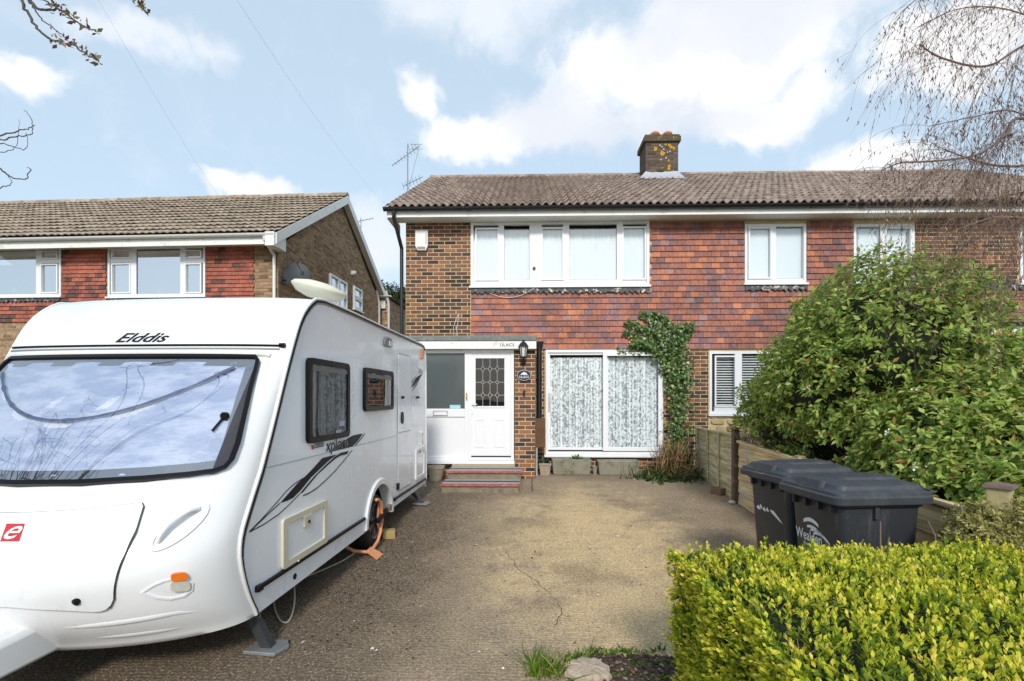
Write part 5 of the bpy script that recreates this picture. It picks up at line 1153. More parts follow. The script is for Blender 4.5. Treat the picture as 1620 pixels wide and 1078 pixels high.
# entrance door
ds0, ds1, dz0_, dz1_ = 3.03, 3.63, .50, 2.20
dr_ = MB().prism(rrect(ds0, ds1, dz0_, dz1_, .07, 5), SX(.001), SX(.010)).build('caravan_door', alw, van, smooth=30, keep=False, bevel=.005)
MB().ring(rrect(ds0 - .012, ds1 + .012, dz0_ - .012, dz1_ + .012, .08, 5), rrect(ds0 + .004, ds1 - .004, dz0_ + .004, dz1_ - .004, .066, 5), SX(.0), SX(.006)).build('door_seal', trimg, dr_, keep=False)
MB().box(.0101, .013, ds0 + .02, ds1 - .02, 1.215, 1.222).build('door_joint', trimg, dr_, keep=False)
MB().prism(oval(3.19, 1.40, .045, .075, 16), SX(.01), SX(.026)).build('door_lock', trimk, dr_, smooth=40, keep=False)
for s_ in (3.18, 3.92): m = MB(); m.lathe([(0, 0), (.02, 0), (.015, .04), (0, .045)], 8, Matrix.Translation((.005, s_, 1.66)) @ Matrix.Rotation(math.pi / 2, 4, 'Y')); m.build('door_retainer', trimk, van, keep=False)
# vent cowl, rear lamp, rear handle, heater hatch, 304
q = sz(612, 541); vent = MB().prism([(q[0] - .14, q[1] - .055), (q[0] + .14, q[1] - .055), (q[0] + .14, q[1] + .01), (q[0] + .08, q[1] + .05), (q[0] - .08, q[1] + .05), (q[0] - .14, q[1] + .01)], SX(0), SX(.03)).build('awning_light', pm('lamp_grey', (.16, .17, .18, 1), .4), van, keep=False, bevel=.01)
MB().prism([(q[0] - .02, q[1] - .05), (q[0] + .12, q[1] - .05), (q[0] + .11, q[1] + .01), (q[0] + .0, q[1] + .01)], SX(.03), SX(.036)).build('lens', pm('lens_grey', (.55, .55, .55, 1), .3), vent, keep=False)
MB().prism(rrect(4.16, 4.24, 2.22, 2.36, .02, 3), SX(0), SX(.03)).build('marker_lamp', pm('amber_dull', (.55, .22, .10, 1), .3), van, keep=False)
text('lettering', '304', lambda u, v: (.003, 4.02 + .26 * u, 2.0 + .075 * v), trimg, van, shear=.2, keep=False)
def SD(pts, nm='graphic'): return MB().add([(.0025, *sz(600 + X / 5.99, 520 + Y / 5.99)) for X, Y in pts], [tuple(range(len(pts)))]).build(nm, vinyl, van, keep=False)
SD([(300, 560), (318, 520), (345, 470), (385, 440), (385, 455), (365, 490), (330, 540)]); SD([(272, 625), (300, 580), (300, 590)]); SD([(385, 440), (412, 428), (392, 455), (350, 540), (300, 607), (345, 530), (380, 465)])
SD([(295, 545), (310, 500), (340, 460), (360, 445), (335, 472), (312, 510)])
m = MB(); m.tube([(0, 4.10, 1.16), (.045, 4.10, 1.15), (.045, 4.10, .99), (0, 4.10, .98)], .012, 8); m.build('rear_handle', trimw, van, smooth=True, keep=False)
hh = MB().ring(rrect(3.86, 4.36, .49, .93, .03, 4), rrect(3.91, 4.31, .54, .88, .02, 4), SX(0), SX(.018)).build('toilet_hatch', trimw, van, keep=False, bevel=.004); MB().prism(rrect(3.9, 4.32, .53, .89, .02, 3), SX(.0), SX(.008)).build('hatch_panel', alw, hh, keep=False)
MB().box(.018, .024, 4.0, 4.12, .86, .90).build('latch', trimg, hh, keep=False)
MB().prism(rrect(3.74, 4.32, 1.26, 1.52, .03, 3), SX(0), SX(.006)).build('heater_vent', alw, van, keep=False, bevel=.003)
MB().prism(rrect(2.99, 3.06, .52, .60, .01, 2), SX(0.001), SX(.02)).build('step_light', trimk, van, keep=False)
# wheel arch trim
arc = lambda r_, n=18: [(AC + r_ * math.cos(a), .30 + r_ * math.sin(a)) for a in [math.pi * k / n for k in range(n + 1)]]
a1, a2 = arc(AR + .065), arc(AR - .002); m = MB(); n_ = len(a1)
V = [(.0, *p) for p in a1] + [(.022, p[0], p[1]) for p in arc(AR + .05)] + [(.022, *p) for p in a2] + [(-.10, *p) for p in a2]
m.add(V, [(k * n_ + i, k * n_ + i + 1, (k + 1) * n_ + i + 1, (k + 1) * n_ + i) for k in range(3) for i in range(n_ - 1)]); m.build('wheel_arch', gel, van, smooth=50, keep=False)
m = MB(); V = [(-.02, *p) for p in arc(AR + .01)] + [(-.45, *p) for p in arc(AR + .01)]; m.add(V, [(i, i + 1, n_ + i + 1, n_ + i) for i in range(n_ - 1)]); m.add([(-.45, *p) for p in arc(AR + .01)], [tuple(range(n_))]); m.build('wheel_box', trimk, van, keep=False, fix=False)
# wheels
def wheel(xc, side):
    WMx = Matrix.Translation((xc, 2.33, .30)) @ Matrix.Rotation(math.pi / 2 * side, 4, 'Y')
    wh = MB().lathe([(.19, -.085), (.255, -.09), (.285, -.07), (.298, -.03), (.298, .03), (.285, .07), (.255, .09), (.19, .085)], 40, WMx).build('wheel', pm('tyre_rubber', (.015, .015, .016, 1), .75, .3, 20, .3, 60), van, smooth=50, keep=False)
    alloy = pm('alloy', (.30, .31, .32, 1), .35, .1, metal=.7)
    MB().lathe([(.193, .075), (.185, .085), (.172, .07), (.165, .02), (.165, -.06)], 40, WMx).build('rim', alloy, wh, smooth=50, keep=False, fix=False)
    m = MB()
    for k in range(5):
        a = 2 * math.pi * k / 5 + .3; c_, s_ = math.cos(a), math.sin(a); q = []
        for (r_, hw_) in ((.03, .03), (.175, .02)): q += [WMx @ Vector((r_ * c_ - hw_ * s_, r_ * s_ + hw_ * c_, .06)), WMx @ Vector((r_ * c_ + hw_ * s_, r_ * s_ - hw_ * c_, .06)), WMx @ Vector((r_ * c_ + hw_ * s_, r_ * s_ - hw_ * c_, .03)), WMx @ Vector((r_ * c_ - hw_ * s_, r_ * s_ + hw_ * c_, .03))]
        m.add(q, [(0, 1, 5, 4), (1, 2, 6, 5), (2, 3, 7, 6), (3, 0, 4, 7), (4, 5, 6, 7)])
    m.lathe([(0, .07), (.04, .065), (.045, .03)], 16, WMx); m.build('spokes', alloy, wh, keep=False)
    MB().lathe([(0, -.02), (.165, -.02)], 24, WMx).build('brake_drum', trimk, wh, keep=False, fix=False)
wheel(-.115, 1); wheel(-Wd + .115, -1)
m = MB(); m.tube([(-.1, 2.33, .30), (-Wd + .1, 2.33, .30)], .04, 8); m.build('axle', trimk, van, keep=False)
# corner steadies
for (xx, s_) in ((-.12, .10), (-Wd + .12, .10), (-.12, 4.1), (-Wd + .12, 4.1)):
    m = MB(); gzl = gz((CM @ Vector((xx, s_, 0))).y) ; e = .16 if xx > -1 else -.02
    M_ = Matrix.Translation((xx, s_, .27)); m.add([(xx - .035, s_ - .03, .30), (xx + .035, s_ - .03, .30), (xx + .035, s_ + .03, .30), (xx - .035, s_ + .03, .30), (xx - .035 + e, s_ - .05, gzl + .03), (xx + .035 + e, s_ - .05, gzl + .03), (xx + .035 + e, s_ + .01, gzl + .03), (xx - .035 + e, s_ + .01, gzl + .03)], [(0, 1, 2, 3), (4, 5, 6, 7), (0, 1, 5, 4), (1, 2, 6, 5), (2, 3, 7, 6), (3, 0, 4, 7)])
    sd_ = m.build('corner_steady', pm('steel_dark', (.05, .055, .06, 1), .5, .2, metal=.5), van, keep=False)
    MB().xy([(xx + e - .13, s_ - .09), (xx + e + .09, s_ - .11), (xx + e + .13, s_ + .0), (xx + e + .08, s_ + .08), (xx + e - .10, s_ + .07)], gzl + .004, gzl + .028).build('foot_plate', pm('steel_pale', (.35, .36, .36, 1), .45, .25, 20, metal=.6), sd_, keep=False, bevel=.005)
# saucer aerial on the roof
q = CMI @ atd(505, 460, 4.75); m = MB(); Tq = Matrix.Translation((q.x, q.y, 0))
zc_ = (CMI @ atd(505, 459, 4.75)).z
Tq = Matrix.Translation((q.x, q.y, zc_)) @ Matrix.Rotation(math.radians(14), 4, 'Y')
sau = MB().lathe([(.0, -.085), (.10, -.08), (.19, -.05), (.235, -.005), (.238, .008), (.22, .03), (.12, .06), (0, .07)], 36, Tq @ Matrix.Scale(1.05, 4)).build('saucer_aerial', pm('saucer_cream', (.70, .68, .55, 1), .4, .05), van, smooth=60, keep=False)
MB().tube([(q.x + .02, q.y, zc_ - .07), (q.x + .02, q.y, 2.45)], .04, 10).build('aerial_stem', pm('stem_cream', (.45, .42, .3, 1), .6), sau, keep=False)

# ---- wheel clamp (locked round the wheel)
orange = pm('clamp_orange', (.72, .30, .14, 1), .5, .12, 9)
clamp = root('wheel_clamp', CM @ Vector((.05, 2.33, .05)), CRZ, 'orange wheel clamp locked over the caravan wheel', 'wheel clamp')
def C3(px, py, x): s_, z_ = sz(px, py, x); return CM @ Vector((x, s_, z_))
m = MB()
V2 = [(.0 + .09 * math.cos(2 * math.pi * k / 24), .165 * math.sin(2 * math.pi * k / 24)) for k in range(24)]
m.prism(V2, lambda a, b: CM @ Vector((-.02, 2.42 + a, .34 + b)), lambda a, b: CM @ Vector((.005, 2.42 + a, .34 + b))); m.build('cover_plate', orange, clamp, bevel=.006)
def armpts(dx): return [CM @ Vector((dx, s_, z_)) for s_, z_ in ((2.20, .56), (2.29, .54), (2.36, .46), (2.39, .36), (2.38, .27), (2.34, .17), (2.25, .10), (2.12, .07), (1.98, .065))]
MB().tube(armpts(.02), .017, 8).build('arm', orange, clamp, smooth=True); MB().tube([CM @ Vector((.02, 1.98, .065)), CM @ Vector((-.12, 1.95, .08)), CM @ Vector((-.2, 1.95, .12))], .017, 8).build('inner_arm', orange, clamp, smooth=True)
m = MB(); m.box(.01, .05, 2.22, 2.58, .335, .375, CM @ Matrix.Translation((0, 2.4, .355)) @ Matrix.Rotation(math.radians(12), 4, 'X') @ Matrix.Translation((0, -2.4, -.355))); m.build('lock_bar', trimk, clamp, bevel=.006)
m = MB(); m.box(.02, .07, 2.52, 2.60, .36, .43, CM); m.build('lock_body', pm('lock_grey', (.2, .2, .2, 1), .4, metal=.6), clamp, bevel=.005)
m = MB(); m.add([CM @ Vector(p) for p in ((.0, 1.96, .085), (.0, 2.10, .085), (.14, 2.08, .02), (.14, 1.90, .02), (.0, 1.96, .07), (.0, 2.10, .07), (.14, 2.08, .005), (.14, 1.90, .005))], [(0, 1, 2, 3), (4, 5, 6, 7), (0, 1, 5, 4), (1, 2, 6, 5), (2, 3, 7, 6), (3, 0, 4, 7)]); m.build('foot', orange, clamp)
# wooden chock
cp = on_ground(614, 850); m = MB(); Mc = Matrix.LocRotScale(cp, Euler((0, 0, .25)), None)
m.prism([(-.10, 0), (.12, 0), (.12, .05), (.04, .09), (-.10, .09)], lambda a, b: Mc @ Vector((-.06, a, b)), lambda a, b: Mc @ Vector((.08, a, b)))
tag(m.build('wheel_chock', pm('chock_wood', (.36, .27, .10, 1), .85, .3, 10, .4, 40), None, bevel=.006), 'yellowish timber chock on the ground behind the clamped wheel', 'chock')
# mains cable
P = [CM @ Vector((.03, .50, .45))] + [on_ground(*p) + Vector((0, 0, h)) for p, h in (((465, 935), .20), ((466, 962), .06), ((458, 983), .01), ((445, 985), .01), ((435, 965), .01), ((437, 945), .01), ((460, 925), .01), ((500, 908), .01), ((540, 890), .01), ((562, 876), .01))]
tag(MB().tube(catmull(P), .006, 6).build('mains_cable', pm('cable_cream', (.62, .56, .46, 1), .6), None, smooth=True), 'cream cable hanging from the caravan hatch and trailing on the drive', 'cable')

# ================================================================== STEPS, POTS AND TROUGHS BY THE PORCH
timber = pm('weathered_timber', (.23, .19, .13, 1), .85, .35, 9, .5, 40, dirt=(.12, .11, .10, 1), dirt_s=6, dirt_lo=.45, dirt_hi=.7, rnd=.2)
redp = pm('red_strip', (.34, .085, .08, 1), .7, .3, 12, .4, 60, dirt=(.45, .28, .22, 1), dirt_s=14, dirt_lo=.5, dirt_hi=.7); darkp = pm('dark_deck', (.05, .05, .05, 1), .8, .4, 15, .4, 50)
palep = pm('pale_deck', (.36, .34, .32, 1), .8, .3, 15, .4, 50)
stp = root('porch_steps', (PX(765), 8.5, .17), 0, 'two-tier timber steps with red anti-slip strips at the front door', 'steps')
def tier(x0, x1, y0, y1, z0, z1):
    MB().box(x0 + .02, x1 - .02, y0 + .03, y0 + .06, z0, z1 - .03).build('riser', timber, stp, bevel=.004)
    MB().box(x0 + .02, x0 + .05, y0 + .061, y1, z0, z1 - .03).build('side_board', timber, stp); MB().box(x1 - .05, x1 - .02, y0 + .061, y1, z0, z1 - .03).build('side_board', timber, stp)
    n = 4; w = (y1 - y0) / n
    for k in range(n):
        MB().box(x0 + R.uniform(-.006, .006), x1 + R.uniform(-.006, .006), y0 + k * w, y0 + (k + 1) * w - .012, z1 - .029, z1).build('tread_board', (redp, palep, darkp, palep)[k], stp, bevel=.005)
s1 = 7.98; s2 = 8.50
tier(X_(696, s1), X_(822, s1), s1, s2 + .04, gz(8.1) - .01, Z_(768, s1)); tier(X_(706, s2), X_(826, s2), s2, 9.09, gz(8.3) - .01, Z_(747, s2))
concrete_pot = pm('old_concrete', (.25, .235, .18, 1), .95, .3, 9, .7, 45, dirt=(.11, .12, .06, 1), dirt_s=5, dirt_lo=.5, dirt_hi=.7)
stone_pot = pm('stone_pot', (.36, .30, .22, 1), .95, .3, 9, .7, 45, dirt=(.13, .12, .08, 1), dirt_s=5, dirt_lo=.52, dirt_hi=.7)
def trough(px0, px1, py0, py1, label, plant):
    d = 9.66; x0, x1 = X_(px0, d), X_(px1, d); zg = gz(d); z1 = zg + (py1 - py0) / 80.5 - .01
    m = MB(); a = .03; po = [(x0 + a, d + .01), (x1 - a, d + .01), (x1 - a, d + .26), (x0 + a, d + .26)]; pt = [(x0, d - .015), (x1, d - .015), (x1, d + .285), (x0, d + .285)]; pi = [(x0 + .045, d + .03), (x1 - .045, d + .03), (x1 - .045, d + .24), (x0 + .045, d + .24)]
    V = [(p[0], p[1], zg) for p in po] + [(p[0], p[1], z1) for p in pt] + [(p[0], p[1], z1) for p in pi] + [(p[0], p[1], z1 - .06) for p in pi]
    F = [(0, 1, 2, 3)] + [(k * 4 + i, k * 4 + (i + 1) % 4, (k + 1) * 4 + (i + 1) % 4, (k + 1) * 4 + i) for k in range(3) for i in range(4)]
    m.add(V, F); o = m.build('stone_trough', concrete_pot, None, bevel=.018); tag(o, label, 'planter')
    MB().add([(p[0], p[1], z1 - .05) for p in pi], [(0, 1, 2, 3)]).build('soil', soil_m, o); return (x0, x1, d, z1)
t1 = trough(873, 936, 727, 752, 'mossy stone trough under the patio doors with a small green plant in it', 1)
t2 = trough(946, 1013, 729, 752, 'mossy stone trough under the patio doors, the bare one nearer the ivy', 0)
def pot(px, py, r, h, label, square=False, mat=None, name='flower_pot'):
    c = on_ground(px, py); m = MB(); n = 4 if square else 28; T_ = Matrix.Translation(c) @ (Matrix.Rotation(math.pi / 4, 4, 'Z') if square else Matrix()); k = 1.35 if square else 1
    m.lathe([(0, 0), (r * .72 * k, 0), (r * .92 * k, h * .8), (r * k, h * .82), (r * k, h), (r * .86 * k, h), (r * .82 * k, h * .85), (0, h * .85)], n, T_); o = m.build(name, mat or stone_pot, None, smooth=40 if not square else 20, bevel=.006 if square else 0); tag(o, label, 'flower pot')
    MB().lathe([(0, h * .86), (r * .80 * k, h * .86)], n, T_).build('soil', soil_m, o, fix=False); return c
pot(690, 760, .155, .26, 'round stone flower pot left of the porch steps'); pc = pot(862, 752, .125, .24, 'small square stone pot beside the brick porch pier', True); pot(941, 751, .05, .16, 'tiny grey jar standing between the two stone troughs', False, concrete_pot, 'jar')
green_m = leaf_mat('fresh_green', [(0, (.03, .07, .012, 1)), (.6, (.09, .20, .02, 1)), (1, (.20, .30, .05, 1))])
def tuft(name, c, n, spread, h, mat, w=.012, lean=.6, seed=0, parent=None, up=1.0):
    rg = np.random.default_rng(seed); P = np.array(c) + np.stack([rg.normal(0, spread, n), rg.normal(0, spread * .7, n), np.zeros(n)], 1)
    D = np.stack([rg.normal(0, lean, n), rg.normal(0, lean, n), np.full(n, up)], 1); U = unit(np.stack([rg.normal(0, 1, n), rg.normal(0, 1, n), np.full(n, .4)], 1))
    T = np.array([[-.5, 0, 0], [.5, 0, 0], [-.42, .45, .06], [.42, .45, .06], [-.25, .8, -.02], [.25, .8, -.02], [0, 1, -.16]]); TF = np.array([[0, 1, 3], [0, 3, 2], [2, 3, 5], [2, 5, 4], [4, 5, 6]])
    V, F = leaf_arrays(P, D, U, rg.uniform(.45, 1.1, n) * h, np.full(n, w) * rg.uniform(.6, 1.3, n), T, TF); return obj_link(name, np_mesh(name, V, F, mat), parent)
tag(tuft('trough_plant', ((t1[0] + t1[1]) / 2 + .1, t1[2] + .1, t1[3] - .05), 60, .03, .17, green_m, .03, .8, 3), 'bright green rosette plant growing in the left stone trough', 'plant')
tag(tuft('pot_plant', (pc.x, pc.y, pc.z + .2), 70, .06, .17, leaf_mat('dark_pot_leaf', [(0, (.012, .025, .01, 1)), (1, (.05, .09, .03, 1))]), .03, .7, 4), 'dark leafy plant in the small square pot by the pier', 'plant')

# ================================================================== FENCE
fence_m = []
for i, (a, b) in enumerate((((.54, .40, .20, 1), (.68, .53, .31, 1)), ((.46, .39, .21, 1), (.58, .49, .30, 1)))):
    t = NT('fence_timber_%d' % i); P = t.coord(False); mp = t.n('ShaderNodeMapping'); t.l(P, mp.inputs[0]); mp.inputs['Scale'].default_value = (8, 1.2, 26)
    g1 = t.noise(1.6, 5, .6, mp.outputs[0]); c = t.mix(t.rand(), a, b); c = t_scale(t, c, t.mr(g1, .3, .7, .6, 1.35)); c = t.mix(t.mr(t.noise(2.2, 5, .65, P), .53, .72), c, (.46, .43, .37, 1)); c = t.mix(t.mr(t.noise(3.1, 4, .6, P), .60, .78), c, (.27, .25, .08, 1))
    t.pbr(c, .85, 0, t.bump(g1, .5, .01), .25); fence_m.append(t.m)
fen = root('garden_fence', c2w(3.28, 7.4, .1), 0, 'low overlapped-board timber fence between the drive and the big shrub', 'fence')
fa, fb, fc = c2w(3.56, 9.75), c2w(3.28, 7.38), c2w(2.99, 3.1)
def fence_panel(a, b, top_a, top_b, nb_, battens, mat):
    d = (b - a); L_ = math.hypot(d.x, d.y); ang = math.atan2(d.y, d.x)
    bot_a, bot_b = gz(a.y) + .02, gz(b.y) + .02
    for k in range(nb_):
        z0a = bot_a + (top_a - .04 - bot_a) * k / nb_; z0b = bot_b + (top_b - .04 - bot_b) * k / nb_; z1a = bot_a + (top_a - .04 - bot_a) * (k + 1) / nb_ + .02; z1b = bot_b + (top_b - .04 - bot_b) * (k + 1) / nb_ + .02
        u = d.normalized(); n = Vector((-u.y, u.x, 0)); n = n if n.x < 0 else -n        # towards the drive (-x)
        q = []; n_s = 10; rr = random.Random(k * 7 + int(a.y * 10))
        wob = [rr.uniform(-.008, .008) for _ in range(n_s + 1)]
        V = []
        for i in range(n_s + 1):
            t = i / n_s; p = a + d * t; zz0 = z0a + (z0b - z0a) * t + wob[i]; zz1 = z1a + (z1b - z1a) * t
            for (zz, o) in ((zz0, .026), (zz1, .008), (zz1, -.004), (zz0, .010)): V.append((p.x + n.x * o, p.y + n.y * o, zz))
        F = [(i * 4 + j, i * 4 + (j + 1) % 4, (i + 1) * 4 + (j + 1) % 4, (i + 1) * 4 + j) for i in range(n_s) for j in range(4)] + [(0, 1, 2, 3), tuple(n_s * 4 + j for j in range(4))]
        MB().add(V, F).build('fence_board', mat, fen)
    u = d.normalized(); n = Vector((-u.y, u.x, 0)); n = n if n.x < 0 else -n
    def bar(p, q, z0p, z1p, z0q, z1q, o0, o1, nm):
        V = [(r_.x + n.x * o, r_.y + n.y * o, z) for r_, za_, zb_ in ((p, z0p, z1p), (q, z0q, z1q)) for o, z in ((o0, za_), (o1, za_), (o1, zb_), (o0, zb_))]
        MB().add(V, [(0, 1, 2, 3), (4, 5, 6, 7), (0, 1, 5, 4), (1, 2, 6, 5), (2, 3, 7, 6), (3, 0, 4, 7)]).build(nm, mat, fen, bevel=.003)
    bar(a, b, top_a - .035, top_a, top_b - .035, top_b, -.012, .05, 'top_rail')
    for t in battens:
        p = a + d * t; q = p + u * .04; zt_ = top_a + (top_b - top_a) * t - .037; zb_ = gz(p.y) + .01
        bar(p, q, zb_, zt_, zb_, zt_, .027, .052, 'batten')
fence_panel(fa, fb, 1.10, 1.125, 5, (.06, .38, .66), fence_m[1])
fp2 = fb.lerp(fc, .43); fp3 = fb.lerp(fc, .86)
fence_panel(fb + (fc - fb).normalized() * .12, fp2, 1.045, .985, 5, (), fence_m[0])
fence_panel(fp2 + (fc - fb).normalized() * .1, fc + (fb - fc).normalized() * .08, .975, .93, 4, (.5,), fence_m[0])
def post(p, w, top, mat, cap, rz=0.0, name='post'):
    M_ = Matrix.Translation((p.x, p.y, 0)) @ Matrix.Rotation(rz, 4, 'Z'); o = MB().box(-w / 2, w / 2, -w / 2, w / 2, gz(p.y) - .1, top, M_).build(name, mat, fen, bevel=.006)
    if cap: MB().add([M_ @ Vector(q) for q in [(sx * (w / 2 + .015), sy * (w / 2 + .015), top + .002) for sx, sy in ((-1, -1), (1, -1), (1, 1), (-1, 1))] + [(sx * (w / 2 + .012), sy * (w / 2 + .012), top + .02) for sx, sy in ((-1, -1), (1, -1), (1, 1), (-1, 1))] + [(0, 0, top + .035)]], [(0, 1, 2, 3), (0, 1, 5, 4), (1, 2, 6, 5), (2, 3, 7, 6), (3, 0, 4, 7), (4, 5, 8), (5, 6, 8), (6, 7, 8), (7, 4, 8)]).build('post_cap', pm('cap_brown', (.16, .11, .09, 1), .8, .3, 12, .4, 40), o)
post(fb + Vector((-.03, -.03, 0)), .085, 1.20, pm('post_brown', (.12, .075, .045, 1), .8, .35, 12, .4, 40, dirt=(.30, .25, .18, 1), dirt_s=5, dirt_lo=.55, dirt_hi=.7), True, .1)
post(fp2, .085, 1.02, fence_m[0], False)
post(atd(1582, 775, 2.95) * 1.0, .105, atd(1582, 772, 2.95).z, pm('post_yellow', (.38, .32, .16, 1), .85, .3, 12, .5, 40, dirt=(.28, .27, .25, 1), dirt_s=6, dirt_lo=.5, dirt_hi=.7), True, math.radians(38))
# brick and stone at the foot of the fence
b0 = on_ground(1136, 782); M_ = Matrix.LocRotScale(b0, Euler((0, 0, .5)), None)
tag(MB().box(-.06, .06, -.1, .1, 0, .10, M_).build('loose_brick', pm('loose_brick', (.22, .12, .07, 1), .9, .3, 12, .5, 50), None, bevel=.008), 'loose brown brick leaning at the foot of the fence', 'brick')
def pebble(c, r, mat, name, seed):
    rr = random.Random(seed); m = MB(); bm = bmesh.new(); bmesh.ops.create_icosphere(bm, subdivisions=2, radius=1)
    for v in bm.verts: v.co = Vector((v.co.x * r[0], v.co.y * r[1], max(v.co.z, -.6) * r[2])) * (1 + .25 * noise.noise(v.co * 1.7 + Vector((seed, 0, 0)))) + c + Vector((0, 0, r[2] * .55))
    me = bpy.data.meshes.new(name); bm.to_mesh(me); bm.free(); me.materials.append(mat); me.polygons.foreach_set('use_smooth', [True] * len(me.polygons)); return obj_link(name, me)
tag(pebble(on_ground(1158, 797), (.05, .05, .035), pm('pale_stone', (.50, .46, .38, 1), .9, .2, 10, .4, 30), 'white_stone', 2), 'pale round stone at the foot of the brown fence post', 'stone')
sc = on_ground(930, 1066); rr = random.Random(12); n_ = 26; slab_m = pm('broken_slab', (.46, .37, .28, 1), .95, .35, 20, 1.0, 60, dirt=(.25, .19, .14, 1), dirt_s=30)
pr = [(.135 * (1 + rr.uniform(-.13, .1)) * math.copysign(abs(math.cos(2 * math.pi * k / n_)) ** .8, math.cos(2 * math.pi * k / n_)), .12 * (1 + rr.uniform(-.13, .1)) * math.copysign(abs(math.sin(2 * math.pi * k / n_)) ** .8, math.sin(2 * math.pi * k / n_))) for k in range(n_)]
V = [(sc.x + x, sc.y + y, .004) for x, y in pr] + [(sc.x + x * .98, sc.y + y * .98, .03 + rr.uniform(-.006, .006)) for x, y in pr] + [(sc.x + x * .86, sc.y + y * .86, .042 + rr.uniform(-.005, .005)) for x, y in pr] + [(sc.x + x * .45, sc.y + y * .45, .046 + rr.uniform(-.005, .005)) for x, y in pr] + [(sc.x, sc.y, .047)]
F = [(k * n_ + i, k * n_ + (i + 1) % n_, (k + 1) * n_ + (i + 1) % n_, (k + 1) * n_ + i) for k in range(3) for i in range(n_)] + [(3 * n_ + i, 3 * n_ + (i + 1) % n_, 4 * n_) for i in range(n_)]
tag(MB().add(V, F).build('broken_slab', slab_m), 'broken piece of pale concrete slab lying in the soil at the front', 'stone')

# ================================================================== WHEELED BINS
bin_m = NT('bin_plastic'); bc = bin_m.mix(bin_m.mr(bin_m.noise(2.5, 6, .7), .45, .8), (.030, .033, .040, 1), (.055, .057, .062, 1)); bmp = bin_m.n('ShaderNodeMapping'); bin_m.l(bin_m.coord(), bmp.inputs[0]); bmp.inputs['Scale'].default_value = (14, 14, 1.6); bc = bin_m.mix(bin_m.mr(bin_m.noise(1, 5, .7, bmp.outputs[0]), .56, .78, 0, .5), bc, (.15, .155, .16, 1)); bin_m.pbr(bin_m.mix(bin_m.mr(bin_m.noise(60, 3, .7), .66, .75), bc, (.12, .12, .11, 1)), .48, 0, bin_m.bump(bin_m.noise(180, 2), .12, .002), .4); bin_m = bin_m.m
lid_m = NT('bin_lid_plastic'); lc = lid_m.mix(lid_m.mr(lid_m.noise(5, 8, .8), .46, .85), (.045, .050, .062, 1), (.12, .125, .11, 1)); lid_m.pbr(lc, .5, 0, lid_m.bump(lid_m.noise(160, 2), .12, .002), .4); lid_m = lid_m.m
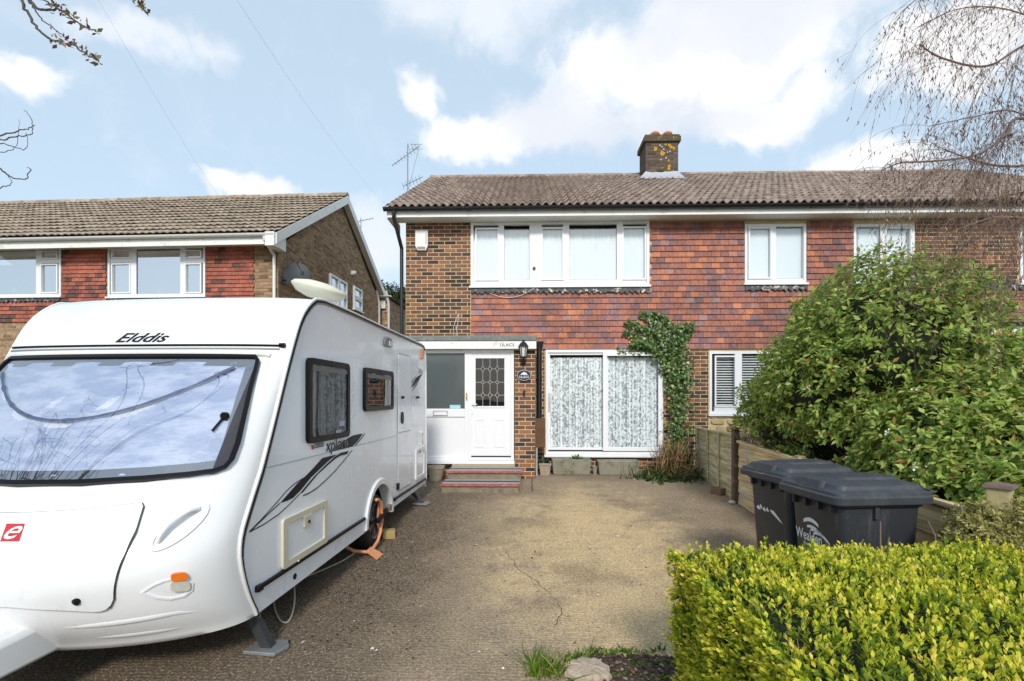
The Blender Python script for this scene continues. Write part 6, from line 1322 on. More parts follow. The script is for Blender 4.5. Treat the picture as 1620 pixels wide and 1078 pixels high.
def wheelie_bin(near, ang, label, mark, mod):
    """local: x along the side (front of the bin at x=0, back at x=.74), y across the front 0...62; near = front corner next to the camera"""
    M_ = Matrix.LocRotScale(near, Euler((0, 0, ang)), None); zr = 1.03
    o = root('wheelie_bin', near, ang, label, 'bin', 'wheeled bins by the fence')
    W_, D_ = .57, .67
    def ringp(x0, x1, y0, y1, z, r): return [(p[0], p[1], z) for p in rrect(x0, x1, y0, y1, r, 4)]
    m = MB(); L = [ringp(.10, D_ - .12, .07, W_ - .07, .03, .04), ringp(.085, D_ - .105, .055, W_ - .055, .25, .05), ringp(.05, D_ - .08, .028, W_ - .028, zr - .16, .05), ringp(.045, D_ - .075, .022, W_ - .022, zr - .09, .05), ringp(.02, D_ - .06, .004, W_ - .004, zr - .075, .05), ringp(.02, D_ - .06, .004, W_ - .004, zr - .03, .05)]
    n = len(L[0]); m.add([p for r_ in L for p in r_], [(k * n + i, k * n + (i + 1) % n, (k + 1) * n + (i + 1) % n, (k + 1) * n + i) for k in range(len(L) - 1) for i in range(n)] + [tuple(range(n))]); m.build('body', bin_m, o, smooth=35, keep=False)
    m = MB(); L = [ringp(-.03, D_ - .02, -.03, W_ + .03, zr - .055, .06), ringp(-.035, D_ - .02, -.035, W_ + .035, zr - .012, .06), ringp(-.022, D_ - .03, -.022, W_ + .022, zr - .002, .06), ringp(-.02, D_ - .03, -.02, W_ + .02, zr + .015, .06), ringp(.02, D_ - .05, .02, W_ - .02, zr + .03, .05), ringp(.035, D_ - .06, .03, W_ - .03, zr + .055, .05), ringp(.09, D_ - .10, .10, W_ - .10, zr + .072, .05)]
    m.add([p for r_ in L for p in r_], [(k * n + i, k * n + (i + 1) % n, (k + 1) * n + (i + 1) % n, (k + 1) * n + i) for k in range(len(L) - 1) for i in range(n)] + [tuple(range((len(L) - 1) * n, len(L) * n))]); ld = m.build('lid', lid_m, o, smooth=30, keep=False)
    # raised tongue and grip of the lid
    MB().prism(rrect(.16, D_ - .08, .16, W_ - .16, .04, 4), lambda x, y: (x, y, zr + .06), lambda x, y: (x + (.02 if x < .3 else -.02), y + (.02 if y < .3 else -.02), zr + .088)).build('lid_ridge', lid_m, ld, smooth=30, keep=False)
    MB().prism(rrect(-.01, .13, W_ / 2 - .13, W_ / 2 + .13, .03, 4), lambda x, y: (x, y, zr + .02), lambda x, y: (x + .015, y, zr + .068)).build('lid_grip', lid_m, ld, smooth=30, keep=False)
    m = MB(); m.tube([(D_ - .02, .08, zr - .03), (D_ + .05, .08, zr + .0), (D_ + .05, W_ - .08, zr + .0), (D_ - .02, W_ - .08, zr - .03)], .016, 8); m.build('push_handle', bin_m, o, smooth=True, keep=False)
    for y in (.14, W_ - .14): MB().box(D_ - .05, D_ + .03, y - .02, y + .02, zr - .01, zr + .035).build('hinge', bin_m, ld, keep=False, bevel=.008)
    for y in (.02, W_ - .02):
        m = MB(); m.lathe([(0, -.025), (.10, -.025), (.10, .025), (0, .025)], 20, Matrix.Translation((D_ - .04, y, .10)) @ Matrix.Rotation(math.pi / 2, 4, 'X')); m.build('wheel', trimk, o, smooth=40, keep=False)
    MB().tube([(D_ - .04, .02, .10), (D_ - .04, W_ - .02, .10)], .012, 8).build('axle', trimk, o, keep=False)
    for y in (.10, .22, W_ - .22, W_ - .10): MB().box(.016, .046, y - .012, y + .012, zr - .13, zr - .078).build('rib', bin_m, o, keep=False)
    MB().box(.25, .28, .0, .03, zr - .15, zr - .078).build('rib', bin_m, o, keep=False)
    # print on the front face (x ~ .05) : y grows away from the camera, so text runs from high y to low y
    wh = pm('bin_print', (.72, .73, .74, 1), .55, .15, 60)
    fx = lambda z: np.interp(z, [.03, .25, zr - .16, zr - .09], [.10, .085, .05, .045]) - .0025
    def FF(y, z): return (float(fx(z)), y, z)
    if mark:
        text('bin_lettering', 'Wealden', lambda u, v: FF(.50 - .27 * u, .645 + .075 * v), wh, o, bold=.012, keep=False)
        text('bin_lettering', 'District Council', lambda u, v: FF(.42 - .19 * u, .61 + .025 * v), wh, o, keep=False)
        for k in range(4):
            a = .41 - .035 * k; MB().add([FF(a + .0 - i * .017, .76 + .035 * math.sin(i / 9 * 2.6 + .3) - .016 * k - .004 * i * (k > 0) + .02 * (k == 0)) for i in range(10)] + [FF(a - i * .017, .747 + .028 * math.sin(i / 9 * 2.6 + .3) - .016 * k - .004 * i * (k > 0) + .012 * (k == 0)) for i in range(9, -1, -1)], [tuple(range(20))]).build('logo_stroke', wh, o, keep=False)
    else:
        for k, (y0, y1, z_) in enumerate(((.46, .40, .70), (.415, .375, .715), (.375, .33, .70), (.33, .29, .705))):
            MB().add([FF(y0, z_), FF((y0 + y1) / 2, z_ + .025), FF(y1, z_ - .01), FF((y0 + y1) / 2, z_ - .014)], [(0, 1, 2, 3)]).build('worn_letter', wh, o, keep=False)
        MB().add([FF(.28, .715), FF(.23, .715), FF(.16, .665), FF(.12, .63), FF(.17, .65), FF(.25, .69)], [tuple(range(6))]).build('worn_letter', wh, o, keep=False)
    return o
ba = TH + math.radians(5)
wheelie_bin(c2w(2.06, 3.19, .0), ba, 'dark grey wheelie bin nearest the hedge with clear white council lettering', True, 0)
wheelie_bin(c2w(2.13, 3.93, .005), ba + .05, 'dark grey wheelie bin further back with a worn white mark, next to the fence boards', False, 1)

# ================================================================== PLANTS
# --- clipped yellow-green hedge in the foreground
hx0, hx1, hy0, hy1, hz = .93, 4.2, .95, 2.74, .845     # camera frame
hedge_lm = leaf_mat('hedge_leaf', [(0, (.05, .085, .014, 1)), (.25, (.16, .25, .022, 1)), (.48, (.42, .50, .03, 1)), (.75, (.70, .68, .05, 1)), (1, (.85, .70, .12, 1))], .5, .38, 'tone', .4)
def hedge_top(x, d):
    return hz + .05 * noise.noise(Vector((x * 2.1, d * 2.1, 3))) + .02 * noise.noise(Vector((x * 7, d * 7, 1)))
def make_hedge():
    hd = root('clipped_hedge', c2w(1.6, 2.0, 0), 0, 'clipped yellow-green hedge in the right foreground below the bins', 'hedge')
    rg = np.random.default_rng(3); pts = []; nrm = []
    for k in range(8000):
        x = rg.uniform(hx0 - .02, hx1); d = rg.uniform(hy0, hy1 + .02)
        if (x / max(d, .1)) > 1.12 and rg.random() < .25: continue      # beyond the frame's right edge: thinned
        z = hedge_top(x, d); e = min((x - hx0) / .20, (hy1 - d) / .16, 1); e = max(e, 0); z -= .11 * (1 - e) ** 2 - (rg.exponential(.012) if rg.random() < .5 else 0)
        pts.append((x, d, z + rg.normal(0, .012) - .01)); nrm.append((-.6 * (1 - e) * ((x - hx0) < .1), .5 * (1 - e) * ((hy1 - d) < .1), 1))
    for k in range(4200):                                        # left face
        d = rg.uniform(hy0, hy1 + .01); z = hz * rg.uniform(.03, .97); x = hx0 + .045 * noise.noise(Vector((d * 3, z * 3, 7))) + rg.normal(0, .015) - .03
        pts.append((x, d, z)); nrm.append((-1, .1, .55))
    for k in range(1800):                                        # face towards the road
        x = rg.uniform(hx0, hx1); z = hz * rg.uniform(.3, .98); d = hy0 + rg.normal(0, .015)
        pts.append((x, d, z)); nrm.append((0, -1, .6))
    for k in range(3800):                                        # back face
        x = rg.uniform(hx0, hx1); z = hz * rg.uniform(.35, .98); d = hy1 + rg.normal(0, .015) + .03 * noise.noise(Vector((x * 3, z * 3, 2)))
        pts.append((x, d, z)); nrm.append((0, 1, .6))
    pts = np.array(pts); nrm = unit(np.array(nrm)); n = len(pts)
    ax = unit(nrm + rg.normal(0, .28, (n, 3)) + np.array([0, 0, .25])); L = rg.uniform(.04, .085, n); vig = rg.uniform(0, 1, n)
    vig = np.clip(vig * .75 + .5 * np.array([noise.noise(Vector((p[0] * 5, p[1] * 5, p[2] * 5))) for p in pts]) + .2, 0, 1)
    P = []; D = []; U = []; Ls = []; Ws = []; tone = []
    for j in range(8):
        t = j / 7.0; az = j * 2.4 + rg.uniform(0, 6.28, n); ref = unit(np.cross(ax, np.array([.3, .9, .2]))); b2 = np.cross(ax, ref)
        side = ref * np.cos(az)[:, None] + b2 * np.sin(az)[:, None]; base = pts + ax * (L * (t - .55))[:, None]
        spread = .95 - .6 * t
        dr_ = unit(ax * (1 - spread * .6) + side * spread + rg.normal(0, .12, (n, 3)))
        P.append(base); D.append(dr_); U.append(unit(ax * .8 - side * .2 + rg.normal(0, .2, (n, 3)))); s_ = rg.uniform(.022, .034, n) * (1.12 - .35 * t); Ls.append(s_); Ws.append(s_ * rg.uniform(.48, .62, n))
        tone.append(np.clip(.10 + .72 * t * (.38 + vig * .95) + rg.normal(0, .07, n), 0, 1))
    P = np.concatenate(P); D = np.concatenate(D); U = np.concatenate(U); Ls = np.concatenate(Ls); Ws = np.concatenate(Ws); tone = np.concatenate(tone)
    W3 = np.stack([P[:, 0] * ct - P[:, 1] * st, P[:, 0] * st + P[:, 1] * ct, P[:, 2]], 1); rot = np.array([[ct, -st, 0], [st, ct, 0], [0, 0, 1]])
    V, F = leaf_arrays(W3, D @ rot.T, U @ rot.T, Ls, Ws, LEAF2, LEAF2_F)
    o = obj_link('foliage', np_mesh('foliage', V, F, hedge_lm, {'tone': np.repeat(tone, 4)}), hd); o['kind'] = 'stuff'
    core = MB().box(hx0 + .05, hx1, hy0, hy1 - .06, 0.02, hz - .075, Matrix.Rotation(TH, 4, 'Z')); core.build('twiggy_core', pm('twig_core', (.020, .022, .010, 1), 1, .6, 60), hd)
    m = MB(); rr = random.Random(6)
    for k in range(260):
        x = rr.uniform(hx0, min(hx1, 3)); d = rr.uniform(1.2, hy1); z = hedge_top(x, d); p = c2w(x, d, z - .07); q = p + Vector((rr.uniform(-.06, .06), rr.uniform(-.06, .06), rr.uniform(.05, .085))); m.tube([p, p.lerp(q, .5) + Vector((rr.uniform(-.01, .01),) * 3), q], .0016, 3, False)
    m.build('twigs', pm('pale_twig', (.32, .26, .16, 1), .8), hd)['kind'] = 'stuff'
    for (px, py, d, h, lean) in ((1393, 868, 2.62, .14, .0), (1404, 868, 2.66, .06, .01), (1486, 868, 2.68, .145, -.06), (1360, 868, 2.7, .05, .02)):
        p = atd(px, py, d); MB().tube([p + Vector((0, 0, -.05)), p + Vector((lean * .4, 0, h * .5)), p + Vector((lean, 0, h))], [.004, .0035, .0025], 5).build('bare_shoot', pm('shoot_brown', (.20, .13, .10, 1), .8, .3, 30), hd)
make_hedge()

# --- generic leafy mass built from outward-facing sprays
def leafy(ells, n_spray, leaves, lmat, llen, name='foliage', seed=0, parent=None, ratio=.48, objs=0, droop=.25, T=LEAF, TF=LEAF_F, shell=(.72, 1.04), clip=None, lump=.16):
    rg = np.random.default_rng(seed); vol = np.array([e[3] * e[4] + e[4] * e[5] + e[3] * e[5] for e in ells]); pr = vol / vol.sum()
    idx = rg.choice(len(ells), n_spray, p=pr); E = np.array(ells)[idx]; v = unit(rg.normal(0, 1, (n_spray, 3))); v[:, 2] = np.where((v[:, 2] < -.3) & (rg.uniform(0, 1, n_spray) < .6), -v[:, 2], v[:, 2])
    lum = np.array([noise.noise(Vector(v[i] * 2.3 + idx[i] * 3.1)) + .6 * noise.noise(Vector(v[i] * 6 + idx[i])) for i in range(n_spray)])
    rad = (shell[0] + (shell[1] - shell[0]) * rg.uniform(0, 1, n_spray) ** .45) * (1 + lump * lum)
    C = E[:, :3] + v * E[:, 3:6] * rad[:, None]
    inside = np.zeros(n_spray, bool)
    for e in ells:
        e = np.array(e); inside |= (((C - e[:3]) / e[3:6]) ** 2).sum(1) < .36
    ok = ~inside
    if clip is not None: ok &= clip(C)
    C = C[ok]; v = v[ok]; E = E[ok]; n = len(C); ax = unit(v / E[:, 3:6] + np.array([0, 0, .35]) + rg.normal(0, .3, (n, 3)))
    P = []; D = []; U = []; Ls = []
    for j in range(leaves):
        az = j * 2.4 + rg.uniform(0, 6.28, n); ref = unit(np.cross(ax, np.array([.3, .2, .93]))); b2 = np.cross(ax, ref); side = ref * np.cos(az)[:, None] + b2 * np.sin(az)[:, None]
        t = rg.uniform(0, 1, n); P.append(C + ax * ((t - .6) * llen * 1.6)[:, None] + side * (rg.uniform(0, .25, n) * llen)[:, None]); dd = unit(ax * (.25 + .45 * t)[:, None] + side * .9 + np.array([0, 0, -droop]) + rg.normal(0, .2, (n, 3))); D.append(dd); U.append(unit(ax + rg.normal(0, .3, (n, 3)) + np.array([0, 0, .3]))); Ls.append(llen * rg.uniform(.6, 1.2, n))
    P = np.concatenate(P); D = np.concatenate(D); U = np.concatenate(U); Ls = np.concatenate(Ls); Ws = Ls * ratio * rg.uniform(.8, 1.2, len(Ls))
    if objs:     # the leaves nearest the camera become objects of their own
        dist = np.linalg.norm(P - np.array([0, 0, CH]), axis=1); vis = (P @ np.array([-st, ct, 0]) > .1); ux = (P[:, 0] * ct + P[:, 1] * st) / np.maximum(P @ np.array([-st, ct, 0]), .1); dist = np.where(vis & (ux < 1.0), dist, 99)
        order = np.argsort(dist); sel = order[:objs * 3:3]; rest = np.setdiff1d(np.arange(len(P)), sel)
        lm_ = bpy.data.meshes.new('leaf'); lm_.from_pydata((T * np.array([ratio, 1, 1])).tolist(), [], TF.tolist()); lm_.materials.append(lmat)
        for i in sel:
            d = Vector(D[i]).normalized(); x = d.cross(Vector(U[i])).normalized(); z = x.cross(d); o = obj_link('leaf', lm_, parent); M_ = Matrix((x, d, z)).transposed().to_4x4(); M_.translation = Vector(P[i])
            o.rotation_euler = M_.to_euler(); o.location = M_.translation; o.scale = (Ls[i],) * 3
        P, D, U, Ls, Ws = P[rest], D[rest], U[rest], Ls[rest], Ws[rest]
    V, F = leaf_arrays(P, D, U, Ls, Ws, T, TF); o = obj_link(name, np_mesh(name, V, F, lmat), parent); o['kind'] = 'stuff'; return C, v
def core_blob(ells, k, mat, parent, name='inner_shade'):
    m = MB()
    for e in ells:
        bm = bmesh.new(); bmesh.ops.create_icosphere(bm, subdivisions=3, radius=1)
        V = [(Vector(v.co) * (1 + .22 * noise.noise(v.co * 2.5 + Vector(e[:3])))) for v in bm.verts]; m.add([(e[0] + p.x * e[3] * k, e[1] + p.y * e[4] * k, e[2] + p.z * e[5] * k) for p in V], [tuple(q.index for q in f.verts) for f in bm.faces]); bm.free()
    return m.build(name, mat, parent)
dark_core = pm('shade_core', (.022, .030, .012, 1), 1, .6, 9)  # near-black filler: the shade deep between the leaves is put into its colour
def wE(xc, d, z, rx, ry, rz): p = c2w(xc, d, z); return (p.x, p.y, p.z, rx, ry, rz)
shrub_e = [wE(3.98, 5.35, 2.12, .95, 1.0, 1.03), wE(3.55, 5.7, 1.85, .68, .8, .74), wE(4.75, 5.0, 1.45, 1.0, 1.1, .85), wE(3.85, 6.3, 1.42, .85, .9, .80), wE(3.55, 6.7, 1.42, .52, .6, .60), wE(3.95, 4.5, 1.15, .75, .8, .75), wE(4.3, 3.9, 1.0, .8, .7, .68), wE(5.2, 4.4, 1.15, .9, .9, .75), wE(3.62, 5.5, 1.05, .5, .8, .66), wE(3.65, 4.4, .85, .48, .7, .55), wE(3.75, 3.55, .75, .5, .5, .5)]
shrub_lm = leaf_mat('viburnum_leaf', [(0, (.10, .17, .035, 1)), (.3, (.21, .34, .06, 1)), (.55, (.36, .48, .09, 1)), (.8, (.54, .62, .17, 1)), (.955, (.58, .58, .18, 1)), (.975, (.50, .30, .06, 1)), (.99, (.48, .12, .05, 1)), (1, (.5, .38, .14, 1))], .42, .42, None, .4)
sh = root('viburnum_shrub', c2w(4.25, 5.2, .12), 0, 'large rounded evergreen shrub with small white flowers behind the fence', 'shrub')
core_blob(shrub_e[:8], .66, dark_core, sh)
SC, SV = leafy(shrub_e, 11000, 9, shrub_lm, .070, 'foliage', 21, sh, .46, 300, lump=.10, shell=(.62, 1.04), clip=lambda C: (C[:, 0] * ct + C[:, 1] * st > 2.99 + .0678 * (-C[:, 0] * st + C[:, 1] * ct - 3.1) + .12) | (C[:, 2] > 1.22))
m = MB(); rr = random.Random(5); b0 = c2w(4.3, 5.2, .1)
for k in range(90):
    i = rr.randrange(len(SC)); q = Vector(SC[i]); m.tube([b0 + Vector((rr.uniform(-.2, .2), rr.uniform(-.2, .2), 0)), b0.lerp(q, .5) + Vector((0, 0, .2)), q], [.018, .010, .003], 5, False)
m.build('branches', bark, sh)
flw = pm('white_flower', (.78, .76, .72, 1), .7, .05); fv = []; ff = []; rg = np.random.default_rng(8)
sel = [i for i in range(len(SC)) if SV[i][1] < .3 and SC[i][2] < 2.1][:260]; fp = []
for i in sel[::3]:
    c = SC[i] + SV[i] * .06
    for q in range(rg.integers(5, 12)): fp.append(c + rg.normal(0, .02, 3))
fp = np.array(fp); nn = len(fp); V, F = leaf_arrays(fp, rg.normal(0, 1, (nn, 3)), rg.normal(0, 1, (nn, 3)), np.full(nn, .02), np.full(nn, .018)); o = obj_link('flowers', np_mesh('flowers', V, F, flw), sh); o['kind'] = 'stuff'
# --- scruffy box shrub at the right edge
sb = root('scruffy_shrub', c2w(2.72, 2.95, 0), 0, 'scruffy small-leaved olive shrub in front of the capped fence post', 'shrub')
box_e = [wE(2.70, 2.92, .77, .16, .18, .26), wE(2.92, 2.86, .75, .24, .22, .28), wE(3.2, 2.85, .66, .3, .28, .3)]
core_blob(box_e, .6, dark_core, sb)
BC, BV = leafy(box_e, 4200, 8, leaf_mat('box_leaf', [(0, (.13, .13, .04, 1)), (.4, (.33, .32, .08, 1)), (.75, (.52, .48, .17, 1)), (.9, (.65, .56, .28, 1)), (1, (.36, .2, .09, 1))], .55, .35), .024, 'foliage', 31, sb, .5, 0, .1, LEAF2, LEAF2_F, (.55, 1.08))
m = MB(); b0 = c2w(2.8, 2.95, .05); rr = random.Random(9)
for k in range(120): q = Vector(BC[rr.randrange(len(BC))]); m.tube([b0, b0.lerp(q, .6), q], .003, 3, False)
m.build('branches', pm('pale_twig', (.3, .25, .16, 1), .8), sb)
# --- dry lavender behind the fence
lv = root('dry_border_plant', c2w(3.62, 7.55, .1), 0, 'straggly dry border plant behind the fence below the blind window', 'plant')
leafy([wE(3.72, 7.6, .85, .34, .5, .32)], 700, 7, leaf_mat('dry_leaf', [(0, (.06, .06, .025, 1)), (.5, (.20, .18, .08, 1)), (.85, (.34, .29, .15, 1)), (1, (.5, .46, .38, 1))], .7, .2), .045, 'foliage', 41, lv, .22, 0, -.2, LEAF2, LEAF2_F, (.3, 1.15))
m = MB(); b0 = c2w(3.7, 7.6, .1)
for k in range(60): m.tube([b0, b0 + Vector((rr.uniform(-.15, .15), rr.uniform(-.2, .2), .4)), b0 + Vector((rr.uniform(-.35, .35), rr.uniform(-.4, .4), rr.uniform(.7, 1.05)))], .003, 3, False)
m.build('stems', pm('pale_twig', (.3, .25, .16, 1), .8), lv)
# --- ivy on the wall
def make_ivy():
    iv = root('ivy', (HW(1065), 9.9, .17), 0, 'green ivy climbing the wall over the right side of the patio doors', 'ivy'); rg = np.random.default_rng(12)
    main = [((1062, 745), (1066, 680), (1064, 620), (1058, 575), (1050, 545), (1035, 520)), ((1070, 740), (1076, 660), (1078, 600), (1074, 560), (1070, 530), (1085, 515)), ((1064, 600), (1045, 565), (1020, 548), (1000, 545)), ((1056, 560), (1030, 530), (1005, 515), (990, 512)), ((1050, 550), (1040, 520), (1025, 503), (1012, 497)), ((1060, 545), (1062, 525), (1050, 505), (1030, 497)), ((1040, 545), (1012, 531), (985, 529)), ((1075, 545), (1082, 535), (1092, 520)), ((1030, 557), (1005, 556), (975, 557))]
    stems = MB(); P = []; dens = []
    for k, path in enumerate(main):
        pts = catmull([Vector((HW(a), 9.95 - .02 * (k < 2), HZ(b, 1050))) for a, b in path], 8); stems.tube(pts, [.014 if k < 2 else .006] * len(pts), 5)
        wdt = (.105, .10, .10, .055, .045, .05, .025, .04, .02)[k]; cnt = (1000, 950, 620, 300, 220, 230, 110, 110, 90)[k]
        tt = rg.uniform(0, 1, cnt); 
        for t in tt:
            j = t * (len(pts) - 1); i = int(j); p = pts[i].lerp(pts[min(i + 1, len(pts) - 1)], j - i); taper = 1.15 - .35 * t if k < 2 else 1 - .6 * t
            thick = abs(rg.normal(0, .08)) * (1 if k < 3 else .25); q = p + Vector((rg.normal(0, wdt) * taper, -.01 - thick, rg.normal(0, .04))); P.append(q)
    stems.build('stems', pm('ivy_stem', (.16, .11, .07, 1), .9), iv, smooth=True)
    P = np.array([p[:] for p in P]); n = len(P); keep = P[:, 2] > .25; P = P[keep]; n = len(P)
    T = np.array([[0, 0, 0], [-.45, .15, .05], [-.5, .5, .0], [-.2, .55, .04], [0, 1, -.1], [.2, .55, .04], [.5, .5, 0], [.45, .15, .05]]); TF = np.array([[0, 2, 1], [0, 3, 2], [0, 4, 3], [0, 5, 4], [0, 6, 5], [0, 7, 6]])
    D = np.stack([rg.normal(0, .6, n), rg.normal(-.3, .3, n), rg.normal(-.7, .4, n)], 1); U = unit(np.stack([rg.normal(0, .4, n), np.full(n, -1.0), rg.normal(.5, .4, n)], 1)); Ls = rg.uniform(.035, .07, n)
    V, F = leaf_arrays(P, D, U, Ls, Ls * .95, T, TF); lmv = leaf_mat('ivy_leaf', [(0, (.025, .06, .016, 1)), (.45, (.06, .13, .026, 1)), (.8, (.14, .23, .045, 1)), (.93, (.24, .31, .07, 1)), (1, (.42, .46, .2, 1))], .35, .15, None, .5); o = obj_link('foliage', np_mesh('foliage', V, F, lmv), iv); o['kind'] = 'stuff'
make_ivy()
# --- overgrown tuft at its foot
tc_ = on_ground(1062, 757)
ov = root('overgrown_tuft', tc_, 0, 'overgrown clump of grass and dead stalks at the foot of the ivy', 'plant')
straw = leaf_mat('straw', [(0, (.16, .07, .03, 1)), (.4, (.30, .17, .07, 1)), (.75, (.42, .30, .14, 1)), (1, (.45, .22, .14, 1))], .8, .2)
dk = leaf_mat('tuft_green', [(0, (.010, .022, .007, 1)), (.5, (.03, .065, .014, 1)), (.9, (.08, .15, .03, 1)), (1, (.2, .24, .07, 1))], .5, .25)
g1 = c2w((1062 - 810) / 800 * 9.35, 9.35, .17)
for i, (n, sp, h, mt, w, ln, up, off) in enumerate(((420, .28, .30, dk, .022, .55, 1, (0, 0, 0)), (260, .12, .62, straw, .012, .28, 1, (0.02, .05, .12)), (120, .2, .55, straw, .010, .9, .5, (0, 0, .05)), (500, .30, .16, dk, .03, .9, .7, (-.15, -.12, 0)), (160, .14, .5, dk, .02, .4, 1, (.1, .1, .2)))): tuft('grass', (g1.x + off[0], g1.y + off[1], g1.z + off[2]), n, sp, h, mt, w, ln, 50 + i, ov, up)['kind'] = 'stuff'
m = MB(); rr = random.Random(3)
for k in range(26):
    a = rr.uniform(-2.8, -.3); p = Vector((g1.x + rr.uniform(-.15, .2), g1.y - .05, g1.z + rr.uniform(.02, .4))); q = p + Vector((math.cos(a) * rr.uniform(.15, .5), -rr.uniform(.05, .3), rr.uniform(-.15, .12))); q.z = max(q.z, .19); m.tube([p, p.lerp(q, .5) + Vector((0, 0, .05)), q], .005, 4, False)
m.build('dead_stalks', straw, ov)
# --- grass and weeds at the front of the drive
gp = on_ground(868, 1066)
gt = root('grass_tuft', gp, 0, 'bright green grass tuft at the front edge of the drive', 'grass tuft')
gl = leaf_mat('grass_blade', [(0, (.05, .10, .012, 1)), (.55, (.13, .24, .02, 1)), (.85, (.28, .36, .05, 1)), (1, (.42, .36, .16, 1))], .45, .3)
tuft('blades', (gp.x, gp.y, 0), 90, .05, .17, gl, .009, .55, 61, gt)['kind'] = 'stuff'; tuft('blades', (gp.x - .08, gp.y - .03, 0), 26, .02, .2, gl, .014, .35, 62, gt)['kind'] = 'stuff'
wd = root('low_weeds', on_ground(930, 1040), 0, 'strip of low green weeds along the broken front edge of the concrete', 'weeds')
for i in range(22):
    t = (i / 21) ** 1.2; p = on_ground(890 + 150 * t + R.uniform(-8, 8), 1050 - 18 * min(1, t * 2.5) + R.uniform(-3, 5)); tuft('weed', (p.x, p.y, .004), 6 + (i * 7) % 9, .025, .05 if i > 8 else .085, gl if i % 3 else green_m, .012, 1.0, 70 + i, wd, .8)['kind'] = 'stuff'
for i in range(14):
    p = on_ground(R.uniform(960, 1070), R.uniform(1045, 1085)); tuft('weed', (p.x, p.y, .004), 8, .012, .04, green_m, .018, 1.2, 170 + i, wd, .5)['kind'] = 'stuff'
# litter on the ground: bark chips on soil, petals, leaves, small stones on the drive
def scatter(name, n, fn, size, mat, label, cat, seed, flat=True):
    rg = np.random.default_rng(seed); P = []
    while len(P) < n:
        p = fn(rg)
        if p is not None: P.append(p)
    P = np.array(P); D = np.stack([rg.normal(0, 1, n), rg.normal(0, 1, n), rg.normal(0, .15, n)], 1); U = unit(np.stack([rg.normal(0, .25, n), rg.normal(0, .25, n), np.ones(n)], 1)); L = rg.uniform(.5, 1.3, n) * size
    V, F = leaf_arrays(P, D, U, L, L * rg.uniform(.4, .9, n)); o = obj_link(name, np_mesh(name, V, F, mat)); tag(o, label, cat, None, 'stuff')
def soil_pt(rg):
    x, d = rg.uniform(.36, 1.0), rg.uniform(2.5, 3.22); p = c2w(x, d); return (p.x, p.y, .012)
scatter('bark_litter', 900, soil_pt, .03, leaf_mat('bark_chip', [(0, (.03, .018, .014, 1)), (.6, (.10, .06, .045, 1)), (.9, (.22, .15, .10, 1)), (1, (.4, .33, .25, 1))], .9, .05), 'bark and dead leaf litter on the soil at the front', 'leaf litter', 91)
def drive_pt(rg):
    x, d = rg.uniform(-1.4, 3.1), rg.uniform(2.7, 9.2) ; p = c2w(x, d)
    if x > .9 and d < 3.2: return None
    return (p.x, p.y, gz(p.y) + .006)
scatter('fallen_petals', 120, drive_pt, .035, pm('petal', (.62, .58, .50, 1), .8, .1), 'pale fallen petals scattered over the drive', 'petals', 92)
scatter('leaf_litter', 260, drive_pt, .025, leaf_mat('dead_leaf', [(0, (.035, .022, .014, 1)), (.7, (.11, .07, .035, 1)), (1, (.25, .16, .08, 1))], .9, .05), 'small brown leaves scattered over the drive', 'leaf litter', 93)
def van_pt(rg):
    x = rg.uniform(-1.75, -.55); d = rg.uniform(3.3, 8.6); x += (d - 3.3) * .075; k = rg.uniform(0, 1)
    if k < (x - (-1.75 + (d - 3.3) * .075)) / 1.2: return None
    p = c2w(x, d); return (p.x, p.y, gz(p.y) + .006)
scatter('soil_crumbs', 1500, van_pt, .02, pm('soil_crumb', (.035, .026, .018, 1), .95, .4, 40), 'dark soil crumbs and moss along the caravan', 'soil', 94)

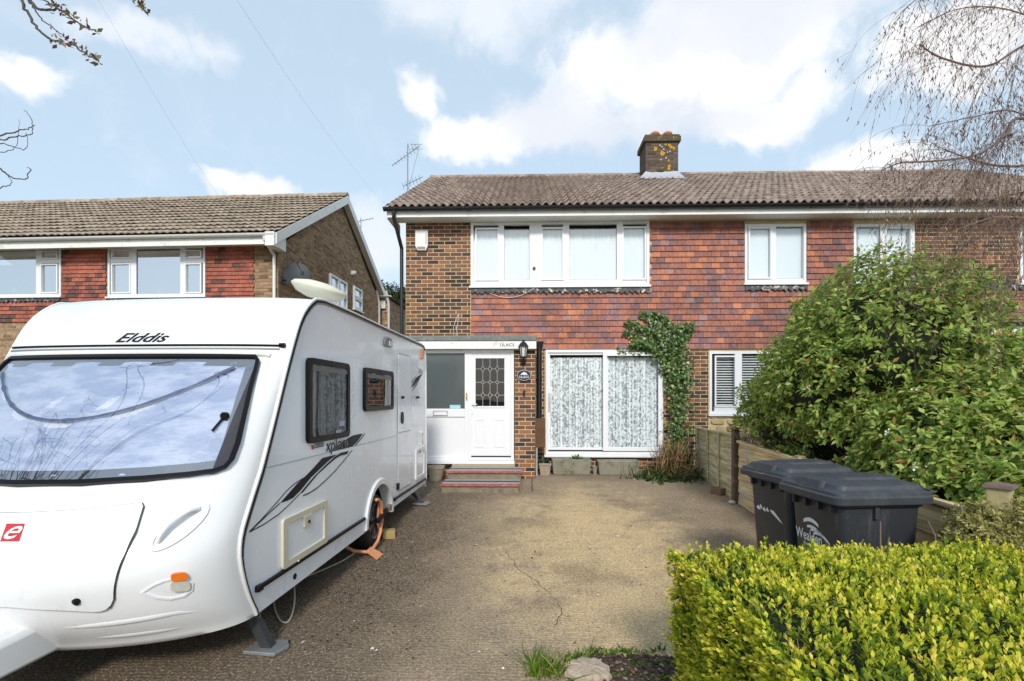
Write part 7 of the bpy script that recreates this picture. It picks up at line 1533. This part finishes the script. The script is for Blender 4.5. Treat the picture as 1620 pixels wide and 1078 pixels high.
# ================================================================== TREES
# --- weeping birch from the right
twig_m = pm('birch_twig', (.19, .125, .10, 1), .85, .3, 20); catk = leaf_mat('catkin', [(0, (.12, .075, .065, 1)), (.6, (.24, .15, .11, 1)), (.9, (.42, .31, .13, 1)), (1, (.5, .38, .16, 1))], .85, .1)
def make_birch():
    bi = root('weeping_birch', c2w(6.1, 5.3, .1), 0, 'bare weeping birch hanging its thin twigs in from the right edge', 'tree'); rr = random.Random(17)
    tb = c2w(6.1, 5.3, 0); trunk = [tb + Vector((0, 0, -.1)), tb + Vector((.05, 0, 1.5)), tb + Vector((-.05, .05, 3.0)), tb + Vector((0, 0, 4.6)), tb + Vector((-.1, 0, 6.5)), tb + Vector((-.15, 0, 8.2))]
    MB().tube(catmull(trunk, 5), [.15 - .13 * k / 25 for k in range(26)], 10).build('trunk', pm('birch_bark', (.42, .40, .37, 1), .8, .4, 6, .4, 20), bi, smooth=True)
    limbs = [[(1700, 40), (1620, 72), (1560, 105), (1490, 92), (1455, 70)], [(1720, 60), (1640, 30), (1575, 12), (1510, 16), (1450, 45)], [(1760, 240), (1620, 188), (1590, 215), (1545, 245), (1480, 255), (1425, 258), (1395, 270)], [(1760, 230), (1640, 260), (1575, 262), (1530, 250), (1490, 235)], [(1740, 300), (1660, 300), (1590, 310), (1530, 330)], [(1720, 0), (1660, -40), (1570, -55), (1490, -30), (1425, 20)], [(1700, 200), (1640, 190), (1595, 175), (1540, 185), (1470, 200)], [(1745, 330), (1640, 345), (1570, 345), (1500, 370)]]
    lm = MB(); tw = MB(); cpos = []; cdir = []
    def strand(p, dr, length, r0, sub):
        n = max(4, int(length / .07)); pts = [p.copy()]; d = dr.normalized()
        for k in range(n):
            d = (d + Vector((rr.uniform(-.16, .16), rr.uniform(-.16, .16), -.13 + rr.uniform(-.08, .08)))).normalized(); pts.append(pts[-1] + d * (length / n))
        pts = [q if q.z > .6 else Vector((q.x, q.y, .6)) for q in pts]
        tw.tube(pts, [r0 * (1 - .65 * k / n) for k in range(n + 1)], 3, False)
        for k in range(1, n + 1):
            if rr.random() < .30:
                cpos.append(pts[k]); cdir.append(Vector((rr.uniform(-.5, .5), rr.uniform(-.5, .5), -1)))
        if sub:
            for k in range(rr.randint(2, 4)):
                i = rr.randint(1, n - 1); strand(pts[i], (d + Vector((rr.uniform(-1, 1), rr.uniform(-1, 1), rr.uniform(-.4, .6)))), length * rr.uniform(.25, .55), r0 * .7, 0)
    for li, path in enumerate(limbs):
        dep = 5.3 - .18 * li if li % 2 else 4.9 + .1 * li; P = [atd(a, b, dep + .12 * k * (1 if li % 2 else -1)) for k, (a, b) in enumerate(path)]
        zt_ = min(max(P[0].z - .5, 2.4), 6.8); base = Vector((tb.x, tb.y, zt_)); pts = catmull([base] + P, 6); n = len(pts)
        r_0 = .007 if li in (1, 5, 6) else .015
        lm.tube(pts, [r_0 * (1 - .85 * k / n) + .0025 for k in range(n)], 6, False)
        for k in range(5, n):
            for q in range(3 if k < n * .7 else 2):
                dr = (pts[min(k + 1, n - 1)] - pts[k - 1]).normalized(); dv = dr * rr.uniform(.1, 1) + Vector((rr.uniform(-.35, .35), rr.uniform(-.8, .8), rr.uniform(-.6, .35))); strand(pts[k], dv, rr.uniform(.45, 1.4 if li in (0, 1, 5, 6) else 2.0) * (1.0 if k < n - 8 else .6), .0022, 1)
    lm.build('limbs', twig_m, bi, smooth=True); o = tw.build('twigs', twig_m, bi, fix=False); o['kind'] = 'stuff'
    P = np.array([p[:] for p in cpos]); D = np.array([p[:] for p in cdir]); n = len(P); rg = np.random.default_rng(4); L = rg.uniform(.02, .05, n); T = np.array([[-.5, 0, -.05], [.5, 0, -.05], [0, 0, .1], [-.6, .5, -.06], [.6, .5, -.06], [0, .5, .12], [0, 1, 0]]); TF = np.array([[0, 1, 4], [0, 4, 3], [1, 2, 5], [1, 5, 4], [2, 0, 3], [2, 3, 5], [3, 4, 6], [4, 5, 6], [5, 3, 6]])
    V, F = leaf_arrays(P, D, rg.normal(0, 1, (n, 3)), L, np.full(n, .0055), T, TF); o = obj_link('catkins', np_mesh('catkins', V, F, catk), bi); o['kind'] = 'stuff'
make_birch()
# --- budding tree by the pavement: trunk to the left of the camera, twigs in the top left corner
def make_magnolia():
    tr = root('budding_tree', (-5.4, 1.1, 0), 0, 'budding tree reaching bare twigs into the top left corner', 'tree'); rr = random.Random(23); tb = Vector((-5.4, 1.1, 0)); bm_ = pm('magnolia_bark', (.10, .085, .07, 1), .85, .3, 15)
    m = MB(); m.tube(catmull([tb + Vector((0, 0, -.05)), tb + Vector((.05, 0, 1.2)), tb + Vector((0, .1, 2.4)), tb + Vector((.1, .2, 3.8))], 5), [.11 - .08 * k / 15 for k in range(16)], 10); m.build('trunk', bm_, tr, smooth=True)
    tw = MB(); bp = []; bdv = []
    def branch(path, r0, bud=0):
        pts = catmull(path, 7); n = len(pts); pts = [pts[0]] + [p + Vector((rr.uniform(-1, 1), rr.uniform(-1, 1), rr.uniform(-1, 1))) * .006 for p in pts[1:]]; tw.tube(pts, [r0 * (1 - .75 * k / n) for k in range(n)], 5, False)
        for k in range(int(n * .62), n):
            for q in range(bud):
                if rr.random() < .75: bp.append(pts[k] + Vector((rr.uniform(-.02, .02), rr.uniform(-.02, .02), rr.uniform(-.02, .02)))); bdv.append(Vector((rr.uniform(-.7, .9), rr.uniform(-.7, .7), rr.uniform(-.6, .9))))
    d = 3.0; B = tb + Vector((.1, .2, 3.7))
    A = [B, atd(-140, -180, 2.4), atd(20, -30, d), atd(35, 5, d), atd(52, 35, d), atd(78, 62, d), atd(112, 70, d), atd(140, 88, d), atd(158, 97, d)]; branch(A, .012, 3)
    branch([B, atd(-60, -160, 2.5), atd(30, -25, d), atd(60, 14, d), atd(95, 16, d), atd(125, 38, d), atd(152, 50, d)], .012, 3)
    branch([atd(30, -25, d), atd(50, 8, d), atd(68, 32, d), atd(95, 52, d), atd(112, 70, d)], .006, 1); branch([atd(40, -10, d), atd(75, 4, d), atd(92, 12, d)], .006, 3)
    branch([B, atd(60, -220, 2.6), atd(170, -80, d), atd(214, -10, d), atd(220, 6, d), atd(232, 18, d)], .008, 3)
    d = 3.6; B2 = tb + Vector((0, .1, 2.5))
    branch([B2, atd(-160, 260, 2.8), atd(-40, 225, d), atd(10, 212, d), atd(40, 205, d), atd(55, 198, d)], .009); branch([atd(-40, 225, d), atd(0, 222, d), atd(30, 216, d), atd(50, 212, d), atd(50, 190, d), atd(40, 174, d)], .006); branch([atd(-60, 240, d), atd(0, 228, d), atd(40, 236, d), atd(42, 210, d)], .005); branch([atd(-30, 245, d), atd(5, 240, d), atd(26, 232, d), atd(30, 190, d)], .004)
    branch([B2, atd(-180, 330, 2.8), atd(-30, 275, d), atd(0, 268, d), atd(16, 280, d), atd(40, 282, d), atd(49, 268, d), atd(43, 265, d)], .008); branch([atd(-30, 300, d), atd(0, 297, d), atd(17, 290, d), atd(8, 272, d)], .005)
    # the rest of the crown, behind and beside the camera
    for k in range(90):
        a = rr.uniform(0, 6.28); st_ = tb + Vector((0, .1, rr.uniform(2.2, 3.7))); L = rr.uniform(.8, 2.0); q = st_ + Vector((math.cos(a) * L, math.sin(a) * L + .3, rr.uniform(.1, 1.7)))
        if q.x > -1.06 * q.y - .75: q = Vector((-1.06 * max(q.y, 0) - .9 - rr.uniform(0, 1.2), q.y, q.z))
        mid = st_.lerp(q, .5) + Vector((rr.uniform(-.2, .2), rr.uniform(-.2, .2), .15)); branch([st_, mid, q], .012, 1)
        for j in range(5): e = mid.lerp(q, rr.random()); branch([e, e + Vector((rr.uniform(-.6, .1), rr.uniform(-.4, .3), rr.uniform(0, .5)))], .006, 1)
    tw.build('branches', bm_, tr, smooth=True)
    P = np.array([p[:] for p in bp]); D = np.array([p[:] for p in bdv]); n = len(P); rg = np.random.default_rng(6); L = rg.uniform(.02, .045, n); V, F = leaf_arrays(P, D, rg.normal(0, 1, (n, 3)), L, L * .5); o = obj_link('buds', np_mesh('buds', V, F, leaf_mat('bud', [(0, (.10, .06, .03, 1)), (.35, (.24, .10, .08, 1)), (.6, (.22, .20, .06, 1)), (.9, (.36, .34, .14, 1)), (1, (.45, .2, .16, 1))], .6, .2)), tr); o['kind'] = 'stuff'
make_magnolia()
# --- conifer between the two houses
cf = root('background_tree', c2w(-5.6, 24, 0), 0, 'dark green tree seen in the gap between the two houses', 'tree')
ce = [wE(-5.7, 24, 5.0, 1.6, 1.5, 1.9), wE(-5.2, 24.2, 3.4, 1.6, 1.5, 1.7), wE(-6.6, 24.5, 5.2, 1.4, 1.3, 1.5), wE(-5.0, 24.5, 6.0, .9, .9, .9)]
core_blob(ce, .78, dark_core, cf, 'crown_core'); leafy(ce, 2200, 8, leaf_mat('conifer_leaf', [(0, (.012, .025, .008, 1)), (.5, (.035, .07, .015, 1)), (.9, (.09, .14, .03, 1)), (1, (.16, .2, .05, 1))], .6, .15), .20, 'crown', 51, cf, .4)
tbs = c2w(-5.6, 24, 0); MB().tube([tbs, tbs + Vector((0, 0, 5))], [.2, .06], 8).build('trunk', bark, cf, smooth=True)
# ================================================================== OVERHEAD WIRES
def wire(a, b, label): tag(MB().tube(droop(a, b, .15, 20), .0012, 4).build('overhead_wire', pm('wire_grey', (.45, .48, .52, 1), .5), None), label, 'wire', 'telephone wires to the houses')
wire(atd(100, -97, 5.0), tuple(NM @ Vector((n_at(393, 372, y=fyn).x, fyn - .05, nf1))), 'thin telephone wire crossing the sky down to the left house roof')
wire(atd(330, -70, 4.0), tuple(aty(614, 328, fy - .03)), 'thin telephone wire running down to the left eaves of the tile-hung house')
